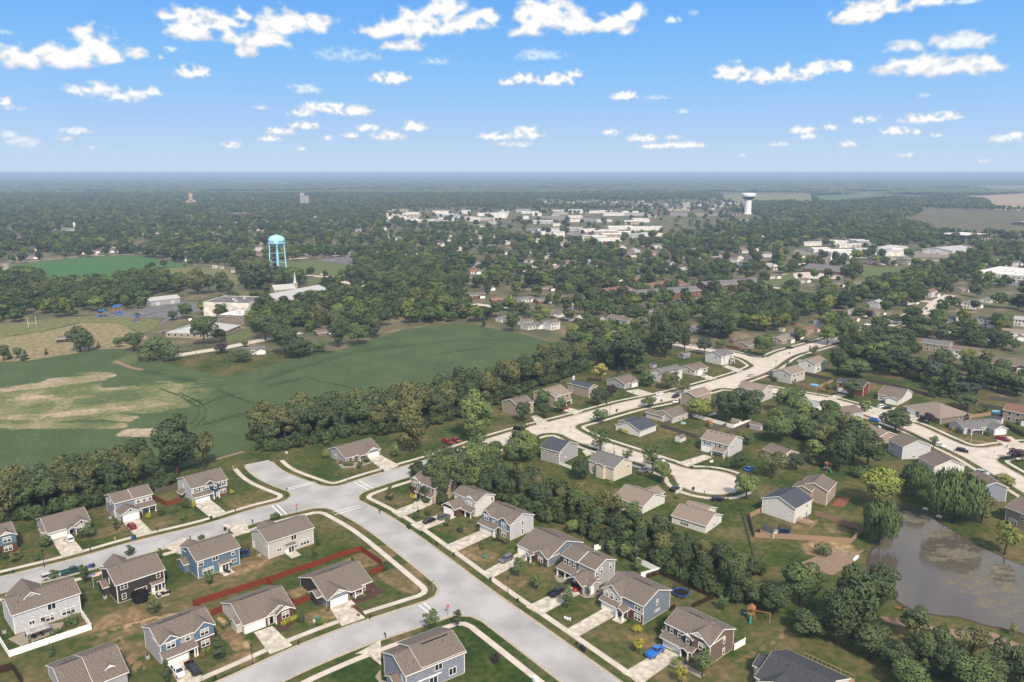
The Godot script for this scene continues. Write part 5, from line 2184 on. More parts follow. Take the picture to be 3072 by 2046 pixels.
func make_people():
	var sk := Color(0.42, 0.24, 0.17)
	var dk := Color(0.025, 0.025, 0.03)
	var hair := Color(0.03, 0.02, 0.015)
	var fig := func(shirt: Color, legs: Color, step: float) -> Array:
		return [
			[Vector3(0, 1.63, 0.01), Vector3(0, 1.7, 0.0), 0.1, 0.105, sk], [Vector3(0, 1.71, -0.03), Vector3(0, 1.74, -0.02), 0.1, 0.1, hair], [Vector3(0, 1.61, 0.1), Vector3(0, 1.64, 0.11), 0.02, 0.015, sk],
			[Vector3(0, 1.45, 0), Vector3(0, 1.56, 0.0), 0.06, 0.055, sk],
			[Vector3(0, 1.0, 0), Vector3(0, 1.36, 0), 0.145, 0.16, shirt], [Vector3(-0.14, 1.38, 0), Vector3(0.14, 1.38, 0), 0.08, 0.08, shirt],
			[Vector3(-0.2, 1.38, 0), Vector3(-0.27, 1.1, -0.05 - step * 0.3), 0.06, 0.05, shirt], [Vector3(-0.27, 1.1, -0.05 - step * 0.3), Vector3(-0.27, 0.86, 0.06 - step * 0.2), 0.045, 0.035, sk],
			[Vector3(0.2, 1.38, 0), Vector3(0.27, 1.1, step * 0.3), 0.06, 0.05, shirt], [Vector3(0.27, 1.1, step * 0.3), Vector3(0.27, 0.88, 0.12 + step * 0.3), 0.045, 0.035, sk],
			[Vector3(-0.27, 0.85, 0.07), Vector3(-0.27, 0.76, 0.09), 0.04, 0.025, sk], [Vector3(0.27, 0.87, 0.14), Vector3(0.27, 0.78, 0.17), 0.04, 0.025, sk],
			[Vector3(-0.09, 0.95, 0), Vector3(-0.1, 0.5, step * 0.5 + 0.03), 0.1, 0.07, legs], [Vector3(-0.1, 0.5, step * 0.5 + 0.03), Vector3(-0.1, 0.1, step * 0.8), 0.065, 0.045, legs], [Vector3(-0.1, 0.06, step * 0.8 - 0.04), Vector3(-0.11, 0.05, step * 0.8 + 0.16), 0.05, 0.04, dk],
			[Vector3(0.09, 0.95, 0), Vector3(0.1, 0.5, -step * 0.3 + 0.05), 0.1, 0.07, legs], [Vector3(0.1, 0.5, -step * 0.3 + 0.05), Vector3(0.1, 0.1, -step * 0.8), 0.065, 0.045, legs], [Vector3(0.1, 0.06, -step * 0.8 - 0.04), Vector3(0.11, 0.05, -step * 0.8 + 0.16), 0.05, 0.04, dk],
		]
	person(Vector3(PED[0], 0.06, PED[1]), 2.4, "person in dark clothes walking on the corner sidewalk", fig.call(dk, Color(0.03, 0.03, 0.04), 0.3))
	person(Vector3(DECKMAN[0], 0.5, DECKMAN[1]), -0.5, "person in blue shirt standing on the wooden deck", fig.call(Color(0.08, 0.16, 0.4), Color(0.05, 0.07, 0.14), 0.0))

# ----- larger buildings
var shops := []
func make_buildings():
	var says := {"wall_white": "white", "wall_grey": "grey", "wall_tan": "tan", "brick": "brown brick", "brick_red": "red brick", "siding_dark": "dark", "siding_blue": "blue", "flat_roof_white": "white", "flat_roof_grey": "dark grey", "metal_roof": "metal", "roof_g": "grey", "roof_t": "taupe", "roof_b": "slate", "roof_r": "reddish"}
	var every := [] + BUILDINGS
	rng.seed = 21
	for sh in SHOPS:
		var pg := pv(sh)
		var bx: Rect2 = boxed(pg)[1]
		var k := 0
		while k < 16:
			var p := bx.position + Vector2(rng.randf(), rng.randf()) * bx.size
			if Geometry2D.is_point_in_polygon(p, pg):
				k += 1
				var b = [p.x, p.y, rng.randf_range(3, 14), rng.randf_range(18, 52), rng.randf_range(12, 22), rng.randf_range(4, 7.5), ["wall_white", "wall_white", "wall_tan", "wall_grey"][k % 4], ["flat_roof_white", "metal_roof", "flat_roof_white"][k % 3], ["flat", "low", "low"][k % 3]]
				every.append(b)
				shops.append(b)
	for raw in every:
		var h = raw
		if h.size() < 12:
			h = raw + ["%s %s commercial building with %s roof in the town" % [says[raw[6]], "flat-roofed" if raw[8] == "flat" else "low-gabled", says[raw[7]]], "commercial_building", "building", [], "commercial buildings of the town"]
		var o = thing(h[10], h[9], h[11], Vector3(h[0], 0, h[1]), deg_to_rad(h[2]), h[13])
		var a: float = h[3] / 2
		var b: float = h[4] / 2
		if h[8] == "flat":
			var m := Mb.new()
			m.box(Vector3(-a, 0, -b), Vector3(a, h[5], b))
			part(o, "wall", m.mesh(), M(h[6]))
			m = Mb.new()
			m.box(Vector3(-a + 0.5, h[5] - 0.5, -b + 0.5), Vector3(a - 0.5, h[5] + 0.03, b - 0.5))
			part(o, "roof", m.mesh(), M(h[7]))
			m = Mb.new()
			for s in [-1.0, 1.0]:
				m.box(Vector3(-a - 0.05, h[5] - 0.2, s * (b - 0.2) - 0.25), Vector3(a + 0.05, h[5] + 0.35, s * (b - 0.2) + 0.25))
				m.box(Vector3(s * (a - 0.2) - 0.25, h[5] - 0.2, -b + 0.05), Vector3(s * (a - 0.2) + 0.25, h[5] + 0.34, b - 0.05))
			part(o, "parapet", m.mesh(), M(h[6]))
			if h[3] > 18:
				for i in 3:
					var u := Mb.new()
					u.box(Vector3(-1.1, 0, -0.9), Vector3(1.1, 1.3, 0.9))
					part(o, "roof_unit", u.mesh(), M("galv"), at3(Vector3(a * (-0.5 + i * 0.42), h[5] + 0.03, b * (0.25 - 0.3 * (i % 2)))))
		else:
			block(o, h[6], h[7], -a, a, -b, b, h[5], "x", 0.3 if h[8] != "low" else 0.14, 0.0, 0.4, h[8] == "hip")
		for r in h[12]:
			var k := maxi(1, int(h[3] / 4.0))
			for f in ["f", "b"]:
				for i in k:
					simple_window(o, f, b, -a + (i + 0.5) * 2 * a / k, 1.0 + r * 3.1, 1.5, 1.5)
			var k2 := maxi(1, int(h[4] / 4.5))
			for f in ["l", "r"]:
				for i in k2:
					simple_window(o, f, a, -b + (i + 0.5) * 2 * b / k2, 1.0 + r * 3.1, 1.5, 1.5)
		if h[12].is_empty() and h[5] > 3.0:
			for i in maxi(1, int(h[3] / 9.0)):
				panel(o, "loading_door", "f", b, -a + (i + 0.5) * 2 * a / maxi(1, int(h[3] / 9.0)), 0.0, 3.2, minf(3.0, h[5] - 0.6), "galv", 0.06)
			plain_door(o, "l", a, 0.0, "door_dark", 1.4, 2.3, 0.0)

func make_towers():
	var o = thing("water_tower", "light blue water tower on tubular legs beyond the school", "water tower", Vector3(TOWER[0], 0, TOWER[1]), atan2(-TOWER[0], -TOWER[1]))
	var T: float = TOWER[2] / 47.0
	var R := 10.6 * T
	var m := Mb.new()
	m.lathe(Vector3.ZERO, [[1.0, 31.0 * T], [4.0 * T, 31.3 * T], [7.2 * T, 32.6 * T], [9.6 * T, 34.8 * T], [R, 37.0 * T], [R, 40.2 * T], [10.2 * T, 42.0 * T], [8.9 * T, 44.0 * T], [6.6 * T, 45.7 * T], [3.4 * T, 46.7 * T], [0.4, 47.0 * T]], 36)
	part(o, "tank", m.mesh(), M("tower_blue"))
	m = Mb.new()
	m.lathe(Vector3.ZERO, [[R, 36.6 * T], [R + 0.9, 36.7 * T], [R + 0.9, 37.7 * T], [R, 37.6 * T]], 36)
	part(o, "balcony", m.mesh(), M("tower_blue"))
	m = Mb.new()
	m.lathe(Vector3.ZERO, [[1.7 * T, 0], [1.7 * T, 31.5 * T]], 14)
	part(o, "riser", m.mesh(), M("tower_blue"))
	for i in 6:
		var t := TAU * (i + 0.5) / 6
		var top := Vector3(cos(t), 0, sin(t)) * R * 0.97 + Vector3(0, 37.0 * T, 0)
		var bot := Vector3(cos(t), 0, sin(t)) * R * 1.12
		m = Mb.new()
		m.tube([bot, top], [0.75, 0.7], 10)
		part(o, "leg", m.mesh(), M("tower_blue"))
		var t2 := TAU * (i + 1.5) / 6
		for y in [12.5, 24.5]:
			m = Mb.new()
			var k: float = 1.12 - 0.15 * y / 37.0
			m.bar(Vector3(cos(t) * R * k, y * T, sin(t) * R * k), Vector3(cos(t2) * R * k, y * T, sin(t2) * R * k), 0.35, 0.35)
			part(o, "strut", m.mesh(), M("tower_blue"))
	m = Mb.new()
	m.lathe(Vector3(0, 47.0 * T, 0), [[0.7, 0], [0.7, 0.8], [0.1, 1.3]], 10)
	part(o, "roof_vent", m.mesh(), M("tower_blue"))
	for start in [18.0, 230.5]:
		var word := "GREENFIELD"
		for i in word.length():
			var g := TextMesh.new()
			g.text = word[i]
			g.font_size = 64
			g.pixel_size = 0.044 * T
			g.depth = 0.12
			var sf := SystemFont.new()
			sf.font_names = PackedStringArray(["Droid Sans"])
			sf.font_weight = 700
			g.font = sf
			var t := deg_to_rad(start + i * 11.5)
			part(o, "letter", g, M("letter_dark"), Transform3D(Basis(Vector3.UP, t), Vector3(sin(t), 0, cos(t)) * (R + 0.08) + Vector3(0, 39.0 * T, 0)))
	o = thing("water_tower", "white water tower with navy band on one thick shaft", "water tower", Vector3(TOWER2[0], 0, TOWER2[1]), atan2(-TOWER2[0], -TOWER2[1]))
	var S: float = TOWER2[2] / 60.0
	m = Mb.new()
	m.lathe(Vector3.ZERO, [[11.0 * S, 0], [9.6 * S, 6 * S], [9.4 * S, 42 * S]], 24)
	part(o, "shaft", m.mesh(), M("white_metal"))
	m = Mb.new()
	m.lathe(Vector3.ZERO, [[9.6 * S, 41.5 * S], [14 * S, 44 * S], [19.6 * S, 50.5 * S]], 32)
	part(o, "navy_bowl", m.mesh(), M("tower_navy"))
	m = Mb.new()
	m.lathe(Vector3.ZERO, [[19.6 * S, 50.4 * S], [20 * S, 51 * S], [20 * S, 58 * S], [18 * S, 59.3 * S], [8 * S, 60.2 * S], [0.5, 60.6 * S]], 32)
	part(o, "tank", m.mesh(), M("white_metal"))
	var w2 := "Greenfield"
	for i in w2.length():
		var g := TextMesh.new()
		g.text = w2[i]
		g.font_size = 64
		g.pixel_size = 0.085 * S
		g.depth = 0.2
		var t := deg_to_rad(-52.0 + i * 11.0)
		part(o, "letter", g, M("galv"), Transform3D(Basis(Vector3.UP, t), Vector3(sin(t), 0, cos(t)) * (20.1 * S) + Vector3(0, 54.3 * S, 0)))
	o = thing("courthouse", "limestone courthouse with red roofs and square clock tower", "courthouse", Vector3(COURT[0], 0, COURT[1]), 0.35)
	block(o, "limestone", "roof_tile_red", -16, 16, -11, 11, 15, "x", 0.8, 0, 0.5, true)
	block(o, "limestone", "roof_tile_red", 3, 15, -2, 15, 15, "z", 1.1)
	block(o, "limestone", "roof_tile_red", -15, -5, -2, 14, 14, "z", 1.1)
	m = Mb.new()
	m.box(Vector3(-5, 0, -5), Vector3(5, 40, 5))
	part(o, "clock_tower", m.mesh(), M("limestone"))
	for sx in [-1.0, 1.0]:
		for sz in [-1.0, 1.0]:
			m = Mb.new()
			m.lathe(Vector3(sx * 5, 30, sz * 5), [[1.3, 0], [1.3, 12], [0.1, 17]], 8)
			part(o, "turret", m.mesh(), M("limestone"))
	m = Mb.new()
	m.lathe(Vector3(0, 40, 0), [[6.2, 0], [4.0, 3], [0.3, 9]], 4)
	part(o, "tower_roof", m.mesh(), M("roof_tile_red"), Transform3D(Basis(Vector3.UP, PI / 4), Vector3.ZERO))
	for f in ["f", "l", "r"]:
		m = Mb.new()
		m.xf = Transform3D(Basis(Vector3.RIGHT, PI / 2), Vector3.ZERO)
		m.lathe(Vector3.ZERO, [[2.0, 0], [2.0, 0.3]], 16)
		part(o, "clock_face", m.mesh(), M("white_metal"), face(f, 5.0, 0, 34))
		simple_window(o, f, 5.0, 0, 26, 2.2, 4.5)
	for x in [-10.0, 9.0]:
		for y in [3.0, 9.0]:
			simple_window(o, "f", 14.0 if x < 0 else 15.0, x, y, 2.0, 3.2)
	o = thing("grain_elevator", "tall pale concrete grain elevator rising above the trees", "grain elevator", Vector3(ELEV[0], 0, ELEV[1]), 0.2)
	for i in 4:
		m = Mb.new()
		m.lathe(Vector3((i - 1.5) * 7.0, 0, 0), [[4, 0], [4, 34]], 14)
		part(o, "silo", m.mesh(), M("wall_grey"))
	m = Mb.new()
	m.box(Vector3(-14, 34, -4), Vector3(0, 46, 4))
	m.box(Vector3(0, 34, -3.5), Vector3(13, 37, 3.5))
	part(o, "head_house", m.mesh(), M("wall_grey"))
	for c in SPIRES:
		o = thing("church", c[4], "church", Vector3(c[0], 0, c[1]), 0.6)
		block(o, c[7], c[8], -11, 9, -6, 6, 4.5, "x", 0.62)
		m = Mb.new()
		m.box(Vector3(9, 0, -1.9), Vector3(12.8, c[5], 1.9))
		part(o, "steeple_base", m.mesh(), M(c[7]))
		m = Mb.new()
		m.lathe(Vector3(10.9, c[5], 0), [[2.3, 0], [1.4, 0.5], [0.08, c[2] - c[5]]], 8)
		part(o, "spire", m.mesh(), M(c[3]))
		for x in [-8.0, -4.0, 0.0, 4.0]:
			simple_window(o, "f", 6.0, x, 1.3, 1.2, 2.4)

# ----- pond
func make_pond():
	var p := wobble(smooth(pv(POND)), 1.2, 0.9, 5)
	if Geometry2D.is_polygon_clockwise(p):
		p.reverse()
	var bank := Mb.new()
	for q in Geometry2D.offset_polygon(p, 0.7, Geometry2D.JOIN_ROUND):
		bank.slab(wobble(q, 1.0, 0.5, 8), -0.05, 0.03)
	setting("pond_bank", bank.mesh(), M("mulch"))
	var R := Rect2(95, -270, 70, 105)
	var res := 0.2
	var w := int(R.size.x / res)
	var h := int(R.size.y / res)
	var low := Image.create(w, h, false, Image.FORMAT_L8)
	low.fill(Color(0, 0, 0))
	var f := FastNoiseLite.new()
	f.seed = 17
	f.frequency = 0.11
	f.fractal_octaves = 5
	f.fractal_gain = 0.62
	var rgb := PackedByteArray()
	rgb.resize(w * h * 3)
	var ro := PackedByteArray()
	ro.resize(w * h)
	for y in h:
		for x in w:
			var px := R.position.x + x * res
			var pz := R.position.y + y * res
			var t := -1.0
			for s in ALGAE:
				var dx: float = px - s[0]
				var dz: float = pz - s[1]
				var ca := cos(deg_to_rad(s[4]))
				var sa := sin(deg_to_rad(s[4]))
				var u: float = (dx * ca - dz * sa) / s[2]
				var v: float = (dx * sa + dz * ca) / s[3]
				t = maxf(t, (1.0 - u * u - v * v) * s[5])
			var n := f.get_noise_2d(px * 1.6, pz * 2.4)
			var n3 := f.get_noise_2d(px * 9.0, pz * 14.0 + 40)
			var k: float = smoothstep(-0.1, 0.9, t + n * 1.2 + n3 * 0.45 - 0.3)
			var n2 := f.get_noise_2d(px * 6.0 + 90, pz * 6.0)
			var c := Color(0.075, 0.066, 0.055).lerp(Color(0.15 + n2 * 0.14, 0.13 + n2 * 0.1, 0.075 + n2 * 0.05), k * 0.7).linear_to_srgb()
			var i := y * w + x
			rgb[i * 3] = int(clampf(c.r, 0, 1) * 255)
			rgb[i * 3 + 1] = int(clampf(c.g, 0, 1) * 255)
			rgb[i * 3 + 2] = int(clampf(c.b, 0, 1) * 255)
			ro[i] = int(255 * lerpf(0.1, 0.6, k))
	var m := StandardMaterial3D.new()
	m.albedo_texture = ImageTexture.create_from_image(Image.create_from_data(w, h, false, Image.FORMAT_RGB8, rgb))
	m.roughness = 1.0
	m.roughness_texture = ImageTexture.create_from_image(Image.create_from_data(w, h, false, Image.FORMAT_L8, ro))
	m.metallic_specular = 0.5
	var b := near_sheet(R)
	b.poly(p, 0.045)
	setting("pond_water", b.mesh(), m)

# ----- yard things
func make_yard_things():
	var m: Mb
	var o
	for f in FENCES:
		fence(pv(f[0]), f[1], f[2], f[3], f[4])
	for t in TRAMPS:
		trampoline(Vector3(t[0], 0, t[1]), t[2], t[3], t[4], t[5])
	for a in ACS:
		ac_unit(Vector3(a[0], 0, a[1]), a[2])
	o = thing("gazebo", "brown gazebo with ribbed metal hip roof inside white fence", "gazebo", Vector3(GAZEBO[0], 0.05, GAZEBO[1]), deg_to_rad(GAZEBO[2]))
	for sx in [-1.0, 1.0]:
		for sz in [-1.0, 1.0]:
			m = Mb.new()
			m.box(Vector3(sx * 2.3 - 0.09, 0, sz * 1.7 - 0.09), Vector3(sx * 2.3 + 0.09, 2.3, sz * 1.7 + 0.09))
			part(o, "post", m.mesh(), M("bark"))
	m = Mb.new()
	var rib := 12
	for s in [[2.6, 2.0, 1.4, 0.75, 2.25, 2.95], [1.7, 0.95, 0.8, 0.12, 3.0, 3.3]]:
		frustum(m, -s[0], s[0], s[4], s[1], -s[2], s[2], s[5], s[3])
	part(o, "metal_roof", m.mesh(), M("metal_roof"))
	m = Mb.new()
	for i in rib:
		var x := -2.4 + 4.8 * i / (rib - 1)
		m.bar(Vector3(x, 2.3, 1.97), Vector3(x * 0.56, 2.99, 0.76), 0.07, 0.05)
	part(o, "roof_ribs", m.mesh(), M("bark"))
	for c in [[-1.0, -0.3], [0.9, -0.5], [0.9, 0.6], [-0.9, 0.7]]:
		garden_chair(Vector3(GAZEBO[0], 0.07, GAZEBO[1]) + Vector3(c[0], 0, c[1]).rotated(Vector3.UP, deg_to_rad(GAZEBO[2])), c[0] * 2.0, "dark patio chair under the metal-roofed gazebo", "chairs under the gazebo")
	for p in PATIO_SEATS:
		if p[3] == "chair":
			garden_chair(Vector3(p[0], 0.12, p[1]), deg_to_rad(p[2]), p[4], "patio chairs")
		elif p[3] == "sofa":
			o = thing("outdoor_sofa", p[4], "sofa", Vector3(p[0], 0.12, p[1]), deg_to_rad(p[2]))
			m = Mb.new()
			m.box(Vector3(-0.95, 0, -0.4), Vector3(0.95, 0.36, 0.4))
			m.box(Vector3(-0.95, 0.36, -0.4), Vector3(0.95, 0.75, -0.26))
			for s in [-1.0, 1.0]:
				m.box(Vector3(s * 0.88 - 0.07, 0.36, -0.26), Vector3(s * 0.88 + 0.07, 0.6, 0.4))
			part(o, "wicker_frame", m.mesh(), M("fence_brown"))
			m = Mb.new()
			m.box(Vector3(-0.8, 0.36, -0.25), Vector3(0.8, 0.5, 0.38))
			part(o, "cushion", m.mesh(), M("siding_pale"))
		else:
			m = Mb.new()
			m.lathe(Vector3.ZERO, [[0.25, 0], [0.05, 0.05], [0.05, 0.62], [0.5, 0.64], [0.5, 0.7]], 14)
			solo("patio_table", m.mesh(), M("black"), p[4], "table", Vector3(p[0], 0.12, p[1]))
	for p in HOOPS:
		o = thing("basketball_hoop", p[3], "basketball hoop", Vector3(p[0], p[4], p[1]), deg_to_rad(p[2]))
		m = Mb.new()
		m.box(Vector3(-0.4, 0, -0.9), Vector3(0.4, 0.25, 0.1))
		part(o, "base", m.mesh(), M("black"))
		m = Mb.new()
		m.tube([Vector3(0, 0.2, -0.5), Vector3(0, 2.6, -0.1), Vector3(0, 3.2, 0.5)], [0.07, 0.07, 0.05], 8)
		part(o, "pole", m.mesh(), M("black"))
		m = Mb.new()
		m.box(Vector3(-0.7, 2.8, 0.5), Vector3(0.7, 3.7, 0.55))
		part(o, "backboard", m.mesh(), M("white_metal"))
		m = Mb.new()
		m.lathe(Vector3(0, 2.95, 0.85), [[0.24, 0], [0.26, 0.03]], 14)
		part(o, "rim", m.mesh(), M("orange"))
	for p in PLAYSETS:
		o = thing("playset", p[3], "playset", Vector3(p[0], 0, p[1]), deg_to_rad(p[2]))
		for sx in [-1.0, 1.0]:
			for sz in [-1.0, 1.0]:
				m = Mb.new()
				m.box(Vector3(sx * 0.8 - 0.07, 0, sz * 0.8 - 0.07), Vector3(sx * 0.8 + 0.07, 3.1, sz * 0.8 + 0.07))
				part(o, "post", m.mesh(), M("play_wood"))
		m = Mb.new()
		m.box(Vector3(-0.85, 1.4, -0.85), Vector3(0.85, 1.52, 0.85))
		for y in [1.7, 2.0, 2.3]:
			m.box(Vector3(-0.85, y, -0.88), Vector3(0.85, y + 0.2, -0.82))
			m.box(Vector3(-0.88, y, -0.85), Vector3(-0.82, y + 0.2, 0.85))
		part(o, "platform", m.mesh(), M("play_wood"))
		m = Mb.new()
		frustum(m, -1.0, 1.0, 3.0, 1.0, -0.08, 0.08, 3.7, 1.0)
		part(o, "roof", m.mesh(), M("play_wood"))
		m = Mb.new()
		m.bar(Vector3(0, 1.5, 0.85), Vector3(0, 0.2, 3.2), 0.55, 0.08)
		for s in [-1.0, 1.0]:
			m.bar(Vector3(s * 0.28, 1.6, 0.85), Vector3(s * 0.28, 0.3, 3.2), 0.05, 0.2)
		part(o, "slide", m.mesh(), M("play_green"))
		m = Mb.new()
		var sp := []
		for i in 12:
			sp.append(Vector3(-1.35 + cos(i * 0.55) * 0.5, 1.7 - i * 0.13, sin(i * 0.55) * 0.6 - 0.4))
		var rr := []
		for i in 12:
			rr.append(0.28)
		m.tube(sp, rr, 8)
		part(o, "tube_slide", m.mesh(), M("play_green"))
		m = Mb.new()
		m.bar(Vector3(0.8, 2.4, 0), Vector3(4.6, 2.4, 0), 0.14, 0.14)
		for s in [-1.0, 1.0]:
			m.bar(Vector3(4.6, 2.4, 0), Vector3(4.6, 0, s * 1.1), 0.12, 0.12)
		part(o, "swing_beam", m.mesh(), M("play_wood"))
		for x in [2.0, 3.4]:
			m = Mb.new()
			for s in [-0.22, 0.22]:
				m.bar(Vector3(x + s, 0.5, 0), Vector3(x + s, 2.35, 0), 0.025, 0.025)
			m.box(Vector3(x - 0.25, 0.46, -0.12), Vector3(x + 0.25, 0.5, 0.12))
			part(o, "swing", m.mesh(), M("black"))
	for s in SHEDS:
		o = thing("garden_shed", s[9], "shed", Vector3(s[0], 0, s[1]), deg_to_rad(s[2]))
		if s[8] == "gable":
			block(o, s[6], s[7], -s[3] / 2, s[3] / 2, -s[4] / 2, s[4] / 2, s[5], "x", 0.5, 0, 0.15)
		else:
			m = Mb.new()
			var w2: float = s[4] / 2
			var prof := [Vector2(-w2, 0), Vector2(-w2, s[5]), Vector2(-w2 * 0.72, s[5] + 0.7), Vector2(0, s[5] + 1.15), Vector2(w2 * 0.72, s[5] + 0.7), Vector2(w2, s[5]), Vector2(w2, 0)]
			var rm := Mb.new()
			for i in 6:
				var A: Vector2 = prof[i]
				var B: Vector2 = prof[i + 1]
				var t := m if i == 0 or i == 5 else rm
				t.quad(Vector3(s[3] / 2, A.y, A.x), Vector3(s[3] / 2, B.y, B.x), Vector3(-s[3] / 2, B.y, B.x), Vector3(-s[3] / 2, A.y, A.x))
			for sx in [-1.0, 1.0]:
				for i in range(1, 6):
					m.tri(Vector3(sx * s[3] / 2, prof[0].y, prof[0].x), Vector3(sx * s[3] / 2, prof[i].y, prof[i].x), Vector3(sx * s[3] / 2, prof[i + 1].y, prof[i + 1].x))
			part(o, "wall", m.mesh(), M(s[6]))
			part(o, "roof", rm.mesh(), M(s[7]))
		plain_door(o, "r", s[3] / 2, 0.0, "trim", 1.3, 1.7, 0.1)
	o = thing("deck", "timber deck with railing behind white house inside wooden fence", "deck", Vector3(DECK[0], 0, DECK[1]), deg_to_rad(DECK[2]))
	for i in 22:
		m = Mb.new()
		m.box(Vector3(-3.0 + i * 0.275, 0.42, -2.2), Vector3(-3.0 + i * 0.275 + 0.255, 0.5, 2.2))
		part(o, "board", m.mesh(), M("fence_wood"))
	m = Mb.new()
	m.box(Vector3(-2.9, 0.0, -2.1), Vector3(2.9, 0.4, 2.1))
	part(o, "skirt", m.mesh(), M("fence_wood"))
	m = Mb.new()
	m.box(Vector3(-3.0, 1.35, 2.1), Vector3(3.05, 1.45, 2.22))
	m.box(Vector3(2.93, 1.35, -2.2), Vector3(3.05, 1.45, 2.1))
	for i in 25:
		m.box(Vector3(-3.0 + i * 0.25, 0.5, 2.13), Vector3(-2.95 + i * 0.25, 1.35, 2.18))
	for i in 18:
		m.box(Vector3(2.96, 0.5, -2.2 + i * 0.25), Vector3(3.01, 1.35, -2.15 + i * 0.25))
	part(o, "railing", m.mesh(), M("fence_wood"))
	m = Mb.new()
	loft(m, [[-2.2, 0.1, 0.12, 0.05, 0.15], [-1.4, 0.4, 0.38, 0.0, 0.28], [0, 0.46, 0.44, 0.0, 0.32], [1.5, 0.4, 0.38, 0.0, 0.26], [2.2, 0.06, 0.08, 0.06, 0.14]])
	solo("boat", m.mesh(), M("white_metal"), "white upturned boat on sandy bank beside the pond", "boat", Vector3(BOAT[0], 0.05, BOAT[1]), 0.85)
	for p in BENCHES:
		o = thing("bench", p[3], "bench", Vector3(p[0], 0.0, p[1]), deg_to_rad(p[2]))
		m = Mb.new()
		m.box(Vector3(-0.75, 0.4, -0.25), Vector3(0.75, 0.47, 0.25))
		part(o, "seat", m.mesh(), M(p[4]))
		m = Mb.new()
		m.box(Vector3(-0.75, 0.5, -0.3), Vector3(0.75, 0.95, -0.24))
		part(o, "backrest", m.mesh(), M(p[4]))
		for s in [-1.0, 1.0]:
			m = Mb.new()
			m.box(Vector3(s * 0.68 - 0.05, 0, -0.28), Vector3(s * 0.68 + 0.05, 0.62, 0.26))
			part(o, "leg", m.mesh(), M(p[4]))
	for p in FLAGS:
		o = thing("flag", p[3], "flag", Vector3(p[0], 0, p[1]), 0.5)
		m = Mb.new()
		m.tube([Vector3.ZERO, Vector3(0, p[2], 0)], [0.05, 0.03], 6)
		part(o, "pole", m.mesh(), M("white_metal"))
		for i in 13:
			m = Mb.new()
			m.box(Vector3(0.03, p[2] - 0.1 - 0.075 * (i + 1), -0.01), Vector3(1.7, p[2] - 0.1 - 0.075 * i, 0.01))
			part(o, "stripe", m.mesh(), M("sign_red") if i % 2 == 0 else M("paint"))
		m = Mb.new()
		m.box(Vector3(0.03, p[2] - 0.1 - 0.075 * 7, -0.015), Vector3(0.75, p[2] - 0.1, 0.015))
		part(o, "canton", m.mesh(), M("cloth_blue"))
	for p in POOLS:
		o = thing("paddling_pool", p[3], "pool", Vector3(p[0], 0, p[1]))
		m = Mb.new()
		m.skin(m.ring(Vector3.ZERO, p[2], 20), m.ring(Vector3(0, p[4], 0), p[2], 20))
		part(o, "wall", m.mesh(), M("siding_pale"))
		m = Mb.new()
		m.lathe(Vector3(0, p[4] * 0.8, 0), [[p[2] * 0.98, 0], [p[2] * 0.98, 0.02]], 20)
		part(o, "water", m.mesh(), M("pool_water"))
	for p in POLES:
		o = thing("utility_pole", "wooden utility pole with crossarm along an older road", "utility pole", Vector3(p[0], 0, p[1]), deg_to_rad(p[3]), "wooden utility poles")
		m = Mb.new()
		m.tube([Vector3.ZERO, Vector3(0, p[2], 0)], [0.17, 0.11], 7)
		part(o, "pole", m.mesh(), M("bark_pale"))
		m = Mb.new()
		m.box(Vector3(-1.2, p[2] - 0.9, -0.06), Vector3(1.2, p[2] - 0.78, 0.06))
		part(o, "crossarm", m.mesh(), M("bark"))
	for r in ROCKS:
		m = Mb.new()
		var k := PackedVector2Array()
		for i in 6:
			k.append(Vector2.from_angle(TAU * i / 6) * r[2] * (0.7 + 0.3 * sin(i * 2.3 + r[0])))
		m.slab(k, -0.05, 0.12 + 0.1 * absf(sin(r[0])))
		solo("rock", m.mesh(), M("gravel"), "pale flat rock on the bare bank beside the pond", "rock", Vector3(r[0], 0, r[1]), r[0], "flat rocks beside the pond")
	make_playground()

func garden_chair(at: Vector3, turn: float, label: String, group: String):
	var o = thing("patio_chair", label, "chair", at, turn, group)
	var m := Mb.new()
	m.box(Vector3(-0.27, 0.38, -0.27), Vector3(0.27, 0.44, 0.27))
	part(o, "seat", m.mesh(), M("black"))
	m = Mb.new()
	m.box(Vector3(-0.27, 0.44, -0.3), Vector3(0.27, 0.95, -0.25))
	part(o, "backrest", m.mesh(), M("black"))
	for sx in [-1.0, 1.0]:
		for sz in [-1.0, 1.0]:
			m = Mb.new()
			m.box(Vector3(sx * 0.24 - 0.025, 0, sz * 0.24 - 0.025), Vector3(sx * 0.24 + 0.025, 0.38, sz * 0.24 + 0.025))
			part(o, "leg", m.mesh(), M("black"))

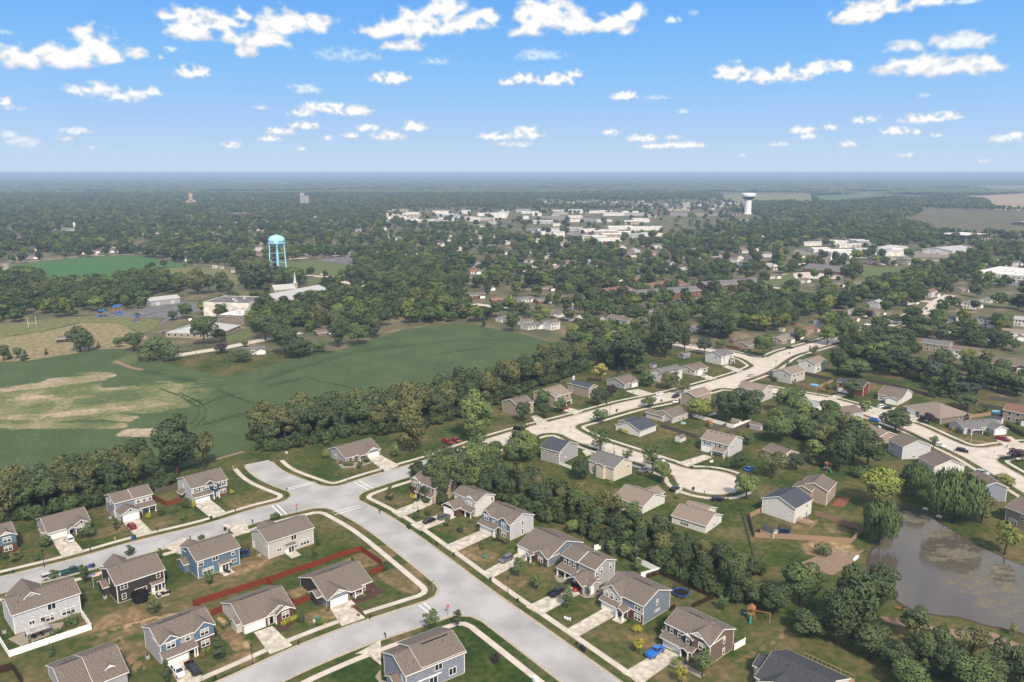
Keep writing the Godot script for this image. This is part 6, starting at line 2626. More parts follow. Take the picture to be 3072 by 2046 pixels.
func make_playground():
	var m: Mb
	for p in PLAY:
		var o = thing("play_structure", p[4], "playground", Vector3(p[0], 0.05, p[1]), deg_to_rad(p[2]))
		var s: float = p[3]
		for x in [-1.5, 0.0, 1.5]:
			for z in [-0.8, 0.8]:
				m = Mb.new()
				m.tube([Vector3(x * s, 0, z * s), Vector3(x * s, 3.2 * s, z * s)], [0.12, 0.12], 6)
				part(o, "post", m.mesh(), M("play_wood"))
		m = Mb.new()
		m.box(Vector3(-1.6 * s, 1.4 * s, -0.9 * s), Vector3(1.6 * s, 1.55 * s, 0.9 * s))
		part(o, "platform", m.mesh(), M("play_wood"))
		for x in [-0.75, 0.75]:
			m = Mb.new()
			frustum(m, (x - 0.9) * s, (x + 0.9) * s, 3.1 * s, 1.0 * s, (x - 0.1) * s, (x + 0.1) * s, 4.1 * s, 0.1)
			part(o, "roof", m.mesh(), M("play_blue"))
		for x in [-1.2, 1.0]:
			m = Mb.new()
			m.bar(Vector3(x * s, 1.5 * s, 0.9 * s), Vector3((x - 0.6) * s, 0.2, 3.6 * s), 0.7 * s, 0.12)
			part(o, "slide", m.mesh(), M("play_blue"))
	for p in GOALS:
		var o = thing("goal_post", p[3], "goal post", Vector3(p[0], 0, p[1]), deg_to_rad(p[2]))
		m = Mb.new()
		m.bar(Vector3(-2.8, 3, 0), Vector3(2.8, 3, 0), 0.16, 0.16)
		part(o, "crossbar", m.mesh(), M("white_metal"))
		for x in [-2.8, 2.8]:
			m = Mb.new()
			m.bar(Vector3(x, 0, 0), Vector3(x, 8, 0), 0.16, 0.16)
			part(o, "upright", m.mesh(), M("white_metal"))

var town := []
func make_far_houses():
	var walls := ["siding_white", "siding_white", "siding_greige", "siding_pale", "siding_tan"]
	var roofs := ["roof_g", "roof_w", "roof_l", "roof_w", "roof_d", "roof_t"]
	var proto := []
	for i in 12:
		var a := 5.5 + (i % 4) * 1.1
		var b := 4.2 + (i % 3) * 0.8
		var two := 5.2 if i % 3 == 0 else 2.9
		var o = thing("small_house", "pale house with pitched roof among the town trees", "house", Vector3.ZERO, 0.0, "houses among the town trees")
		block(o, walls[i % 5], roofs[i % 6], -a, a, -b, b, two, "x", 0.5, 0, 0.3, false, false)
		proto.append(o)
	var r := RandomNumberGenerator.new()
	r.seed = 5
	for zn in TOWN_ZONES:
		var pg := pv(zn[4])
		var bx: Rect2 = boxed(pg)[1]
		var k := 0
		var tries := 0
		while k < zn[0] and tries < 4000:
			tries += 1
			var z := 1.0 / lerpf(1.0 / bx.position.y, 1.0 / bx.end.y, r.randf())
			var p := Vector2(r.randf_range(bx.position.x, bx.end.x), z)
			if not Geometry2D.is_point_in_polygon(p, pg):
				continue
			var ok := true
			for t in town:
				ok = ok and Vector2(t[0], t[1]).distance_squared_to(p) > zn[3] * zn[3]
			for h in MID + BUILDINGS:
				ok = ok and Vector2(h[0], h[1]).distance_squared_to(p) > 400.0
			if ok:
				k += 1
				town.append([p.x, p.y, zn[1] + 90.0 * (r.randi() % 3) + r.randf_range(-4, 4), r.randi() % 12, zn[2]])
	for i in town.size():
		var t = town[i]
		var src = proto[t[3] % 12]
		if i < 12:
			src = proto[i]
			src.position = Vector3(t[0], 0, t[1])
			src.rotation.y = deg_to_rad(t[2])
		else:
			copy(src, Vector3(t[0], 0, t[1]), deg_to_rad(t[2]), "" if t[4] == 0 else "grey-roofed house in the dense new estate beyond the trees", "" if t[4] == 0 else "houses of the new estate")

func claims():
	for h in OLD:
		claim(h[0], h[1], 9.0)
	for h in MID:
		claim(h[0], h[1], 7.5)
	for t in town:
		claim(t[0], t[1], 7.0)
	for h in BUILDINGS + shops:
		var n := maxi(1, int(h[3] / 14.0))
		var k := maxi(1, int(h[4] / 14.0))
		var y := deg_to_rad(h[2])
		for i in n:
			for j in k:
				var x: float = h[3] * ((i + 0.5) / n - 0.5)
				var z: float = h[4] * ((j + 0.5) / k - 0.5)
				claim(h[0] + x * cos(y) + z * sin(y), h[1] - x * sin(y) + z * cos(y), 9.0)
	claim(COURT[0], COURT[1], 20)
	claim(ELEV[0], ELEV[1], 16)
	claim(TOWER[0], TOWER[1], 8)
	claim(TOWER2[0], TOWER2[1], 24)
	for c in SPIRES:
		claim(c[0], c[1], 13)
	for r in FAR_ROADS:
		road_boxes.append(boxed(strip_poly(smooth(pv(r[2])), r[1] + 3.0)))
	for r in ROADS:
		road_boxes.append(boxed(strip_poly(smooth(pv(r[2])), r[1] + 5.0)))
	for l in LOTS:
		road_boxes.append(boxed(pv(l[1])))

func make_vehicles():
	for c in CARS:
		vehicle(c[0], c[1], Vector3(c[2], c[3], c[4]), deg_to_rad(c[5]), c[6])
	for w in CAR_ROWS:
		for i in w[3].size() / 2:
			vehicle(["sedan", "suv", "sedan", "pickup"][i % 4], w[2][i % w[2].size()], Vector3(w[3][i * 2], 0.06, w[3][i * 2 + 1]), deg_to_rad(20.0 + 90.0 * (i % 2)), w[0], w[1])

func _ready():
	var t0 := Time.get_ticks_msec()
	make_view()
	print("view ", Time.get_ticks_msec() - t0)
	make_materials()
	make_ground()
	print("ground ", Time.get_ticks_msec() - t0)
	make_roads()
	make_drives()
	make_pond()
	print("roads ", Time.get_ticks_msec() - t0)
	make_near_houses()
	make_old_houses()
	make_small_houses()
	make_buildings()
	make_towers()
	make_far_houses()
	print("houses ", Time.get_ticks_msec() - t0)
	claims()
	make_crowns()
	print("crowns ", Time.get_ticks_msec() - t0)
	make_trees()
	print("trees ", Time.get_ticks_msec() - t0)
	make_yard_things()
	make_street_things()
	make_vehicles()
	make_people()
	print("all ", Time.get_ticks_msec() - t0)

# ---------------------------------------------------------------- where things stand: metres, read off the photograph
const CLOUDS := [
	[[-30.36,6.43,1.94,0.87,1.0],[-28.65,6.66,2.42,1.03,1.0],[-26.47,7.67,1.52,1.11,1.0],[-25.93,7.08,2.1,1.05,1.0],[-24.47,7.16,1.14,0.53,1.0],[-31.44,6.48,1.13,1.0,1.0]],
	[[-21.14,9.51,1.64,0.83,1.0],[-22.03,9.51,1.17,0.38,1.0],[-19.23,9.24,1.83,0.92,1.0],[-17.73,9.83,0.93,0.54,1.0],[-20.83,8.64,1.95,0.77,1.0]],
	[[-15.2,9.31,2.07,1.25,1.0],[-13.4,9.38,1.94,0.95,1.0],[-16.62,8.33,2.69,0.79,1.0],[-17.34,7.64,1.25,0.63,1.0],[-18.63,8.37,1.23,0.62,1.0]],
	[[-5.95,9.59,3.03,1.44,1.0],[-4.47,10.68,1.51,0.95,1.0],[-8.15,9.14,2.34,0.97,1.0],[-3.02,9.76,2.2,0.97,1.0],[-7.44,8.34,1.85,0.65,1.0],[-1.55,10.18,1.35,0.64,1.0]],
	[[-11.08,7.58,2.49,0.57,0.45]],
	[[-21.02,6.23,1.43,0.55,1.0]],
	[[-26.74,4.89,1.81,0.69,0.85],[-24.95,4.64,1.87,0.62,0.85],[-23.42,4.96,0.88,0.39,0.85]],
	[[-8.24,6.19,1.52,0.59,1.0]],
	[[-14.03,5.38,1.22,0.5,0.6]],
	[[-12.67,4.22,1.99,0.51,1.0],[-10.94,4.04,1.51,0.48,1.0],[-14.11,3.85,1.31,0.3,1.0]],
	[[-15.72,2.7,1.14,0.37,1.0],[-14.15,3.07,1.15,0.34,1.0]],
	[[-16.45,2.19,0.81,0.25,1.0]],
	[[-8.58,2.41,1.28,0.49,1.0],[-6.78,3.07,1.0,0.49,1.0],[-9.96,2.95,0.85,0.34,1.0]],
	[[-11.08,2.46,0.76,0.22,1.0]],
	[[-12.61,2.3,0.33,0.22,1.0]],
	[[-14.44,1.57,0.36,0.22,0.8]],
	[[-18.89,1.75,0.75,0.33,1.0]],
	[[-27.92,2.48,1.03,0.31,0.8],[-28.56,2.01,0.54,0.23,0.8]],
	[[-30.76,1.71,1.04,0.43,0.6],[-31.49,2.2,0.51,0.3,0.5]],
	[[-27.19,1.51,0.21,0.13,0.7]],
	[[-31.5,4.06,0.51,0.37,1.0],[-31.1,3.71,0.77,0.22,0.5]],
	[[-22.13,7.55,0.51,0.23,0.7]],
	[[-22.74,7.06,0.15,0.19,0.8]],
	[[-31.01,7.93,0.38,0.17,0.5]],
	[[-16.82,4.18,0.56,0.2,0.7]],
	[[-5.27,7.34,1.02,0.33,0.5]],
	[[-0.37,6.04,0.69,0.31,1.0]],
	[[-1.14,2.43,1.4,0.39,1.0],[-0.38,1.92,0.87,0.21,1.0]],
	[[2.21,10.17,2.7,1.59,1.0],[4.12,9.62,1.85,0.97,1.0],[6.61,9.58,2.17,0.8,1.0],[8.18,10.21,0.99,0.79,1.0],[0.89,9.23,1.36,0.73,1.0],[7.93,9.28,1.16,0.48,1.0]],
	[[10.78,9.81,0.57,0.32,0.8]],
	[[12.17,10.22,0.4,0.24,0.4]],
	[[1.78,7.72,1.88,0.5,0.5]],
	[[0.82,6.25,0.95,0.51,1.0],[3.14,6.17,1.88,0.64,1.0],[4.32,6.52,0.68,0.42,1.0]],
	[[7.76,5.07,1.01,0.42,1.0]],
	[[9.96,4.97,1.0,0.2,0.5]],
	[[14.74,6.39,1.28,0.81,1.0],[16.42,6.07,1.73,0.68,1.0],[18.45,6.2,1.53,0.8,1.0],[20.29,6.46,1.64,0.63,1.0],[21.7,6.53,0.66,0.55,1.0]],
	[[22.34,9.55,1.86,0.9,1.0],[24.28,9.91,2.07,0.73,1.0],[25.95,9.9,1.35,0.44,1.0],[27.69,9.87,1.31,0.29,0.7]],
	[[25.7,6.34,2.46,0.91,1.0],[27.5,6.11,1.99,0.75,1.0],[29.22,6.14,1.55,0.81,1.0],[24.99,7.45,1.25,0.6,0.85],[27.93,7.63,1.96,0.73,0.85],[29.41,7.46,0.77,0.58,0.85]],
	[[1.06,2.58,1.31,0.7,1.0],[0.61,1.85,1.05,0.27,0.7]],
	[[6.86,2.68,0.65,0.28,1.0]],
	[[9.03,2.26,1.27,0.38,1.0]],
	[[9.79,1.75,1.02,0.28,1.0],[11.69,1.81,1.83,0.31,1.0]],
	[[11.09,2.32,0.59,0.22,1.0]],
	[[19.5,2.71,0.92,0.36,1.0],[19.8,2.29,0.69,0.25,1.0]],
	[[21.15,2.84,0.6,0.21,1.0]],
	[[23.25,3.24,0.95,0.32,1.0]],
	[[26.48,3.23,1.78,0.39,1.0],[27.66,3.39,0.81,0.31,1.0],[28.43,3.27,0.4,0.15,1.0]],
	[[25.01,2.54,1.06,0.35,1.0]],
	[[26.19,2.45,0.28,0.22,1.0]],
	[[27.29,2.27,0.38,0.2,1.0]],
	[[22.28,1.78,0.67,0.21,1.0]],
	[[18.07,1.83,0.79,0.2,0.8]],
	[[25.77,1.06,0.57,0.21,0.7]],
	[[31.02,1.96,1.02,0.38,0.8],[31.54,2.2,0.5,0.23,1.0]],
	[[30.03,0.64,0.39,0.15,0.6]],
	[[11.67,4.03,0.5,0.2,0.6]],
	[[26.4,4.65,0.35,0.22,0.5]],
	[[15.74,1.14,0.36,0.14,0.6]],
]
const NEAR := {"H1":[-158.1,-222.7,43.0,13.0,11.0],"H2":[-144.2,-238.5,43.0,12.7,14.3],"H3":[-129.8,-252.9,43.0,12.5,9.8],"H4":[-110.2,-266.9,43.0,13.2,13.2],"B1":[-121.3,-187.0,224.0,15.8,11.4],"B2":[-104.3,-201.1,223.5,13.0,13.0],"B3":[-87.8,-214.0,223.5,13.0,12.1],"B4":[-70.2,-226.3,223.0,15.5,11.4],"F1":[-96.0,-160.5,43.0,12.9,15.0],"F2":[-80.3,-173.4,44.0,13.3,10.9],"F3":[-65.9,-187.5,41.0,13.6,14.5],"F4":[-48.6,-200.7,41.5,14.3,15.4],"G1":[-20.0,-162.5,215.5,15.7,11.3],"E1":[-27.6,-266.1,-45.0,13.1,10.5],"E2":[-12.8,-253.7,-44.0,11.7,8.8],"E3":[-1.3,-237.6,-45.0,13.3,10.9],"E4":[11.6,-222.3,-46.0,13.0,15.7],"E5":[21.9,-208.0,-47.0,12.5,9.1],"E6":[32.9,-190.7,-47.0,13.3,12.0],"E7":[45.2,-173.2,-47.5,13.2,10.5],"D1":[-64.1,-306.1,43.0,16.6,14.7],"G0":[64.3,-157.1,-47.0,14.9,15.1]}
const ROADS := [
	["asphalt",5.3,[-64.1,-263.1,-44.9,-243.9,-26.2,-219.0,-10.0,-196.2,8.9,-171.0,39.1,-130.6]],
	["asphalt",5.2,[-157.3,-191.7,-142.0,-202.1,-127.2,-212.8,-114.2,-224.3,-97.0,-236.7,-82.6,-250.4,-64.1,-263.1,-54.4,-274.8,-40.2,-288.1,-27.1,-300.1,-15.0,-314.0]],
	["concrete",5.2,[-27.1,-300.1,-15.0,-314.0,5.4,-333.8,32.4,-355.5,56.8,-376.3,78.3,-390.6,107.3,-413.7,142,-447,170,-487,197,-512,237,-548,289,-594,344,-651,375,-696,410,-737]],
	["asphalt",5.0,[-13.9,-193.4,-21.8,-188.3,-37.4,-178.1,-49.0,-168.8,-58.7,-159.4,-74.5,-144.2]],
	["asphalt",5.2,[-101.0,-298.1,-89.3,-282.5,-64.1,-263.1]],
	["concrete",4.4,[21.7,-344.6,30.0,-327.0,45.2,-309.4,59.8,-292.8,70.0,-280.9]],
	["concrete",4.8,[112.6,-418.2,122.5,-409.0,133.7,-406.5,143.6,-397.8,159.0,-384.8,170.3,-365.3,179.1,-344.7,182.6,-327.0,186.6,-304.9,187.2,-288.8,187.7,-274.7,187.6,-253.2]],
	["concrete",4.8,[186.6,-304.9,203.6,-311.7,219.7,-316.4]],
	["concrete",4.2,[148,-461,144,-484,121,-506,103,-520]],
]
const BULB := [73.0,-277.8,11.9]
const ROAD_KEEP := [-260,-120,400,-120,400,-640,-75.05,-640,-75.05,-310.08,-115.05,-286.08,-141.05,-310.08,-260,-330]
const TAR_ZONE := [-300,-100,120,-100,32.48,-239.51,-21.52,-292.51,-35.52,-307.51,-60,-420,-300,-420]
const DRIVES := [
	[-48.0,-190.3,-43.9,-193.0,-37.7,-185.4,-42.9,-181.6],
	[-64.2,-178.8,-60.4,-181.6,-53.1,-173.2,-57.5,-169.6],
	[-79.9,-165.5,-76.3,-168.1,-69.3,-159.9,-73.9,-157.4],
	[-142.8,-229.1,-139.1,-232.9,-129.3,-222.1,-133.5,-218.2],
	[-127.8,-243.1,-124.0,-246.3,-115.0,-236.0,-118.6,-232.6],
	[-110.1,-257.5,-105.7,-261.3,-95.3,-249.3,-99.3,-245.3],
	[-31.4,-260.7,-27.6,-256.8,-37.0,-246.2,-40.7,-250.8],
	[-22.1,-250.8,-18.5,-246.7,-29.1,-235.9,-33.0,-240.7],
	[-9.9,-236.6,-6.4,-233.1,-17.7,-221.2,-21.0,-225.5],
	[2.1,-221.4,4.9,-217.6,-6.1,-205.5,-8.7,-209.1],
	[15.8,-201.6,19.3,-198.2,7.4,-186.7,3.6,-190.7],
	[24.9,-190.7,27.8,-187.5,15.5,-176.3,13.2,-179.7],
	[36.5,-172.0,40.0,-169.1,29.3,-158.7,25.1,-162.3],
	[-57.2,-301.2,-53.4,-306.4,-44.0,-294.2,-48.4,-287.4],
	[64.9,-297.0,77.9,-306.4,80.5,-303.4,68.2,-292.8],
	[59.5,-402.7,66.8,-406.5,73.0,-397.8,66.1,-391.8],
	[9.0,-357.4,11.7,-361.3,16.9,-348.7,11.8,-344.1],
	[24.2,-368.1,27.3,-372.9,33.9,-366.4,29.8,-360.7],
	[124,-457,128,-460,134,-447,129,-442],
	[103.9,-435.0,107.8,-439.9,113.9,-428.7,109.0,-424.9],
	[168.5,-397.3,172.3,-394.7,162.3,-386.2,159.2,-389.6],
	[187.6,-365.8,193.0,-360.4,184.0,-348.6,183.2,-361.7],
	[207.5,-327.2,216.2,-329.4,214.8,-318.4,205.7,-315.2],
	[178.6,-372.9,187.3,-372.9,173.5,-356.4,170.1,-368.6],
	[48.4,-287.3,52.9,-289.4,57.4,-293.6,54.3,-298.0],
	[57.4,-264.5,60.3,-268.0,63.4,-274.5,61.2,-274.5],
	[29.9,-304.7,32.9,-307.0,31.4,-313.0,28.8,-310.6],
	[-83.4,-235.2,-87.5,-233.2,-94.1,-240.8,-87.4,-243.4],
	[-95.3,-227.5,-99.6,-220.3,-106.6,-225.2,-103.2,-231.3],
	[-30.4,-165.3,-34.5,-169.8,-37.2,-169.8,-32.1,-175.4],
]
const PATHS := [
	["concrete_new",0.21,[-44.6,-193.9,-43.5,-194.6,-41.5,-192.2,-43.1,-191.3],"front_path"],
	["concrete_new",0.12,[-67.9,-220.5,-65.6,-222.8,-63.1,-219.9,-65.3,-217.8],"patio"],
	["concrete_new",0.12,[-84.0,-209.5,-81.9,-211.9,-79.3,-209.5,-81.4,-207.1],"patio"],
	["concrete_new",0.12,[-98.1,-197.5,-95.7,-200.7,-92.8,-197.1,-95.6,-194.9],"patio"],
	["mulch",0.1,[-42.9,-194.4,-40.4,-199.9,-39.2,-203.5,-34.9,-199.0,-37.0,-196.1,-38.5,-194.6,-41.3,-192.2],"mulch_bed"],
	["mulch",0.1,[-43.0,-191.2,-41.1,-191.7,-38.0,-187.1,-39.4,-185.9],"mulch_bed"],
	["mulch",0.1,[-59.4,-180.1,-58.4,-182.7,-55.1,-184.2,-55.9,-181.4,-57.8,-178.6],"mulch_bed"],
	["gravel",0.08,[-123.7,-176.1,-119.0,-182.1,-113.9,-183.6,-113.3,-180.4,-114.2,-178.1,-118.8,-173.1],"patio"],
	["gravel",0.1,[12.0,-207.3,13.5,-208.0,14.8,-205.5,15.6,-204.4,14.6,-203.0,12.7,-204.0],"gravel_bed"],
	["gravel",0.1,[18.0,-197.1,19.8,-198.2,25.6,-201.2,25.5,-199.2,22.6,-195.8,19.6,-195.3],"gravel_bed"],
	["gravel",0.1,[36.2,-166.0,39.4,-167.3,42.1,-163.8,44.0,-161.8,42.6,-160.6,40.9,-162.5,39.9,-164.7,37.6,-164.6],"gravel_bed"],
	["concrete_new",0.16,[25.6,-184.6,27.7,-186.6,29.4,-184.5,27.7,-182.7],"front_path"],
	["dark_mulch",0.12,[-6.7,-229.9,-4.5,-231.5,-0.7,-229.5,-1.7,-227.0,-4.5,-229.2],"mulch_bed"],
	["gravel",0.1,[-69.6,-298.4,-66.2,-300.5,-61.6,-297.7,-59.0,-299.8,-55.1,-297.7,-59.7,-292.8,-65.8,-291.4],"gravel_bed"],
	["gravel",0.1,[-31.1,-161.1,-30.3,-163.8,-29.4,-159.8,-27.3,-159.0,-29.3,-158.2],"gravel_bed"],
	["paver",0.14,[109.6,-256.2,115.2,-263.1,118.6,-261.7,113.5,-254.5],"patio"],
	["dirt",0.04,[84.7,-215.2,91.5,-219.4,97.7,-224.8,100.9,-220.3,107.4,-223.9,101.1,-216.9,98.5,-213.5,91.1,-207.8,86.2,-209.4],"bare_ground"],
	["dirt",0.04,[95.0,-186.3,100.1,-185.0,105.8,-181.9,111.8,-180.0,120.0,-178.8,123.7,-173.0,121.6,-169.6,115.5,-174.1,108.7,-177.0,103.2,-179.4,94.9,-183.8],"bare_ground"],
	["dirt",0.05,[-118.6,-302.0,-110.8,-311.7,-109.8,-309.4,-117.6,-300.5],"bare_ground"],
	["concrete",0.1,[92.3,-360.1,97.3,-365.8,97.2,-362.4,92.5,-359.6],"patio"],
	["path",0.06,[35.4,-251.8,39.6,-255.1,41.2,-251.8,38.8,-249.4],"patio"],
]
const CROSSWALK := [
	[-60.4,-250.4,-52.6,-256.4],
	[-59.4,-248.5,-51.5,-255.1],
	[-82.5,-256.0,-76.7,-247.8],
	[-80.9,-256.8,-75.2,-248.5],
	[-81.5,-271.2,-73.3,-278.0],
	[-80.5,-269.9,-72.3,-277.1],
	[-58.3,-277.1,-51.7,-269.9],
	[-56.8,-278.4,-50.3,-271.2],
	[-24.7,-191.8,-20.2,-185.9],
	[-23.5,-192.8,-20.2,-188.3],
	[23.0,-331.2,25.6,-333.1],
	[192.6,-311.1,193.0,-307.0],
]
const OLD := [
	[2.8,-365.3,43.1,10.5,11.5,5.3,"x","siding_tan","roof_w","tan two-storey house with white corner trim behind two round trees",{"win":[["f",-2.0,3.4,1.0,1.4,1],["f",1.2,3.4,1.0,1.4,1],["f",3.4,3.4,1.0,1.4,1],["f",3.4,0.8,1.0,1.4,1],["f",-3.4,0.8,1.6,1.5,2]],"block":[[0.2,3.6,2.0,5.6,5.2,"z"]]}],
	[20.0,-382.0,47.1,12.6,14.4,5.3,"x","siding_tan","roof_t","tan two-storey house with front gable and pale brown roof",{"block":[[-4.2,-0.4,2.0,6.2,5.2,"z"]],"porch":[0.2,4.6]}],
	[36.3,-397.1,44.0,6.7,15.1,5.3,"z","siding_tan","roof_b","tan two-storey house with slate roof and tall white chimney",{"win":[["f",-1.2,3.3,0.9,1.4,1],["f",1.4,3.3,0.9,1.4,1],["l",-4.6,3.3,0.8,1.4,1],["l",-4.6,0.8,0.8,1.4,1]],"chimney":[0.0,-6.2]}],
	[59.5,-415.1,43.0,12.0,13.0,2.7,"x","siding_grey","roof_w","grey one-storey house with double-gabled garages and wide drive",{"wing":[1.6,6.0,1.0],"block":[[-3.8,-1.2,3.0,6.4,2.65,"z"]]}],
	[85.6,-427.8,38.1,16.0,9.8,5.3,"x","siding_white","roof_g","white two-storey house with grey roof and stone-faced front",{"block":[[0.5,4.0,2.0,6.4,5.2,"z"]]}],
	[103.8,-444.1,43.0,13.5,12.0,2.7,"x","siding_greige","roof_w","low cream house with brick garage gable and white car",{"wing":[-2.0,5.2,0.6]}],
	[125.2,-468.4,38.9,12.2,12.3,5.3,"x","siding_white","roof_g","bright white two-storey house with tan brick garage front",{"block":[[-3.6,0.2,2.0,6.6,5.2,"z"]],"porch":[0.6,4.6],"gar":-2.0}],
	[106.5,-480.7,43.0,7.0,5.0,2.5,"x","siding_mist","roof_g","small grey garden house with open gable porch",{"win":[]}],
	[74.0,-356.3,223.0,12.8,11.9,2.7,"x","siding_greige","roof_w","cream one-storey house with dark brown cross-gabled roof and pool yard",{"win":[["b",-1.0,0.6,1.6,1.5,2],["b",2.0,0.3,1.8,1.9,2]],"block":[[2.0,7.6,-1.0,8.5,2.6,"z"]]}],
	[54.9,-337.7,224.8,12.4,13.8,2.7,"x","siding_white","roof_b","white one-storey house with slate roof and white patio roof",{"win":[["l",2.6,0.8,0.8,1.3,1]],"block":[[-6.0,0.5,3.5,9.0,2.6,"x"]]}],
	[91.2,-380.8,223.0,14.0,9.0,5.3,"x","siding_tan","roof_t","brown-grey two-storey house with pale lime tree in its yard",{"win":[["r",1.0,0.2,0.9,2.0,1]]}],
	[123.7,-391.1,134.0,14.1,11.6,5.3,"x","siding_greige","roof_t","cream two-storey house on the corner behind the big dark maple",{}],
	[19.0,-303.1,141.1,9.6,13.2,5.3,"x","siding_grey","roof_b","grey two-storey house with dark slate roof and lean-to porch",{"win":[["b",-2.0,3.3,1.6,1.4,2],["b",3.6,3.3,0.9,1.4,1],["l",-2.2,0.2,0.9,2.0,1],["l",-5.0,3.4,0.7,1.3,1]]}],
	[37.4,-286.3,134.3,12.7,11.5,5.3,"x","siding_cream","roof_g","cream two-storey house with bay and low side wing above the wood",{"win":[["b",-3.6,0.9,1.6,1.5,2],["b",0.6,3.4,0.8,1.2,1],["b",0.6,0.2,0.9,2.1,1],["l",3.0,3.3,1.5,1.3,2]],"block":[[-2.0,1.6,-6.6,-2.0,5.25,"z"]]}],
	[86.3,-311.8,-42.5,12.9,12.5,5.3,"x","siding_pale","roof_t","white two-storey house with dark shutters and porch by the turning circle",{"win":[["f",-3.4,3.3,1.7,1.4,2,1],["f",1.2,3.3,1.0,1.4,1,1],["f",3.6,3.3,1.7,1.4,2,1],["r",-2.6,3.4,0.8,1.3,1]],"gar":-3.2,"porch":[-0.4,5.4]}],
	[108.0,-303.8,116.7,10.5,9.4,2.7,"x","siding_greige","roof_w","low house with brown roof half hidden by the olive maple",{}],
	[44.2,-258.2,134.6,12.5,13.3,2.7,"x","siding_white","roof_t","white one-storey house with patio umbrella and taupe roof",{"win":[["b",-3.0,0.3,1.8,1.9,2],["b",2.6,0.7,1.6,1.4,2]],"block":[[-3.6,2.4,2.0,9.0,2.7,"z"]]}],
	[60.4,-242.6,139.2,12.7,11.6,2.7,"x","siding_white","roof_t","white one-storey house with taupe roof beside the pale lime tree",{"win":[["b",-1.5,0.6,3.0,1.5,3],["l",0.0,0.7,0.9,1.4,1]],"block":[[-2.0,5.6,1.0,9.4,2.7,"x"]]}],
	[92.2,-250.1,223.0,12.0,12.4,5.3,"x","siding_white","roof_b","white two-storey house with dark blue roof inside wooden fence",{"win":[["l",-2.0,0.9,0.8,1.4,1],["l",1.2,3.3,0.8,1.4,1],["b",-2.6,0.6,2.2,1.4,3],["b",2.4,3.3,1.0,1.3,1],["b",2.4,0.5,0.9,2.0,1]]}],
	[107.3,-263.1,232.7,10.5,10.2,5.3,"x","siding_tan","roof_w","tan two-storey house with brown roof and red paved patio",{"win":[["l",2.8,3.3,1.2,1.4,2],["l",2.0,0.7,1.2,1.4,2],["b",-2.0,3.4,0.6,1.2,1]],"block":[[1.5,7.5,0.0,6.0,5.0,"x"]]}],
	[152.9,-426.0,220.9,14.8,11.2,5.3,"x","siding_greige","roof_t","pale cream two-storey house with brown-fenced pool yard",{"block":[[2.0,6.0,2.0,6.5,4.9,"z"]]}],
	[174.5,-449.5,224.6,15.4,10.4,5.3,"x","siding_white","roof_t","cream two-storey house with blue spruce at its drive",{"block":[[1.5,5.5,2.0,6.5,4.9,"z"]]}],
	[177.5,-400.2,-44.8,13.9,8.0,5.3,"x","brick_red","roof_b","red brick fronted two-storey house with white sides and slate roof",{"gar":-3.4,"win":[["f",-3.6,3.3,1.0,1.4,1,1]]}],
	[193.9,-388.5,-43.7,11.9,16.3,2.9,"x","siding_white","roof_w","white one-storey house with white gabled garage and two cars",{"wing":[2.2,6.0,4.2],"win":[["f",-4.0,0.7,2.0,1.4,2],["r",1.0,3.0,0.6,1.2,1]]}],
	[200.0,-360.0,-70.2,21.8,19.2,2.7,"x","stone","roof_t","long tan brick house with shallow hipped roof and twin garage doors",{"hip":1,"gar":-6.0,"porch":[0.5,5.0]}],
	[206.0,-339.0,11.3,19.2,9.7,2.7,"x","siding_pale","roof_g","grey-roofed brick house with flagpole and red truck in garage",{"porch":[-7.5,-1.5],"wing":[5.6,6.6,4.0]}],
	[143.0,-371.7,111.8,20.2,11.6,2.7,"x","siding_white","roof_l","white one-storey house with light grey roof beside red fence",{}],
	[152.9,-350.7,202.1,12.0,10.7,5.3,"x","siding_pale","roof_w","pale grey two-storey house with brown roof above the trees",{"win":[["l",-1.0,3.2,0.8,1.4,1],["l",2.0,3.2,0.8,1.4,1]]}],
	[156.1,-328.5,108.9,17.1,13.0,2.7,"x","siding_tan","roof_t","tan one-storey house with stubby white chimney",{"chimney":[-3.0,0.0]}],
	[160.9,-306.6,97.9,9.9,12.7,5.3,"x","siding_pale","roof_w","pale grey two-storey house with dark brown roof above the willows",{"win":[["b",-2.4,3.3,1.6,1.4,2],["b",-2.4,0.7,1.6,1.4,2],["l",-1.0,0.6,0.8,1.4,1]]}],
	[165.9,-291.4,96.6,10.7,12.6,3.0,"x","siding_white","roof_w","white one-storey house with dark brown roof beside the street junction",{"win":[["b",-2.4,0.8,1.6,1.3,2],["l",-6.0,1.0,0.8,1.3,1]]}],
	[167.3,-265.1,89.9,11.5,9.7,5.3,"x","siding_mist","roof_w","blue-grey two-storey house with brown roof behind the willow",{"win":[["l",-5.4,2.8,0.9,1.4,1],["l",-3.6,0.4,0.8,0.9,1]]}],
	[168.8,-242.2,112.6,8.0,13.6,5.3,"x","siding_tan","roof_w","tan two-storey house on the pond slope, cut by picture edge",{"win":[["b",-1.0,0.6,2.6,1.4,3],["b",2.0,3.0,0.9,1.4,1]]}],
]
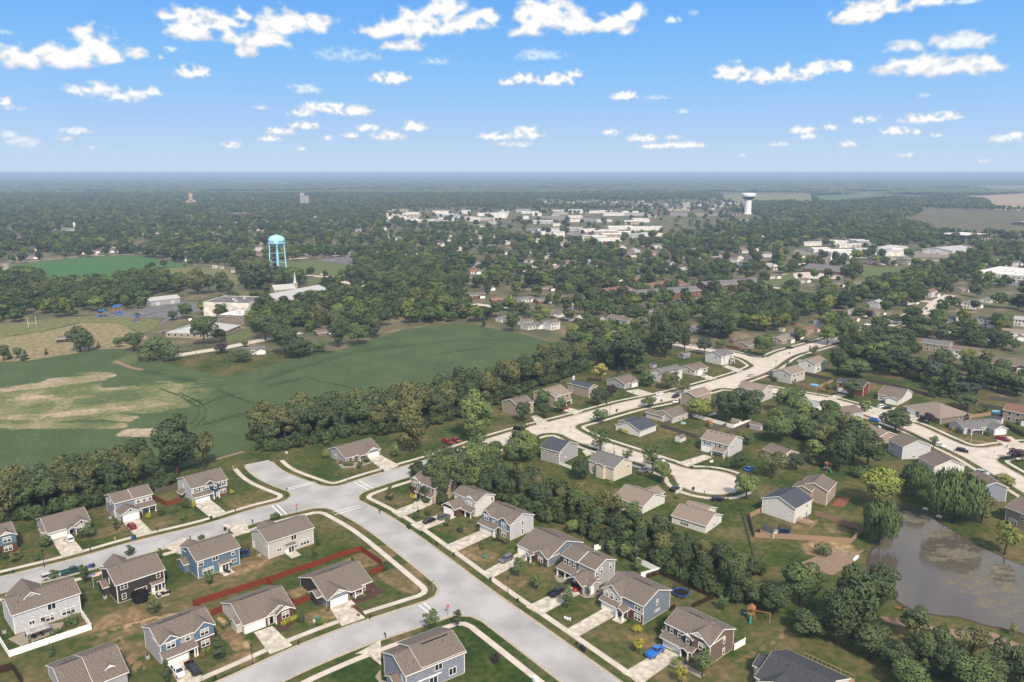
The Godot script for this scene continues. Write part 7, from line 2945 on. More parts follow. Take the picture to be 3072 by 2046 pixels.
const MID := [
	[14,-575,40.0,14.0,9.0,2.6,"siding_white","roof_g"],
	[29,-573,40.0,10.0,9.0,5.2,"siding_white","roof_w"],
	[-6,-604,40.0,12.0,8.0,2.6,"siding_white","roof_g"],
	[10,-591,40.0,10.0,8.0,2.6,"siding_white","roof_w"],
	[38,-628,-50.0,12.0,9.0,2.6,"siding_white","roof_w"],
	[48,-612,-50.0,13.0,9.0,2.6,"siding_white","roof_w"],
	[64,-604,-50.0,16.0,9.0,2.6,"siding_pale","roof_w"],
	[79,-594,-50.0,12.0,8.0,5.2,"siding_white","roof_w"],
	[85,-583,-50.0,11.0,8.0,5.2,"siding_white","roof_w"],
	[103,-591,-45.0,18.0,10.0,2.6,"siding_white","roof_g"],
	[115,-624,40.0,11.0,8.0,5.2,"siding_white","roof_r"],
	[55,-569,40.0,8.0,7.0,2.6,"siding_white","roof_w"],
	[63,-651,40.0,10.0,8.0,5.2,"siding_pale","roof_d"],
	[133,-566,40.0,14.0,9.0,2.6,"siding_pale","roof_g"],
	[154,-510,43.0,14.0,10.0,2.6,"siding_tan","roof_w"],
	[181,-526,43.0,13.0,10.0,2.6,"siding_tan","roof_t"],
	[192,-539,43.0,14.0,9.0,2.6,"siding_tan","roof_g"],
	[211,-559,43.0,15.0,9.0,2.6,"siding_tan","roof_r"],
	[230,-578,43.0,14.0,9.0,5.2,"siding_white","roof_w"],
	[258,-604,43.0,16.0,9.0,2.6,"siding_tan","roof_w"],
	[275,-627,43.0,13.0,9.0,5.2,"siding_white","roof_g"],
	[291,-630,43.0,12.0,9.0,2.6,"siding_tan","roof_w"],
	[309,-667,43.0,10.0,8.0,5.2,"siding_pale","roof_l"],
	[273,-499,-42.0,16.0,10.0,5.2,"siding_tan","roof_g"],
	[281,-479,-42.0,17.0,10.0,5.2,"siding_white","roof_w"],
	[345,-537,-30.0,15.0,9.0,5.2,"siding_white","roof_t"],
	[316,-548,-40.0,12.0,9.0,2.6,"siding_white","roof_t"],
	[335,-604,-40.0,14.0,10.0,2.6,"siding_white","roof_d"],
	[292,-454,-40.0,20.0,13.0,2.6,"siding_brown","roof_w"],
	[269,-431,-42.0,13.0,10.0,2.6,"siding_pale","roof_g"],
	[235,-351,-50.0,14.0,11.0,5.2,"siding_tan","roof_r"],
	[354,-583,-40.0,12.0,9.0,5.2,"siding_pale","roof_d"],
	[381,-586,-40.0,9.0,9.0,5.2,"siding_white","roof_l"],
	[386,-663,-40.0,10.0,8.0,5.2,"siding_white","roof_g"],
	[386,-729,40.0,13.0,9.0,5.2,"siding_white","roof_r"],
	[344,-687,40.0,18.0,10.0,2.6,"siding_white","roof_r"],
	[432,-761,40.0,13.0,9.0,2.6,"siding_tan","roof_w"],
	[302,-827,30.0,14.0,9.0,2.6,"siding_white","roof_w"],
	[326,-795,30.0,13.0,9.0,2.6,"brick_red","roof_g"],
	[351,-804,30.0,14.0,8.0,2.6,"siding_white","roof_w"],
	[482,-1014,30.0,9.0,9.0,5.2,"siding_white","roof_t"],
	[494,-993,30.0,9.0,8.0,2.6,"siding_white","roof_g"],
	[485,-958,30.0,8.0,7.0,2.6,"siding_white","roof_w"],
	[418,-993,20.0,14.0,10.0,2.6,"siding_tan","roof_w"],
	[516,-917,30.0,11.0,8.0,2.6,"siding_white","roof_l"],
	[551,-980,30.0,10.0,8.0,5.2,"siding_dark","roof_d"],
	[622,-986,10.0,20.0,9.0,2.6,"siding_white","roof_g"],
	[624,-1029,10.0,8.0,6.0,2.6,"siding_white","roof_g"],
	[311,-967,20.0,18.0,9.0,2.6,"siding_white","roof_l"],
	[309,-935,20.0,9.0,6.0,2.6,"siding_white","roof_r"],
	[277,-857,22.0,24.0,9.0,2.6,"siding_white","roof_w"],
	[234,-729,40.0,10.0,8.0,5.2,"siding_tan","roof_w"],
	[421,-697,40.0,14.0,9.0,2.6,"siding_white","roof_g"],
	[390,-667,40.0,12.0,9.0,5.2,"siding_white","roof_g"],
	[402,-1067,20.0,14.0,9.0,2.6,"siding_tan","roof_g"],
	[385,-1075,20.0,14.0,8.0,2.6,"siding_tan","roof_w"],
	[-33,-722,20.0,14.0,9.0,2.6,"brick_red","roof_g"],
	[-15,-700,20.0,9.0,7.0,2.6,"brick_red","roof_r"],
	[12,-700,30.0,14.0,9.0,2.6,"siding_white","roof_g"],
	[26,-693,30.0,13.0,9.0,2.6,"brick_red","roof_g"],
	[-24,-771,20.0,12.0,8.0,2.6,"siding_white","roof_g"],
	[-43,-913,20.0,12.0,8.0,2.6,"brick_red","roof_r"],
	[-27,-913,20.0,12.0,8.0,2.6,"siding_tan","roof_g"],
	[-44,-964,20.0,10.0,8.0,5.2,"siding_white","roof_w"],
	[1,-868,20.0,10.0,8.0,2.6,"brick_red","roof_d"],
	[20,-1013,20.0,14.0,8.0,2.6,"siding_white","roof_g"],
	[46,-978,20.0,14.0,8.0,2.6,"siding_pale","roof_l"],
	[48,-1127,20.0,14.0,8.0,2.6,"siding_tan","roof_w"],
	[46,-1092,20.0,14.0,8.0,2.6,"siding_pale","roof_g"],
	[66,-1165,20.0,12.0,8.0,2.6,"siding_tan","roof_w"],
	[132,-841,30.0,12.0,8.0,2.6,"brick_red","roof_r"],
	[140,-857,30.0,12.0,8.0,2.6,"siding_white","roof_g"],
	[108,-836,30.0,12.0,8.0,2.6,"siding_tan","roof_t"],
	[33,-767,30.0,14.0,8.0,2.6,"siding_brown","roof_w"],
	[33,-1118,30.0,10.0,8.0,5.2,"siding_white","roof_w"],
	[-37,-1247,20.0,10.0,7.0,2.6,"siding_white","roof_r"],
	[200,-926,30.0,12.0,7.0,2.6,"siding_white","roof_l"],
	[149,-907,30.0,9.0,7.0,5.2,"siding_white","roof_g"],
	[128,-1036,30.0,10.0,8.0,5.2,"siding_dark","roof_d"],
	[-655,-1055,15.0,15.0,9.0,2.6,"siding_tan","roof_w"],
	[-640,-1062,15.0,18.0,10.0,2.6,"siding_tan","roof_w"],
	[-705,-1172,15.0,16.0,9.0,2.6,"siding_tan","roof_r"],
	[-606,-1122,15.0,14.0,9.0,2.6,"siding_white","roof_g"],
	[-594,-1138,15.0,14.0,9.0,2.6,"siding_tan","roof_w"],
	[-579,-1147,15.0,16.0,9.0,2.6,"siding_tan","roof_w"],
	[-559,-1147,15.0,15.0,9.0,2.6,"siding_white","roof_w"],
	[-608,-1217,15.0,14.0,8.0,2.6,"siding_pale","roof_g"],
	[-606,-1266,15.0,9.0,8.0,5.2,"siding_white","roof_g"],
	[-427,-1034,15.0,11.0,8.0,5.2,"siding_white","roof_w"],
	[-456,-1122,15.0,11.0,8.0,2.6,"siding_white","roof_t"],
	[-635,-1534,15.0,11.0,8.0,5.2,"siding_white","roof_d"],
	[-318,-913,15.0,10.0,6.0,2.6,"siding_white","roof_w"],
	[-356,-952,15.0,6.0,4.0,2.6,"siding_white","roof_l"],
	[-346,-947,15.0,6.0,4.0,2.6,"siding_pale","roof_g"],
	[-341,-1084,15.0,10.0,8.0,2.6,"brick_red","roof_w"],
	[-371,-1172,15.0,10.0,8.0,5.2,"siding_white","roof_g"],
	[-397,-1266,15.0,9.0,8.0,2.6,"siding_tan","roof_r"],
	[-346,-1091,15.0,13.0,8.0,2.6,"brick_red","roof_w"],
	[-378,-1181,15.0,11.0,8.0,2.6,"siding_white","roof_g"],
	[-275,-1091,15.0,16.0,8.0,2.6,"siding_brown","roof_w"],
	[-259,-1106,15.0,12.0,8.0,2.6,"siding_tan","roof_w"],
	[-227,-1122,15.0,11.0,8.0,2.6,"siding_white","roof_g"],
	[-214,-1208,15.0,13.0,8.0,2.6,"siding_white","roof_r"],
	[-210,-1256,15.0,12.0,8.0,2.6,"siding_pale","roof_g"],
	[-256,-1138,15.0,14.0,8.0,2.6,"brick_red","roof_g"],
	[-44,-964,15.0,10.0,8.0,5.2,"siding_white","roof_w"],
	[-29,-903,15.0,16.0,8.0,2.6,"brick_red","roof_w"],
	[-42,-898,15.0,12.0,8.0,2.6,"siding_white","roof_r"],
	[-44,-666,40.0,12.0,9.0,2.6,"siding_white","roof_w"],
	[-97,-873,20.0,9.0,6.0,2.6,"siding_tan","roof_w"],
	[-164,-493,25.0,13.0,8.0,2.6,"siding_white","roof_g"],
	[-132,-550,30.0,13.0,8.0,2.6,"siding_brown","roof_w"],
]
const BUILDINGS := [
	[-224.4,-640.0,81.9,34.0,38.4,11.0,"wall_white","flat_roof_grey","flat","large white school hall with flat dark roof and roof units","school_hall","school",[],""],
	[-209.6,-605.3,79.3,28.4,22.1,6.5,"stone","flat_roof_white","flat","two-level tan brick school block with pale flat roof","school_block","school",[0,1],""],
	[-219.5,-556.5,82.0,34.0,37.9,3.2,"wall_tan","metal_roof","hip","low tan school building with wide grey hipped metal roof","school_wing","school",[0],""],
	[-305.6,-687.6,46.3,25.9,13.4,4.6,"wall_grey","metal_roof","gable","long grey metal shed beside the school car park","metal_shed","shed",[],""],
	[-195.1,-705.3,63.8,67.5,33.1,5.0,"wall_tan","metal_roof","gable","church hall with broad light grey metal roof behind the school","church_hall","church",[],""],
	[-685.7,-2029.7,40.2,59.3,65.7,12.0,"brick","flat_roof_grey","flat","three-storey brown brick block with rows of windows among trees","brick_block","building",[0,1,2],""],
	[138.3,-724.6,24.4,71.7,19.6,5.6,"brick_red","roof_g","gable","long two-storey red brick apartment block with grey roof, nearer car park","apartment_block","apartments",[0,1],""],
	[216.7,-783.0,23.9,71.9,19.6,5.6,"brick_red","roof_g","gable","long two-storey red brick apartment block beside the brick church","apartment_block","apartments",[0,1],""],
	[149.7,-785.8,36.1,49.0,23.7,2.8,"brick_red","roof_r","gable","low red-roofed brick apartment row behind the long brick block","apartment_row","apartments",[0],""],
	[96.8,-739.6,39.8,31.1,17.3,4.6,"brick_red","roof_r","gable","small brick apartment house with reddish roof by the bend","apartment_house","apartments",[0,1],""],
	[364.3,-908.7,-51.2,51.7,29.0,4.2,"brick_red","roof_g","gable","long red brick church with grey roof and pale forecourt","brick_church","church",[0],""],
	[547.0,-862.5,40.7,80.4,56.3,7.0,"wall_white","flat_roof_white","flat","long white flat-roofed school building beside the picture edge","school_building","school",[0,1],""],
	[624.6,-1139.9,36.8,69.8,42.2,6.0,"wall_white","metal_roof","low","huge white warehouse with pale low roof and paved yard","warehouse","warehouse",[],""],
	[777.7,-1381.8,29.9,72.5,52.1,9.0,"siding_dark","flat_roof_white","flat","dark flat-roofed plant building beyond the trees by the bean fields","plant_building","building",[],""],
	[1135.6,-1774.3,39.6,68.5,34.6,5.0,"brick","metal_roof","low","brick building with pale roof standing in the far bean fields","field_building","building",[],""],
	[443,-1152,12.0,26.0,16.0,5.5,"wall_white","flat_roof_white","low"],
	[464,-1146,12.0,16.0,12.0,4.0,"brick","flat_roof_grey","flat"],
	[512,-1302,8.0,30.0,12.0,4.5,"wall_grey","flat_roof_grey","flat"],
	[507,-1223,15.0,22.0,12.0,4.5,"wall_white","metal_roof","gable"],
	[536,-1246,15.0,20.0,14.0,4.5,"wall_grey","roof_g","gable"],
	[511,-1146,15.0,24.0,12.0,4.5,"wall_tan","roof_t","gable"],
	[550,-1195,15.0,14.0,10.0,5.0,"wall_tan","roof_g","gable"],
	[521,-1104,12.0,34.0,14.0,4.5,"wall_grey","flat_roof_white","flat"],
	[472,-1036,15.0,14.0,12.0,4.5,"wall_white","metal_roof","low"],
	[217,-1618,10.0,52.0,20.0,6.0,"wall_white","flat_roof_white","low"],
	[265,-1600,10.0,66.0,20.0,6.0,"wall_white","flat_roof_white","low"],
	[252,-1446,10.0,40.0,14.0,4.5,"wall_white","flat_roof_white","flat"],
	[178,-2272,5.0,40.0,20.0,8.0,"wall_white","metal_roof","gable"],
	[31,-2347,5.0,42.0,24.0,9.0,"wall_grey","roof_b","gable"],
	[-20,-2316,5.0,22.0,12.0,6.0,"wall_white","metal_roof","gable"],
	[51,-2258,5.0,48.0,12.0,5.0,"wall_white","flat_roof_white","low"],
	[259,-2294,5.0,50.0,14.0,6.0,"wall_white","flat_roof_white","low"],
	[269,-2143,5.0,56.0,18.0,6.0,"wall_white","metal_roof","gable"],
	[335,-2150,5.0,76.0,16.0,7.0,"wall_grey","flat_roof_white","flat"],
	[159,-2033,5.0,36.0,14.0,5.0,"wall_white","metal_roof","gable"],
	[297,-1864,5.0,38.0,26.0,8.0,"wall_white","flat_roof_white","flat"],
	[114,-1575,8.0,20.0,14.0,6.0,"brick","flat_roof_grey","flat"],
	[141,-1600,8.0,22.0,12.0,5.0,"siding_dark","flat_roof_grey","flat"],
	[157,-1486,8.0,26.0,14.0,4.5,"brick","roof_g","low"],
	[67,-1483,8.0,40.0,14.0,5.0,"wall_white","flat_roof_white","flat"],
	[141,-1288,8.0,50.0,22.0,4.5,"wall_white","flat_roof_white","flat"],
	[154,-1270,8.0,16.0,10.0,5.0,"brick_red","flat_roof_white","flat"],
	[193,-1452,8.0,20.0,10.0,4.0,"siding_dark","flat_roof_grey","flat"],
	[35,-1537,8.0,18.0,12.0,6.0,"siding_blue","roof_g","gable"],
	[-53,-2156,5.0,70.0,14.0,6.0,"wall_white","flat_roof_white","low"],
	[88,-1618,8.0,22.0,10.0,4.0,"wall_tan","roof_r","low"],
	[-306,-2152,6.0,56.0,14.0,6.0,"wall_white","flat_roof_white","flat"],
	[-334,-2374,4.0,60.0,16.0,6.0,"wall_tan","flat_roof_grey","flat"],
	[-237,-2182,4.0,30.0,14.0,6.0,"brick","flat_roof_white","flat"],
	[-196,-2249,4.0,50.0,16.0,7.0,"wall_white","flat_roof_white","low"],
	[-204,-1854,5.0,56.0,18.0,5.0,"wall_tan","flat_roof_white","low"],
	[-163,-1921,5.0,50.0,18.0,5.0,"wall_white","flat_roof_white","low"],
	[-51,-2124,4.0,80.0,18.0,7.0,"wall_white","flat_roof_white","low"],
	[-127,-2249,4.0,24.0,14.0,8.0,"wall_white","metal_roof","gable"],
	[-833,-3045,4.0,22.0,14.0,9.0,"wall_white","flat_roof_white","flat"],
	[-190,-1084,12.0,36.0,20.0,6.0,"brick_red","flat_roof_grey","flat"],
	[-124,-1059,12.0,54.0,26.0,6.0,"wall_tan","flat_roof_white","flat"],
	[512,-2410,3.0,60.0,14.0,5.0,"wall_tan","flat_roof_grey","flat"],
	[600,-2176,3.0,40.0,14.0,6.0,"brick","roof_b","gable"],
]
const TOWER := [-270.5,-918.7,42.1]
const TOWER2 := [651.4,-2227.3,57.1]
const COURT := [-1117.2,-2812.4]
const ELEV := [-690.7,-2690.8]
const SPIRES := [[-855.4,-1546.2,18.6,"white_metal","white church with slim pointed spire among the town trees",16.0,0.0,"wall_white","roof_g"],[373.3,-947.4,15.0,"white_metal","white needle spire of the long brick church",9.0,0.0,"brick_red","roof_g"],[-216.6,-750.7,19.9,"galv","slender grey spire rising behind the school hall",9.0,0.0,"wall_tan","metal_roof"]]
const BEAN_FIELD := [-332,-445,-309,-467,-296,-469,-277,-488,-267,-501,-252,-503,-244,-494,-235,-484,-223,-470,-210,-467,-191,-451,-175.1,-439.2,-161.2,-432.8,-153.1,-438.6,-145,-451,-142,-467,-131,-480,-115,-490,-107,-509,-94,-538,-80,-567,-43,-595,-27,-587,-7,-563,10,-549,29,-519,34,-517,52,-503,53,-488,41,-457,-4.7,-387.1,-53.4,-345.6,-88.6,-324.5,-101.5,-314.8,-110.5,-311.4,-119.0,-303.0,-125.2,-294.2,-146.2,-275.9,-174.2,-253.2,-200.0,-247.0]
const FIELDS := [
	["rough_field","rough",[-325,-457,-392,-557,-354,-539,-336,-562,-327,-596,-300,-591,-265,-557,-253,-539,-250,-506,-268,-503,-278,-490,-297,-470,-310,-469]],
	["playing_field","grass",[-396,-562,-412,-586,-383,-586,-367,-607,-346,-624,-303,-618,-273,-607,-261,-576,-262,-555,-301,-594,-328,-599,-337,-564,-355,-541]],
	["corn_field","corn",[-619,-976,-583,-1073,-523,-1103,-465,-1048,-390,-968,-441,-944,-429,-903,-410,-874,-423,-816,-483,-825,-560,-898]],
	["meadow","grass",[-428,-913,-436,-937,-388,-964,-338,-941,-296,-863,-277,-793,-327,-809,-354,-858,-411,-887]],
	["mown_field","mown",[-300,-1014,-262,-1045,-202,-985,-185,-919,-200,-884,-255,-903]],
	["mown_field","mown",[-226,-867,-197,-857,-180,-816,-206,-789]],
	["church_field","mown",[419,-970,473,-965,479,-941,410,-837,367,-827]],
	["church_lawn","mown",[299,-883,320,-906,293,-818,258,-813]],
	["far_beans","beans",[653,-1776,821,-1915,931,-1935,1124,-2214,1311,-2585,1436,-2473,1560,-2318,982,-1450,787,-1488,883,-1722,914,-1925]],
	["far_pasture","pasture",[1079,-4281,1597,-4306,1126,-3028,915,-3004,847,-3091]],
	["far_beans","beans",[1490,-4005,1943,-4331,2112,-3963,1750,-3481,1702,-3617,1258,-3091,1145,-3004]],
	["stubble_field","stubble",[2017,-3763,3237,-4835,1585,-2355,1500,-2498,1913,-3268]],
	["far_pasture","pasture",[4335,-7573,4639,-7350,4577,-6694,3227,-4713,2984,-5030]],
	["far_pasture","pasture",[-3049,-8535,-2242,-8194,-2915,-10244,-3605,-10507]],
	["far_pasture","pasture",[-2929,-12806,-1316,-10244,-1477,-11383,-3265,-14634]],
	["far_pasture","pasture",[-4036,-6659,-3869,-6659,-4346,-7447,-4373,-7249]],
	["school_lawn","mown",[-198,-532,-197,-558,-192,-572,-178,-542,-188,-523]],
]
const FAR_ROADS := [
	["path",4.0,[-645,-988,-589,-1084,-530,-1119]],
	["path",3.0,[-636,-995,-612,-964,-592,-919,-554,-873]],
	["concrete",4.5,[-354,-995,-305,-1041,-244,-1099,-217,-1091]],
	["concrete",4.2,[-263,-903,-230,-884,-199,-868,-178,-831,-145,-793,-104,-740]],
	["concrete",3.0,[-199,-871,-183,-913]],
	["concrete",4.2,[-214,-479,-208,-488,-192,-504,-177,-524,-167,-539,-152,-559]],
	["concrete",4.5,[-33,-686,-17,-673,-6,-663]],
	["concrete",4.5,[46,-653,54,-700,65,-726,82,-738]],
	["concrete",4.5,[341,-729,363,-704,385,-690,399,-671]],
	["concrete",4.2,[265,-782,249,-799]],
	["concrete",4.5,[348,-986,417,-1036,465,-1075,524,-1059,581,-1014,619,-960]],
	["concrete",4.2,[314,-562,327,-552,341,-557,326,-526]],
	["path",6.0,[2026,-3801,2631,-4433,3452,-5279]],
	["path",4.0,[735,-1494,847,-1450,909,-1421]],
	["dirt",1.6,[-241,-470,-224,-454,-214,-448]],
	["dirt",1.0,[-483,-822,-453,-812,-419,-805]],
]
const LOTS := [
	["old_asphalt",[-343,-638,-330,-652,-316,-652,-311,-669,-310,-675,-294,-699,-271,-693,-260,-652,-264,-625,-266,-605,-261,-556,-265,-556,-271,-615,-296,-618,-312,-620]],
	["old_asphalt",[-256,-1041,-227,-1094,-202,-1062,-200,-1005,-204,-992]],
	["concrete",[303,-894,344,-917,368,-878,355,-855,304,-852]],
	["yard",[425,-1199,434,-1125,502,-1161,474,-1075,391,-1036,379,-1075]],
	["yard",[565,-1161,602,-1161,626,-1125,598,-1075,528,-1075]],
	["yard",[47,-1438,104,-1467,188,-1438,179,-1329,139,-1355,73,-1329,49,-1381]],
	["yard",[48,-2124,149,-2124,230,-1950,203,-1849,106,-1950]],
	["yard",[103,-1531,149,-1547,146,-1467,103,-1461]],
	["old_asphalt",[108,-686,169,-722,188,-754,174,-707,150,-690,114,-673]],
	["old_asphalt",[500,-832,535,-827,518,-799,491,-808]],
	["yard",[550,-1977,702,-1977,661,-1876,534,-1876]],
	["yard",[444,-2331,587,-2258,586,-2124,418,-2124]],
]
const LAWN_SPOTS := [
	[-8.2,-170.7,17.0,11.0,-50.0,28.0],
	[-33.6,-164.5,7.0,7.0,0.0,40.0],
	[-13.7,-160.2,10.0,5.0,35.0,35.0],
	[-79.4,-298.4,15.0,8.0,-43.0,68.0],
	[-59.1,-284.8,8.0,4.0,40.0,70.0],
	[61.4,-163.7,14.0,8.0,0.0,62.0],
	[68.6,-219.4,6.0,12.0,0.0,42.0],
	[78.7,-220.3,7.0,7.0,0.0,66.0],
	[75.1,-203.2,10.0,5.0,0.0,60.0],
	[44.2,-322.9,14.0,8.0,-45.0,76.0],
	[55.9,-283.3,8.0,5.0,0.0,66.0],
	[72.6,-247.8,6.0,9.0,0.0,52.0],
	[138.2,-241.3,14.0,8.0,0.0,48.0],
	[-30.8,-204.7,8.0,4.0,-45.0,188.0],
	[-41.7,-218.6,8.0,5.0,40.0,205.0],
	[-68.1,-176.4,6.0,2.2,-50.0,222.0],
	[-64.8,-165.8,5.0,2.5,40.0,185.0],
	[-59.6,-197.3,4.0,2.5,40.0,205.0],
	[-48.8,-187.6,5.0,3.0,40.0,168.0],
	[-64.2,-168.5,3.0,2.0,40.0,195.0],
	[-129.7,-235.2,7.0,4.0,40.0,152.0],
	[-91.7,-262.5,9.0,6.0,40.0,132.0],
	[-112.1,-246.5,7.0,4.0,40.0,138.0],
	[-140.6,-223.0,5.0,3.0,40.0,140.0],
	[-18.9,-237.2,7.0,4.0,-45.0,142.0],
	[-43.4,-262.5,8.0,5.0,0.0,148.0],
	[-10.8,-222.1,7.0,4.0,-45.0,146.0],
	[-1.2,-205.5,6.0,4.0,-45.0,135.0],
	[23.1,-180.6,6.0,5.0,-45.0,128.0],
	[35.0,-161.7,5.0,3.0,-45.0,150.0],
	[-100.2,-186.3,12.0,4.0,40.0,142.0],
	[-75.7,-215.2,9.0,4.0,40.0,150.0],
	[-85.8,-202.4,8.0,3.0,40.0,138.0],
	[-94.1,-180.6,10.0,2.0,40.0,150.0],
	[115.5,-439.9,7.0,4.0,45.0,150.0],
	[190.8,-343.6,9.0,5.0,-45.0,142.0],
	[198.6,-320.6,9.0,4.0,-45.0,150.0],
	[142.9,-426.3,9.0,4.0,-40.0,125.0],
	[94.0,-240.2,4.0,3.0,0.0,130.0],
	[106.6,-238.2,6.0,4.0,0.0,152.0],
	[34.4,-246.3,5.0,3.0,0.0,160.0],
	[75.7,-337.0,8.0,3.0,0.0,140.0],
	[-88.0,-261.3,9.0,6.0,0.0,120.0],
	[-128.3,-219.4,4.0,2.0,40.0,138.0],
	[29.9,-178.6,7.0,3.0,-45.0,135.0],
	[-28.8,-210.2,5.0,6.0,-45.0,175.0],
	[-48.5,-200.9,6.0,2.0,40.0,160.0],
	[-143.0,-218.6,6.0,4.0,40.0,110.0],
	[-93.9,-171.8,7.0,3.0,0.0,160.0],
	[96.5,-223.9,8.0,5.0,0.0,190.0],
	[87.9,-183.8,0.5,0.5,0.0,160.0],
]
var LAWN_STROKES := [[190, 0.50, Vector2(-102.9, -177.0), Vector2(-99.2, -180.6), Vector2(-92.7, -185.4), Vector2(-86.6, -187.6)], [205, 0.40, Vector2(-74.6, -181.3), Vector2(-65.9, -171.8)], [205, 0.40, Vector2(-75.2, -185.7), Vector2(-65.4, -175.2)], [185, 0.35, Vector2(-97.6, -175.8), Vector2(-86.3, -163.7)], [185, 0.35, Vector2(-97.1, -177.0), Vector2(-85.2, -164.2)], [120, 0.30, Vector2(-100.1, -188.3), Vector2(-97.9, -180.0)], [40, 0.40, Vector2(66.2, -179.4), Vector2(51.0, -163.7)], [45, 0.40, Vector2(67.7, -178.8), Vector2(51.7, -161.7)], [135, 0.40, Vector2(67.9, -178.5), Vector2(51.5, -165.8)], [165, 0.40, Vector2(-33.7, -211.8), Vector2(-24.2, -200.9)], [165, 0.40, Vector2(-35.4, -209.4), Vector2(-25.8, -198.0)], [60, 0.40, Vector2(-13.3, -179.4), Vector2(-2.7, -161.7)], [15, 0.40, Vector2(-11.4, -180.6), Vector2(-2.8, -166.9)]]
const FIELD_SPOTS := [
	[-212.4,-378.1,58.0,30.0,25.0,176.0],
	[-254.8,-391.8,40.0,16.0,25.0,178.0],
	[-247.4,-416.8,26.0,7.0,30.0,222.0],
	[-240.8,-427.7,18.0,6.0,20.0,214.0],
	[-240.5,-391.8,14.0,4.0,20.0,208.0],
	[-254.5,-396.6,12.0,4.0,20.0,202.0],
	[-199.5,-365.2,18.0,5.0,20.0,212.0],
	[-185.8,-357.1,12.0,5.0,-20.0,206.0],
	[-163.8,-333.8,8.0,6.0,0.0,238.0],
	[-225.8,-357.1,9.0,5.0,0.0,225.0],
	[-203.7,-387.1,15.0,8.0,20.0,138.0],
	[-222.9,-395.4,12.0,5.0,10.0,156.0],
	[-236.0,-396.6,8.0,3.0,0.0,150.0],
	[-202.3,-343.7,30.0,5.0,0.0,178.0],
	[-171.2,-371.5,6.0,9.0,0.0,190.0],
	[-234,-474,8.0,12.0,0.0,168.0],
	[-209.9,-406.5,12.0,3.0,0.0,200.0],
	[-237.5,-439.2,10.0,4.0,0.0,170.0],
	[-231.1,-349.3,10.0,3.0,0.0,150.0],
]
var FIELD_STROKES := [[44, 0.40, Vector2(-213.2, -448.1), Vector2(-190.8, -433.4), Vector2(-171.5, -422.2), Vector2(-157.2, -419.5), Vector2(-138.5, -426.3), Vector2(-125.3, -457.4)], [44, 0.40, Vector2(-213.4, -443.6), Vector2(-189.0, -429.1), Vector2(-169.9, -418.2), Vector2(-155.5, -414.7), Vector2(-137.2, -422.2), Vector2(-123.7, -451.2)], [44, 0.40, Vector2(-142.3, -341.9), Vector2(-143.3, -355.1), Vector2(-147.8, -369.4), Vector2(-156.2, -382.5), Vector2(-173.1, -399.0)], [44, 0.40, Vector2(-146.2, -347.5), Vector2(-147.2, -359.1), Vector2(-151.9, -371.5), Vector2(-168.9, -391.8), Vector2(-185.6, -406.5)], [44, 0.40, Vector2(-153.2, -374.8), Vector2(-149.0, -387.1), Vector2(-142.5, -396.6), Vector2(-128.7, -416.8), Vector2(-117.6, -427.7)], [44, 0.40, Vector2(-140.4, -347.5), Vector2(-128.2, -363.2), Vector2(-106.4, -384.8)], [44, 0.40, Vector2(-139.9, -344.6), Vector2(-127.2, -360.1), Vector2(-105.5, -381.4)], [44, 0.40, Vector2(-207.0, -411.6), Vector2(-199.2, -424.9)], [44, 0.40, Vector2(-175.2, -403.9), Vector2(-164.7, -411.6)], [44, 0.40, Vector2(-154.4, -403.9), Vector2(-131.4, -382.5), Vector2(-109.4, -361.1)], [44, 0.40, Vector2(-139.5, -439.2), Vector2(-122.4, -457.4), Vector2(-100.2, -498.7), Vector2(-78.4, -518.1)], [44, 0.40, Vector2(-136.3, -433.4), Vector2(-121.2, -452.7), Vector2(-99.1, -493.2), Vector2(-77.7, -513.3)], [44, 0.40, Vector2(-106.1, -487.8), Vector2(-69.4, -514.1), Vector2(-28.3, -534.7), Vector2(6.6, -526.3)], [44, 0.40, Vector2(-20.5, -561.5), Vector2(2.3, -534.7), Vector2(26.9, -502.5)], [44, 0.40, Vector2(-22.1, -555.9), Vector2(0.6, -528.3), Vector2(22.6, -498.7)], [44, 0.40, Vector2(-130.4, -409.0), Vector2(-120.4, -422.2), Vector2(-110.4, -445.1)], [44, 0.40, Vector2(-50.0, -487.8), Vector2(-18.6, -506.3), Vector2(6.5, -518.1)], [44, 0.40, Vector2(-116.3, -433.4), Vector2(-105.0, -422.2), Vector2(-82.5, -406.5)]]
const POND := [132.8,-258.7,134.3,-255.4,137.3,-252.9,139.2,-244.9,140.7,-236.0,142.1,-227.5,145.0,-221.0,149.1,-213.3,152.3,-207.0,130.5,-174.1,126.9,-178.1,121.6,-181.6,113.7,-186.2,107.5,-187.9,103.0,-193.4,105.0,-201.7,103.1,-211.7,111.6,-225.7,123.4,-239.2,127.9,-250.9]
const ALGAE := [
	[134.5,-234.2,7.0,5.0,0.0,0.95],
	[139.1,-236.2,4.0,2.0,-40.0,1.1],
	[134.3,-221.2,10.0,7.0,0.0,1.1],
	[139.8,-210.2,6.0,6.0,0.0,1.0],
	[129.8,-203.2,11.0,9.0,0.0,0.75],
	[129.8,-192.4,11.0,9.0,0.0,0.62],
	[132.7,-246.6,7.0,6.0,0.0,0.95],
	[138.2,-199.5,9.0,9.0,0.0,0.7],
	[125.6,-238.2,3.0,2.0,0.0,0.6],
	[125.9,-217.7,5.0,3.0,0.0,0.9],
]
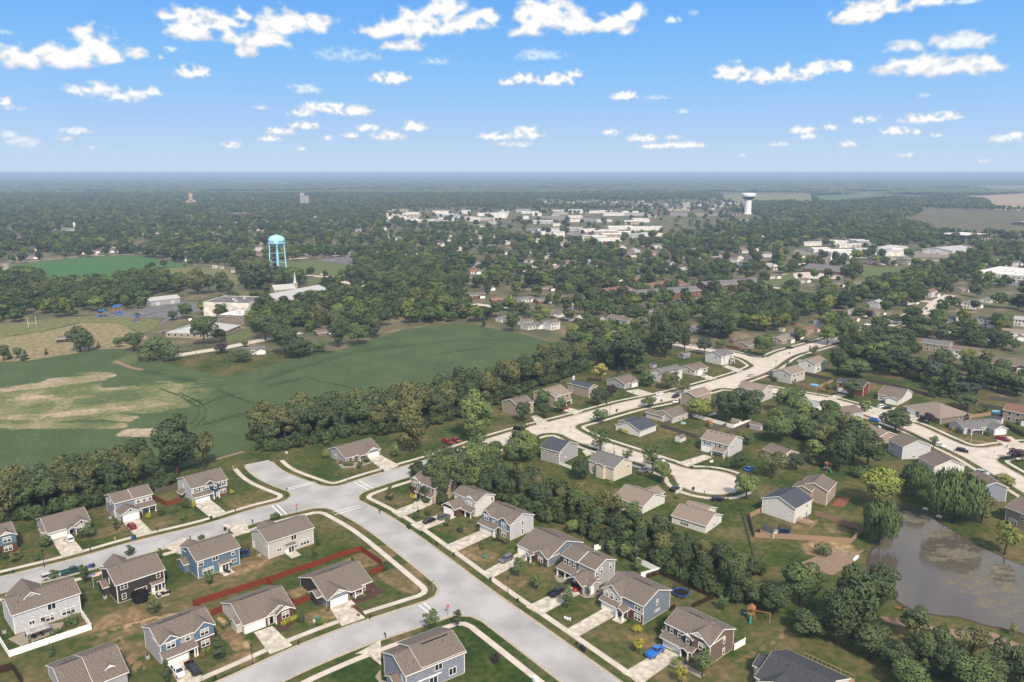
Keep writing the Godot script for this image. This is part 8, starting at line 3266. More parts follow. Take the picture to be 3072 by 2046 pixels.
const TREES := [
	["young leafy tree staked on a front lawn of the new houses","young_tree","tree","young trees on the new lawns","oval","mid",[-116.9,-247.4,5.2,1.3,-132.3,-231.8,5.8,2,-142,-224.8,4.5,2.1,-129.3,-205.9,2.7,1.7,-97,-230.4,1.8,1.2,-83.9,-202.1,5,1.3,-78.1,-244.9,2.9,1.8,-20.8,-239.2,4,1.2,-16.1,-234.2,5.1,1.1,1.9,-206.6,6.9,1.8,6.8,-199.8,5.1,1.5,14.4,-190.3,7.1,1.8,55.3,-189.3,4.9,1.5,29.4,-220.3,5.5,1.7,36.2,-209.8,4.7,1.4,-77.4,-316.4,8.1,1.8,-58.6,-290.7,3.6,1.4]],
	["young leafy tree staked on a front lawn of the new houses","young_tree","tree","young trees on the new lawns","column","deep",[-126.1,-235.7,5.2,0.9,-68.7,-166.6,6.6,1.7,-76.9,-157.7,6.8,1.1,-13.7,-181.6,4.8,1.3]],
	["young leafy tree staked on a front lawn of the new houses","young_tree","tree","young trees on the new lawns","oval","olive",[-146.1,-216,3.5,1.8,-93.2,-187.6,5.3,2.1,-42.2,-260.1,6.4,1.6,-27.7,-247.6,4.2,1.2]],
	["young leafy tree staked on a front lawn of the new houses","young_tree","tree","young trees on the new lawns","oval","deep",[-114.2,-219.4,3.5,1.6,-118.8,-203.2,7.1,1.4]],
	["young leafy tree staked on a front lawn of the new houses","young_tree","tree","young trees on the new lawns","cone","mid",[-104.2,-217.7,4.6,1.1,-89.4,-234.2,2.3,1,-109.3,-169.3,4.2,1,-58.9,-219,5.1,1.1]],
	["young leafy tree staked on a front lawn of the new houses","young_tree","tree","young trees on the new lawns","cone","olive",[-9.1,-223.9,4.5,1]],
	["young leafy tree staked on a front lawn of the new houses","young_tree","tree","young trees on the new lawns","oval","bright",[34,-217.7,5.5,2.1,-47.4,-304.1,6.7,2.2]],
	["rounded bright green tree on grass behind the slate blue house","broadleaf_tree","tree","","round","bright",[19.1,-234.2,4.7,2.1]],
	["dark conical evergreen at the corner of the off-white house","evergreen_tree","tree","","spruce","deep",[-59.8,-226.6,3.9,1.1]],
	["small dark evergreen inside the red fence","evergreen_tree","tree","","spruce","deep",[-47,-216,2.1,0.9]],
	["young pine growing at the end of the red fence","pine_tree","tree","","cone","deep",[-36.5,-210.6,3.9,1.3]],
	["slim dark arborvitae beside the open garage","evergreen_tree","tree","","column","deep",[20.6,-196.2,3,0.5]],
	["airy light-leaved tree overhanging the crosswalk and sidewalk","broadleaf_tree","tree","","open","mid",[-20.2,-179.7,5.9,2.5]],
	["airy light-leaved tree in front of the brown house","broadleaf_tree","tree","","open","mid",[43.2,-161.2,6.9,2.7]],
	["small yellow-leaved tree in round gravel ring","young_tree","tree","","open","gold",[30.2,-169.9,4.5,1.6]],
	["small yellow-leaved tree beside the blue pickup drive","young_tree","tree","","open","gold",[37.9,-158.2,5.1,1.4]],
	["small purple-leaved tree on lush green lawn","young_tree","tree","","oval","plum",[-3.7,-165.8,3.7,1]],
	["bright green round tree at the turning circle beside white house","broadleaf_tree","tree","","round","bright",[81.8,-261.3,9.4,4.8]],
	["yellowish thin-leaved tree on the grass slope above the pond","broadleaf_tree","tree","","open","lime",[147.6,-220.3,10.8,4.4]],
	["olive green tree on grass between willow and tan house","broadleaf_tree","tree","","round","olive",[153,-241.8,9.5,5]],
	["large weeping willow on the far bank of the pond","willow_tree","tree","","willow","mid",[144.7,-243.4,17.6,10.4]],
	["weeping willow hanging over the pond beside the fence","willow_tree","tree","","willow","mid",[113.2,-227.5,13.8,7.1]],
	["lime green billowing tree at the head of the pond","broadleaf_tree","tree","","round","lime",[125.3,-254.3,14.1,7.3]],
	["weeping willow between lime tree and large willow","willow_tree","tree","","willow","mid",[142.4,-264.3,12.1,7.6]],
	["big round tree between the playset yard and bare bank","broadleaf_tree","tree","","round","mid",[76,-191.7,12,5.3]],
	["leafy tree in the dark thicket along the pond yard","broadleaf_tree","tree","trees of the pond thicket","tall","deep",[83.8,-176.4,18.7,6.2,96.5,-190.3,11.8,5.1,78.9,-173.5,14.6,4.8,87.6,-163.7,7.7,3.6,98.1,-159.7,8.9,4,113,-157.7,9.2,3.8,60.4,-195.9,8.9,3.5]],
	["leafy tree in the dark thicket along the pond yard","broadleaf_tree","tree","trees of the pond thicket","open","wood",[98.1,-174.7,10.3,4.6,110.5,-159.7,11,3.6]],
	["leafy tree in the dark thicket along the pond yard","broadleaf_tree","tree","trees of the pond thicket","round","wood",[100,-168,8.2,4,84.4,-168,8.6,4.4,73.5,-177,6.7,5.2,64,-191.7,6.7,3.9]],
	["leafy tree in the dark thicket along the pond yard","broadleaf_tree","tree","trees of the pond thicket","open","olive",[108,-168,8.6,4.2]],
	["leafy tree in the dark thicket along the pond yard","broadleaf_tree","tree","trees of the pond thicket","round","deep",[67.9,-187,8.5,4.6]],
	["leafy tree in the dark thicket along the pond yard","broadleaf_tree","tree","trees of the pond thicket","tall","wood",[104.5,-155.3,9.1,4,94.1,-162.7,9.4,3.3]],
	["round pale green tree at the bottom edge beside charcoal-roofed house","broadleaf_tree","tree","","round","mid",[87.3,-155.8,7.4,4.1]],
	["broad round tree at the bottom edge below the pond","broadleaf_tree","tree","","round","mid",[100.6,-154.8,8.7,4.7]],
	["very tall pale green tree towering over the cream house","broadleaf_tree","tree","","tall","bright",[-15.9,-322.8,21.7,7.6]],
	["tall olive tree on grass beside the red pickup","broadleaf_tree","tree","","tall","olive",[-40.8,-308.6,19.8,6.8]],
	["tallest dark tree standing behind the dead-end houses","broadleaf_tree","tree","","tall","deep",[-126.3,-283.5,23.3,8.1]],
	["pale olive tree with bare limbs at the dead end","broadleaf_tree","tree","","open","olive",[-118.7,-290.1,16,5.3]],
	["dark conical cedar at the field edge by the dead end","evergreen_tree","tree","","spruce","deep",[-103.5,-311.7,14,3]],
	["pale ivy-clad tree behind the grey two-storey house","broadleaf_tree","tree","","open","olive",[-144.3,-275.9,14.3,5.2]],
	["yellow-green tree in the belt behind the ranch house","broadleaf_tree","tree","","round","lime",[-152.3,-275.9,8.4,4]],
	["yellowish tree at the picture edge beside the bean field","broadleaf_tree","tree","","tall","olive",[-177.8,-261.9,11.4,4.3]],
	["thin sapling on the near shore of the pond","young_tree","tree","","open","lime",[123.7,-177.6,3.4,1.2]],
	["leafy street tree on the older estate between the concrete roads","street_tree","tree","street trees of the older estate","round","deep",[5.3,-349.3,10,3.8,14.9,-355.1,8,3.8,42.3,-375.9,9.4,4.4,98.6,-349.3,14.5,6.3,107.3,-349.3,15.7,7.9,87.6,-290.1,6.5,3.3,243,-526,11.4,8.5,212.9,-436.3,17.7,10.7,168.7,-334.7,9.9,7.8,290,-591,7.3,6.9,225.2,-427.8,12.7,8.7,315,-506,12.7,5.3,134,-371.6,6.4,3.3,132.7,-294.2,17.2,8.9,136.9,-290.1,13.9,6.5,125,-287.4,13.3,5.3,108.9,-288.8,7.2,3.9]],
	["leafy street tree on the older estate between the concrete roads","street_tree","tree","street trees of the older estate","tall","mid",[15.3,-373.7,8.4,4]],
	["leafy street tree on the older estate between the concrete roads","street_tree","tree","street trees of the older estate","round","mid",[23.1,-363.2,7.6,3.3,73,-439.2,6,4,66.5,-372.6,5.8,4.1,40.4,-349.3,6.1,3.8,98.8,-317.9,5.6,2.8,155,-480,14.9,7.4,135,-504,6.3,3.8,48,-498,11.7,6.1,13,-615,7.6,4.5,58,-578,4.8,3.8,151,-591,17.5,8.4,192.2,-433.4,9.9,10.5,307,-510,6,6.3,359,-575,10.5,7.7,127.6,-349.4,7.9,6.2,113.1,-321.2,11.3,6.3,124.1,-327.8,10.9,5.8,138.1,-331.3,7.5,5.4]],
	["leafy street tree on the older estate between the concrete roads","street_tree","tree","street trees of the older estate","oval","deep",[47.1,-384.8,7.3,2.2,264,-520,13.4,5.7]],
	["leafy street tree on the older estate between the concrete roads","street_tree","tree","street trees of the older estate","oval","mid",[72.4,-411.6,10.5,4.5,74,-449,14,5.2]],
	["leafy street tree on the older estate between the concrete roads","street_tree","tree","street trees of the older estate","round","olive",[82.3,-406.5,9,5.1,287,-539,9.4,7.4,195,-530,9.7,5.1]],
	["leafy street tree on the older estate between the concrete roads","street_tree","tree","street trees of the older estate","open","olive",[88,-396.6,7.5,4.7,163.8,-399,5.5,2.7,97.5,-280.9,11.6,5.8]],
	["leafy street tree on the older estate between the concrete roads","street_tree","tree","street trees of the older estate","oval","spruce",[89.5,-422.2,5.8,3.2,253.7,-406.5,9.7,3.5]],
	["leafy street tree on the older estate between the concrete roads","street_tree","tree","street trees of the older estate","open","mid",[36,-308.6,11.4,4.7,53.4,-286.1,12.5,4.7,45.9,-299.8,4.8,2.8,175.2,-314.8,5.6,2.4]],
	["leafy street tree on the older estate between the concrete roads","street_tree","tree","street trees of the older estate","round","bright",[55.2,-275.9,8.9,3.6,20,-598,7.4,4.4,88,-561,10.2,4.6,210,-518,13.4,7.7]],
	["leafy street tree on the older estate between the concrete roads","street_tree","tree","street trees of the older estate","tall","deep",[25.5,-279.6,8.5,3.8,95,-480,22.5,9.6,111,-500,15.5,4.6,66,-445,24.7,11.1,57,-448,16.6,6.7,141,-539,19.7,9.1,185.2,-439.2,14.9,5.8,239.9,-396.6,19.3,6.5]],
	["leafy street tree on the older estate between the concrete roads","street_tree","tree","street trees of the older estate","cone","mid",[83.2,-291.4,6.8,1.5,119.2,-295.6,8.9,2.9]],
	["leafy street tree on the older estate between the concrete roads","street_tree","tree","street trees of the older estate","round","spruce",[121,-489,11.1,5.4,234.7,-396.6,6.8,6.8]],
	["leafy street tree on the older estate between the concrete roads","street_tree","tree","street trees of the older estate","tall","wood",[52,-470,15,6.2]],
	["leafy street tree on the older estate between the concrete roads","street_tree","tree","street trees of the older estate","round","wood",[42,-506,11.9,7.9,0,-561,14.4,6.2,118,-561,18.6,9.3,99,-526,23.6,6.1,222,-518,17.3,7.8,244,-498,11.7,10.4,172.8,-389.5,9.7,6,297,-571,11.3,7.8,247,-445,12.8,7.1,219.5,-369.5,8.3,6.7,258.9,-394.2,11.1,7.3,129.5,-324.5,9.7,5.8]],
	["leafy street tree on the older estate between the concrete roads","street_tree","tree","street trees of the older estate","round","lime",[26,-618,8.2,4.5,178,-271.1,5.4,3.5]],
	["leafy street tree on the older estate between the concrete roads","street_tree","tree","street trees of the older estate","oval","bright",[229,-520,10.4,5.5,168.4,-365.3,7,3.3]],
	["leafy street tree on the older estate between the concrete roads","street_tree","tree","street trees of the older estate","open","wood",[221,-484,7.7,7.8,188,-484,7.3,3.8]],
	["leafy street tree on the older estate between the concrete roads","street_tree","tree","street trees of the older estate","oval","wood",[292,-530,8.8,5.4]],
	["leafy street tree on the older estate between the concrete roads","street_tree","tree","street trees of the older estate","tall","spruce",[227.3,-416.9,12.8,6.2]],
	["leafy street tree on the older estate between the concrete roads","street_tree","tree","street trees of the older estate","oval","olive",[279,-457,11.6,4.8]],
	["leafy street tree on the older estate between the concrete roads","street_tree","tree","street trees of the older estate","bush","mid",[130.5,-282.2,4.6,3.9]],
	["pale lime round tree in yard with wooden climbing frame","street_tree","tree","","round","lime",[87.3,-355.1,9.6,6.7]],
	["yellow feathery tree between slate-roofed and garage houses","locust_tree","tree","","open","yellow",[48,-419.5,11.8,5.9]],
	["dark purple-leaved tree standing in a front yard","plum_tree","tree","purple-leaved trees","round","plum",[50.8,-391.8,6.4,2.8,279,-612,7.6,3.3,322,-539,8.5,7.6,189.8,-347.5,5.2,2.8,199.7,-299.1,5.3,3.3]],
	["conical spruce standing among the broadleaf trees","spruce_tree","tree","spruces","spruce","deep",[3,-650,8,3.7,11,-629,10.4,3.6,70,-566,10.8,2.8,224.2,-394.2,15.5,8.2,213.8,-391.8,7.4,3.3,-297,-473,7.6,3.5,-309,-477,6.4,2.3,-21,-580,11.5,3.8,-177,-761,8.2,3.4,-140,-722,18.3,7.9]],
	["conical spruce standing among the broadleaf trees","spruce_tree","tree","spruces","spruce","spruce",[164,-460,4.3,1.7,61,-440,5.6,1.3,-269,-506,5.9,2.1,-292,-487,5.3,2.1]],
	["leafy tree around the school grounds and field edge","broadleaf_tree","tree","trees round the school and field","tall","wood",[-275,-495,16.6,7.4,-95,-539,17,5.8,-247,-768,32,15]],
	["leafy tree around the school grounds and field edge","broadleaf_tree","tree","trees round the school and field","round","mid",[-271,-498,9.2,4.2,-257,-508,7.2,3.2,-220,-484,12.2,8.7,-175,-510,4.7,2.6,-102,-516,14.2,8.6,-123,-495,6.6,5,-304,-477,7.2,3.2,-220,-800,18.4,11.9,-235,-792,12.5,4.7,-267,-746,13.5,5.7,-117,-776,14.5,6.2,-132,-796,15.5,8.7]],
	["leafy tree around the school grounds and field edge","broadleaf_tree","tree","trees round the school and field","round","wood",[-242,-498,12.5,6.8,-204,-516,19.8,10.2,-162,-467,8.3,5.7,-169,-534,17.8,10.9,-308,-470,10.3,3.7,-286,-746,19.4,6.9,-277,-754,20.1,6.9]],
	["leafy tree around the school grounds and field edge","broadleaf_tree","tree","trees round the school and field","bush","mid",[-221,-473,11.2,7.7]],
	["leafy tree around the school grounds and field edge","broadleaf_tree","tree","trees round the school and field","bush","wood",[-209,-473,11.2,7.2]],
	["leafy tree around the school grounds and field edge","broadleaf_tree","tree","trees round the school and field","round","plum",[-184,-491,6.6,4.7]],
	["leafy tree around the school grounds and field edge","broadleaf_tree","tree","trees round the school and field","round","deep",[-263,-607,7.5,4.3,-142,-487,18.8,9.1,-160,-526,12.3,6.7,-132,-480,12.1,9.8]],
	["leafy tree around the school grounds and field edge","broadleaf_tree","tree","trees round the school and field","tall","deep",[-114,-510,17.9,6]],
	["leafy tree around the school grounds and field edge","broadleaf_tree","tree","trees round the school and field","tall","olive",[-295,-739,24.5,10.3]],
	["bright yellow-green rounded shrub beside a house front","shrub","shrub","yellow-green shrubs","bush","gold",[30.7,-179.4,1.9,1.1,31.8,-179.3,1.8,1,-57.7,-182.1,1.5,0.9,-57.1,-183.4,1.5,0.9,-56.2,-184.1,1.5,0.9,-55.5,-184.7,1.4,0.8,-34.8,-261.8,2,1.2,-120.4,-245.7,1.9,1.1,-109.4,-255.4,2.2,1.3,-99.7,-266.2,1.8,1,49.7,-333.6,2.1,1.3,196.7,-343,2.2,1.3,195.6,-337.2,2.2,1.3]],
	["bright yellow-green rounded shrub beside a house front","shrub","shrub","yellow-green shrubs","bush","lime",[37.9,-165.5,1.9,1.1,-73.5,-170.4,1.3,0.7,-72.5,-171,1.3,0.7,-48,-183.1,1.7,1,-39.9,-196.1,1,0.6,-3.5,-230.4,1.1,0.6,-2.7,-229.5,1.2,0.7,6.3,-213.1,1.3,0.8,-74.5,-303.4,3.6,2.1,36.3,-275.5,1.9,1.1]],
	["low rounded shrub planted beside a house wall","shrub","shrub","garden shrubs","bush","mid",[40.5,-166,0.9,0.5,39.4,-167.9,0.8,0.5,-49,-182.4,1.3,0.8,-40.4,-194.6,1,0.6,-1.9,-227.7,1.4,0.8,-13.5,-242.7,1.7,1,4.9,-213.3,0.6,0.4,13.6,-206.5,0.8,0.5,23.2,-198.5,0.8,0.5,-108.2,-244.9,2.5,1.5,-64.9,-294.2,2.2,1.3,-62.9,-294.2,2.2,1.3,206.5,-333.2,2.2,1.3,207.3,-330.6,2.2,1.3,57.9,-262.3,1.8,1.1,75.3,-260.6,1.2,0.7,-111.6,-182.4,3,1.8,-113.1,-178.5,1.5,0.9]],
	["low rounded shrub planted beside a house wall","shrub","shrub","garden shrubs","bush","deep",[35.8,-174.4,1.3,0.8,-53.9,-183.7,1.9,1.1,-11.1,-235.9,1.3,0.7,7.7,-214.8,1,0.6,8.2,-213.2,1,0.6,9.7,-212.5,1,0.6,-135,-231.7,2.3,1.4,-150.4,-217.7,2.1,1.2,-111.3,-254.9,3.5,2.1,-57.6,-297.7,2.6,1.5,143.7,-422.6,2.8,1.6,144.2,-423.4,2.7,1.6,197.3,-343.6,2.2,1.3,196.3,-333.8,2.2,1.3,58.2,-165.8,1.8,1.1]],
	["low rounded shrub planted beside a house wall","shrub","shrub","garden shrubs","bush","olive",[-48.2,-189,1,0.6,-127.1,-241.1,1.5,0.9,47.4,-335,2.1,1.3]],
	["low rounded shrub planted beside a house wall","shrub","shrub","garden shrubs","bush","bright",[-37.8,-198.8,0.7,0.4]],
	["low rounded shrub planted beside a house wall","shrub","shrub","garden shrubs","bush","rust",[-41.8,-190.3,0.9,0.5,-39.6,-186.4,0.8,0.5,-36.4,-265.8,1.2,0.7,-148.7,-222.5,1.3,0.7,-67.4,-296.3,1.8,1,-73.1,-168.6,1.3,0.8]],
	["low rounded shrub planted beside a house wall","shrub","shrub","garden shrubs","bush","wood",[-31.6,-246.2,2.2,1.3,-140.2,-216.5,1.8,1.1,148,-498,2.4,1.4,152,-497,2.4,1.4,93.3,-220.3,4.2,2.5,87.1,-204.7,2.9,1.7]],
	["dark clipped shrub in the row edging the red truck lot","shrub","shrub","row of dark shrubs","bush","deep",[222.6,-342.4,2.4,1,222.6,-340.8,2.4,1,222.5,-339.2,2.4,1,222.4,-337.5,2.4,1,222.4,-335.9,2.4,1,222.3,-334.3,2.4,1,222.2,-332.7,2.4,1,222.2,-331.1,2.4,1,222.1,-329.4,2.4,1]],
	["tight dark arborvitae in the hedge beside the timber fence","evergreen_tree","tree","arborvitae hedge","column","deep",[209.3,-350.8,4,0.9,212.4,-356.7,4,0.9,212.4,-356.6,4,0.9,212.4,-356.5,4,0.9,212.4,-356.5,4,0.9,212.4,-356.5,4,0.9,212.5,-356.4,4,0.9]],
	["slim dark arborvitae beside the round pool","evergreen_tree","tree","pool arborvitae","column","deep",[223.7,-362.4,4.8,0.9,224.9,-362.4,4.8,0.9]],
]
const BELTS := [
	[[-177.6,-231.3,-161.5,-243.9,-145.3,-256.0,-126.0,-277.8],22.0,6.8,10.0,15.0,["deep","wood","deep","olive","wood"],"broad leafy tree in the belt behind the grey and pale houses","trees of the field belt"],
	[[-97.5,-310.1,-86.1,-321.2,-69.7,-331.2,-51.9,-334.7,-33.5,-349.3,-10.9,-377.0,5.1,-402.7,22.8,-422.2,45,-454],20.0,7.2,12.0,18.0,["deep","wood","olive","wood","deep","olive"],"tall tree in the belt between bean field and concrete road","trees of the middle belt"],
	[[-1.5,-261.0,-3.5,-274.7,-9.7,-294.2],26.0,6.5,9.0,14.0,["deep","wood","mid","bright"],"leafy tree in the wood behind the row along the main road","trees of the inner wood"],
	[[-21.3,-284.6,-3.9,-264.3,7.9,-250.4,28.4,-228.0,42.6,-212.3,55.3,-199.5,60.9,-195.1],15.0,6.2,6.0,11.0,["deep","wood","deep","mid","wood","olive"],"leafy tree in the thicket strip behind the main road row","trees of the thicket strip"],
]
const LONE_MOST := 70
const WOODS := [
	[-186,-556,-225,-675,-198,-693,-192,-733,-172,-747,-146,-726,-100,-709,-109,-844,-55,-826,-43,-740,-50,-693,-26,-605,-85,-586,-95,-605,-93,-561,-118,-556],
	[-182,-903,-205,-1076,-160,-1062,-111,-1020,-58,-1020,-48,-903,-92,-844,-122,-892,-143,-826,-164,-844],
	[-423,-620,-553,-818,-562,-887,-531,-887,-468,-801,-432,-777,-415,-801,-404,-863,-344,-835,-309,-747,-344,-740,-325,-687,-365,-663,-375,-630],
	[35,-520,43,-566,83,-562,103,-583,131,-607,130,-566,108,-510,88,-491,58,-451,52,-474,42,-503],
	[132,-552,146,-596,174,-667,210,-680,244,-667,216,-586,189,-562,169,-557,144,-530],
	[179,-571,216,-694,269,-708,312,-708,308,-690,276,-648,240,-630,215,-604,194,-573],
	[689,-1876,852,-2248,883,-2077,761,-1785],
	[780,-2650,1100,-2887,1356,-2887,1193,-2355,1032,-2042,943,-1961,882,-2060,826,-2214,809,-2282],
	[1341,-3296,1686,-3582,1893,-3268,1536,-2558,1453,-2515,1359,-2698,1237,-3028],
	[595,-1421,809,-1900,902,-1900,860,-1683,786,-1464,735,-1355,633,-1284,601,-1355],
	[449,-1627,588,-1829,654,-1785,540,-1464,655,-1592,574,-1381,467,-1381,397,-1435],
	[1087,-2089,1168,-2181,1246,-2214,1160,-2004,1074,-2004],
	[347,-741,349,-799,399,-827,447,-878,464,-867,394,-765],
	[49,-890,108,-868,94,-754,65,-738,45,-762],
	[-8.7,-261.0,-12.5,-316.4,-1.9,-331.2,6.0,-338.3,11.5,-331.2,10.6,-304.1,19.2,-294.2,18.3,-278.4,28.2,-273.5,27.0,-261.0],
	[-20.1,-281.8,-18.0,-299.3,0.0,-284.6,19.9,-279.1,31.2,-284.6,29.5,-254.3,28.4,-227.5,7.8,-249.8,-6.4,-266.2],
	[28.4,-227.5,30.6,-243.4,47.8,-241.3,53.7,-235.2,58.5,-229.4,46.8,-213.5,39.4,-216.9],
]
const SPARSE := [
	[-120,-2124,-21,-2410,100,-2583,443,-2451,637,-2451,635,-2005,253,-1329,107,-1236,42,-1368,-88,-1564],
	[480,-1368,563,-1355,613,-1284,700,-1262,678,-1125,485,-947,425,-986,396,-1125],
	[80,-3534,568,-3292,1108,-3815,702,-2410,443,-2451,107,-2783],
	[-403,-2563,-39,-2647,-31,-2096,-137,-1734,-220,-1734,-331,-2096],
	[-207,-481,-178,-514,-178,-539,-217,-526],
	[367,-711,456,-790,501,-773,365,-556,307,-556],
	[-45,-789,44,-789,36,-641,-37,-641],
]
const SHOPS := [
	[-104,-2223,131,-2410,396,-2189,338,-1802,203,-1715,66,-1715,-85,-1802],
	[46,-1564,191,-1618,299,-1564,252,-1381,129,-1258,52,-1329],
	[-362,-2274,-190,-2410,-34,-2274,-28,-1898,-186,-1734,-298,-1992],
	[459,-1262,564,-1307,565,-1161,515,-1075,415,-1075],
]
const YARDS := [
	[237,-618,272,-591,306,-602,278,-526,246,-470,248.3,-439.2,281,-464,235.7,-382.6,215.2,-389.5,218.2,-422.2,205.8,-433.4,203,-470,206,-506],
	[132.2,-373.7,146.5,-365.3,154.5,-343.8,154.4,-318.0,141.9,-291.5,125.0,-287.4,117.8,-297.0,113.1,-319.6,117.7,-351.3],
	[370,-667,443,-680,324,-491,292,-477,300,-526,291,-548],
	[281,-445,291.2,-439.2,258.4,-387.1,245.7,-391.8],
	[42,-667,117,-654,113,-602,58,-586,39,-618],
	[96.6,-308.6,120.3,-316.4,103.5,-268.7,91.7,-271.1],
]
const TOWN_ZONES := [
	[40,15.0,0,22.0,[-1155,-1812,-1033,-2211,-693,-2274,-383,-1246,-605,-1286,-824,-1286]],
	[60,15.0,0,22.0,[-765,-2211,-431,-2647,-38,-1662,-16,-1091,-212,-1286,-533,-1534]],
	[80,15.0,0,20.0,[-81,-1438,32,-1381,147,-1236,476,-1498,301,-938,142,-938,-51,-890]],
	[15,15.0,0,30.0,[-1930,-3045,-1667,-3583,-1137,-3748,-693,-2274,-1268,-1992]],
	[40,10.0,1,15.0,[101,-3149,555,-3219,472,-2731,146,-2680]],
	[60,10.0,1,14.0,[334,-2660,561,-2955,882,-3081,696,-2426,462,-2426]],
	[10,10.0,1,15.0,[847,-3091,894,-3157,983,-3028,956,-2944,754,-2748]],
]
const FENCES := [
	[[-84.1,-191.1,-66.8,-204.5,-62.9,-208.2,-55.1,-214.6,-51.7,-218.2,-45.6,-222.3,-37.8,-213.1],1.9,"fence_red","board","long rust-red board fence behind the charcoal corner house"],
	[[-36.4,-210.9,-40.2,-207.7],1.9,"fence_red","board","short rust-red fence meeting the charcoal corner house"],
	[[-68.4,-203.1,-57.4,-191.2,-53.9,-194.2],1.9,"fence_red","board","rust-red fence between the two one-storey houses"],
	[[-84.1,-191.1,-81.3,-189.0],1.9,"fence_red","board","rust-red fence stub behind the twin-gabled house"],
	[[-77.5,-186.2,-75.4,-188.6],1.9,"fence_red","board","rust-red fence closing the gap beside the off-white ranch"],
	[[-117.7,-161.9,-115.1,-163.8,-109.8,-158.4],1.9,"fence_brown","board","dark brown board fence at the bottom corner"],
	[[-127.8,-177.8,-118.7,-168.6,-105.3,-180.2,-111.4,-187.0],1.75,"vinyl","vinyl","white vinyl fence round the gazebo yard"],
	[[-127.2,-263.1,-118.4,-255.4,-114.7,-259.2],1.9,"fence_orange","board","orange-stained fence between grey and pale houses"],
	[[-127.3,-266.8,-121.3,-271.2],1.8,"fence_grey","board","weathered grey fence behind the orange-stained one"],
	[[24.9,-222.8,28.7,-224.8,32.5,-220.1,42.0,-208.8,36.4,-206.1],1.8,"vinyl","vinyl","white vinyl fence behind the open-garage house"],
	[[38.0,-206.1,41.9,-208.5,54.0,-194.8,47.3,-190.2],1.5,"fence_brown","picket","dark brown picket fence round the trampoline yard"],
	[[41.4,-188.6,42.7,-190.0],1.5,"fence_brown","picket","short dark picket piece beside the light blue house"],
	[[53.2,-171.3,56.5,-173.8],1.8,"vinyl","vinyl","white vinyl fence piece beside the brown house"],
	[[83.5,-250.3,78.6,-246.0,76.1,-231.6,82.7,-230.9,92.1,-229.7,104.5,-227.5,112.1,-236.2,101.2,-248.5],1.8,"fence_wood","board","pale wooden fence round the white house and shed yard"],
	[[77.4,-249.3,75.1,-236.2,73.3,-225.7,71.6,-216.0,70.3,-207.0],1.2,"fence_grey","rail","weathered split-rail fence running down to the thicket"],
	[[72.5,-348.4,67.1,-342.0,79.7,-326.5,97.3,-344.1],1.8,"fence_grey","board","dark weathered fence round the climbing frame yard"],
	[[94.9,-333.1,108.2,-346.1],1.8,"fence_grey","board","dark weathered fence beside the grey playhouse"],
	[[84.6,-357.9,99.1,-340.5,109.4,-349.1],1.8,"vinyl","vinyl","white vinyl fence between dark maple and climbing frame"],
	[[151.4,-418.3,160.9,-406.3,175.6,-421.6],1.8,"fence_wood","board","brown board fence round the paddling pool yard"],
	[[165.9,-436.9,176.8,-421.9],1.8,"fence_grey","board","dark fence behind the paddling pool yard"],
	[[194.6,-423.0,203.3,-411.5,212.6,-393.3],1.8,"fence_grey","board","long dark fence behind the white garage house"],
	[[240.8,-387.8,252.9,-381.7],1.8,"fence_grey","board","dark fence bounding the far green yard"],
	[[228.7,-375.0,239.4,-365.6],1.8,"fence_grey","board","dark fence between green yard and round pool"],
	[[212.0,-354.8,225.9,-360.4],1.8,"fence_wood","board","new pale timber fence behind the brick ranch house"],
	[[139.9,-355.5,144.5,-353.3],1.8,"fence_red","board","dark red fence between light-roofed and grey houses"],
	[[140,-509,147,-502],1.8,"fence_orange","board","reddish fence beside the corner chimney house"],
	[[18.7,-295.3,22.8,-290.5],1.4,"vinyl","picket","white picket fence behind the slate-roofed grey house"],
]
const TRAMPS := [
	[-99.2,-193.7,2.1,"mesh_black",false,"black trampoline with dark net behind charcoal house"],
	[-80.4,-219.9,2.0,"play_blue",true,"blue-rimmed trampoline beside the medium blue house"],
	[45.8,-197.1,2.3,"play_blue",true,"blue-rimmed trampoline inside dark picket fence"],
	[86.3,-234.6,2.0,"play_blue",true,"blue-rimmed trampoline inside pale wooden fence"],
]
const ACS := [
	[-85.9,-168.2,"air conditioner beside the twin-gabled house wall"],
	[-126.3,-178.8,"air conditioner beside the pale house inside white fence"],
	[-109.4,-195.2,"air conditioner beside the charcoal house"],
	[-133.0,-245.7,"air conditioner beside the gabled garage wing"],
	[-75.5,-219.4,"air conditioner beside the off-white corner house"],
]
const GAZEBO := [-117.0,-177.3,44.0]
const PATIO_SEATS := [
	[-81.9,-209.1,40.0,"chair","dark patio chair on the medium blue house patio"],
	[-80.7,-208.7,220.0,"chair","dark patio chair on the medium blue house patio"],
	[-81.4,-209.1,0.0,"table","small dark round table on the blue house patio"],
	[-95.5,-196.2,130.0,"sofa","dark wicker sofa with pale cushions by the bay"],
	[-93.9,-197.7,220.0,"sofa","dark wicker sofa with pale cushions at patio edge"],
	[-94.7,-196.9,0.0,"table","low dark table between the wicker sofas"],
]
const HOOPS := [[-32.0,-251.1,-45.0,"portable basketball hoop beside the beige house drive",0.0],[76.6,-290.7,20.0,"basketball hoop with white backboard at the turning circle",0.1]]
const PLAYSETS := [
	[61.4,-185.4,-20.0,"timber playset with green slides and swing beam on lawn"],
	[-18.4,-278.0,200.0,"timber playset at the edge of the inner wood"],
	[88.9,-342.0,100.0,"pale climbing frame with green slide inside dark fence"],
	[121.1,-288.8,10.0,"playset with green canopy under the yard trees"],
]
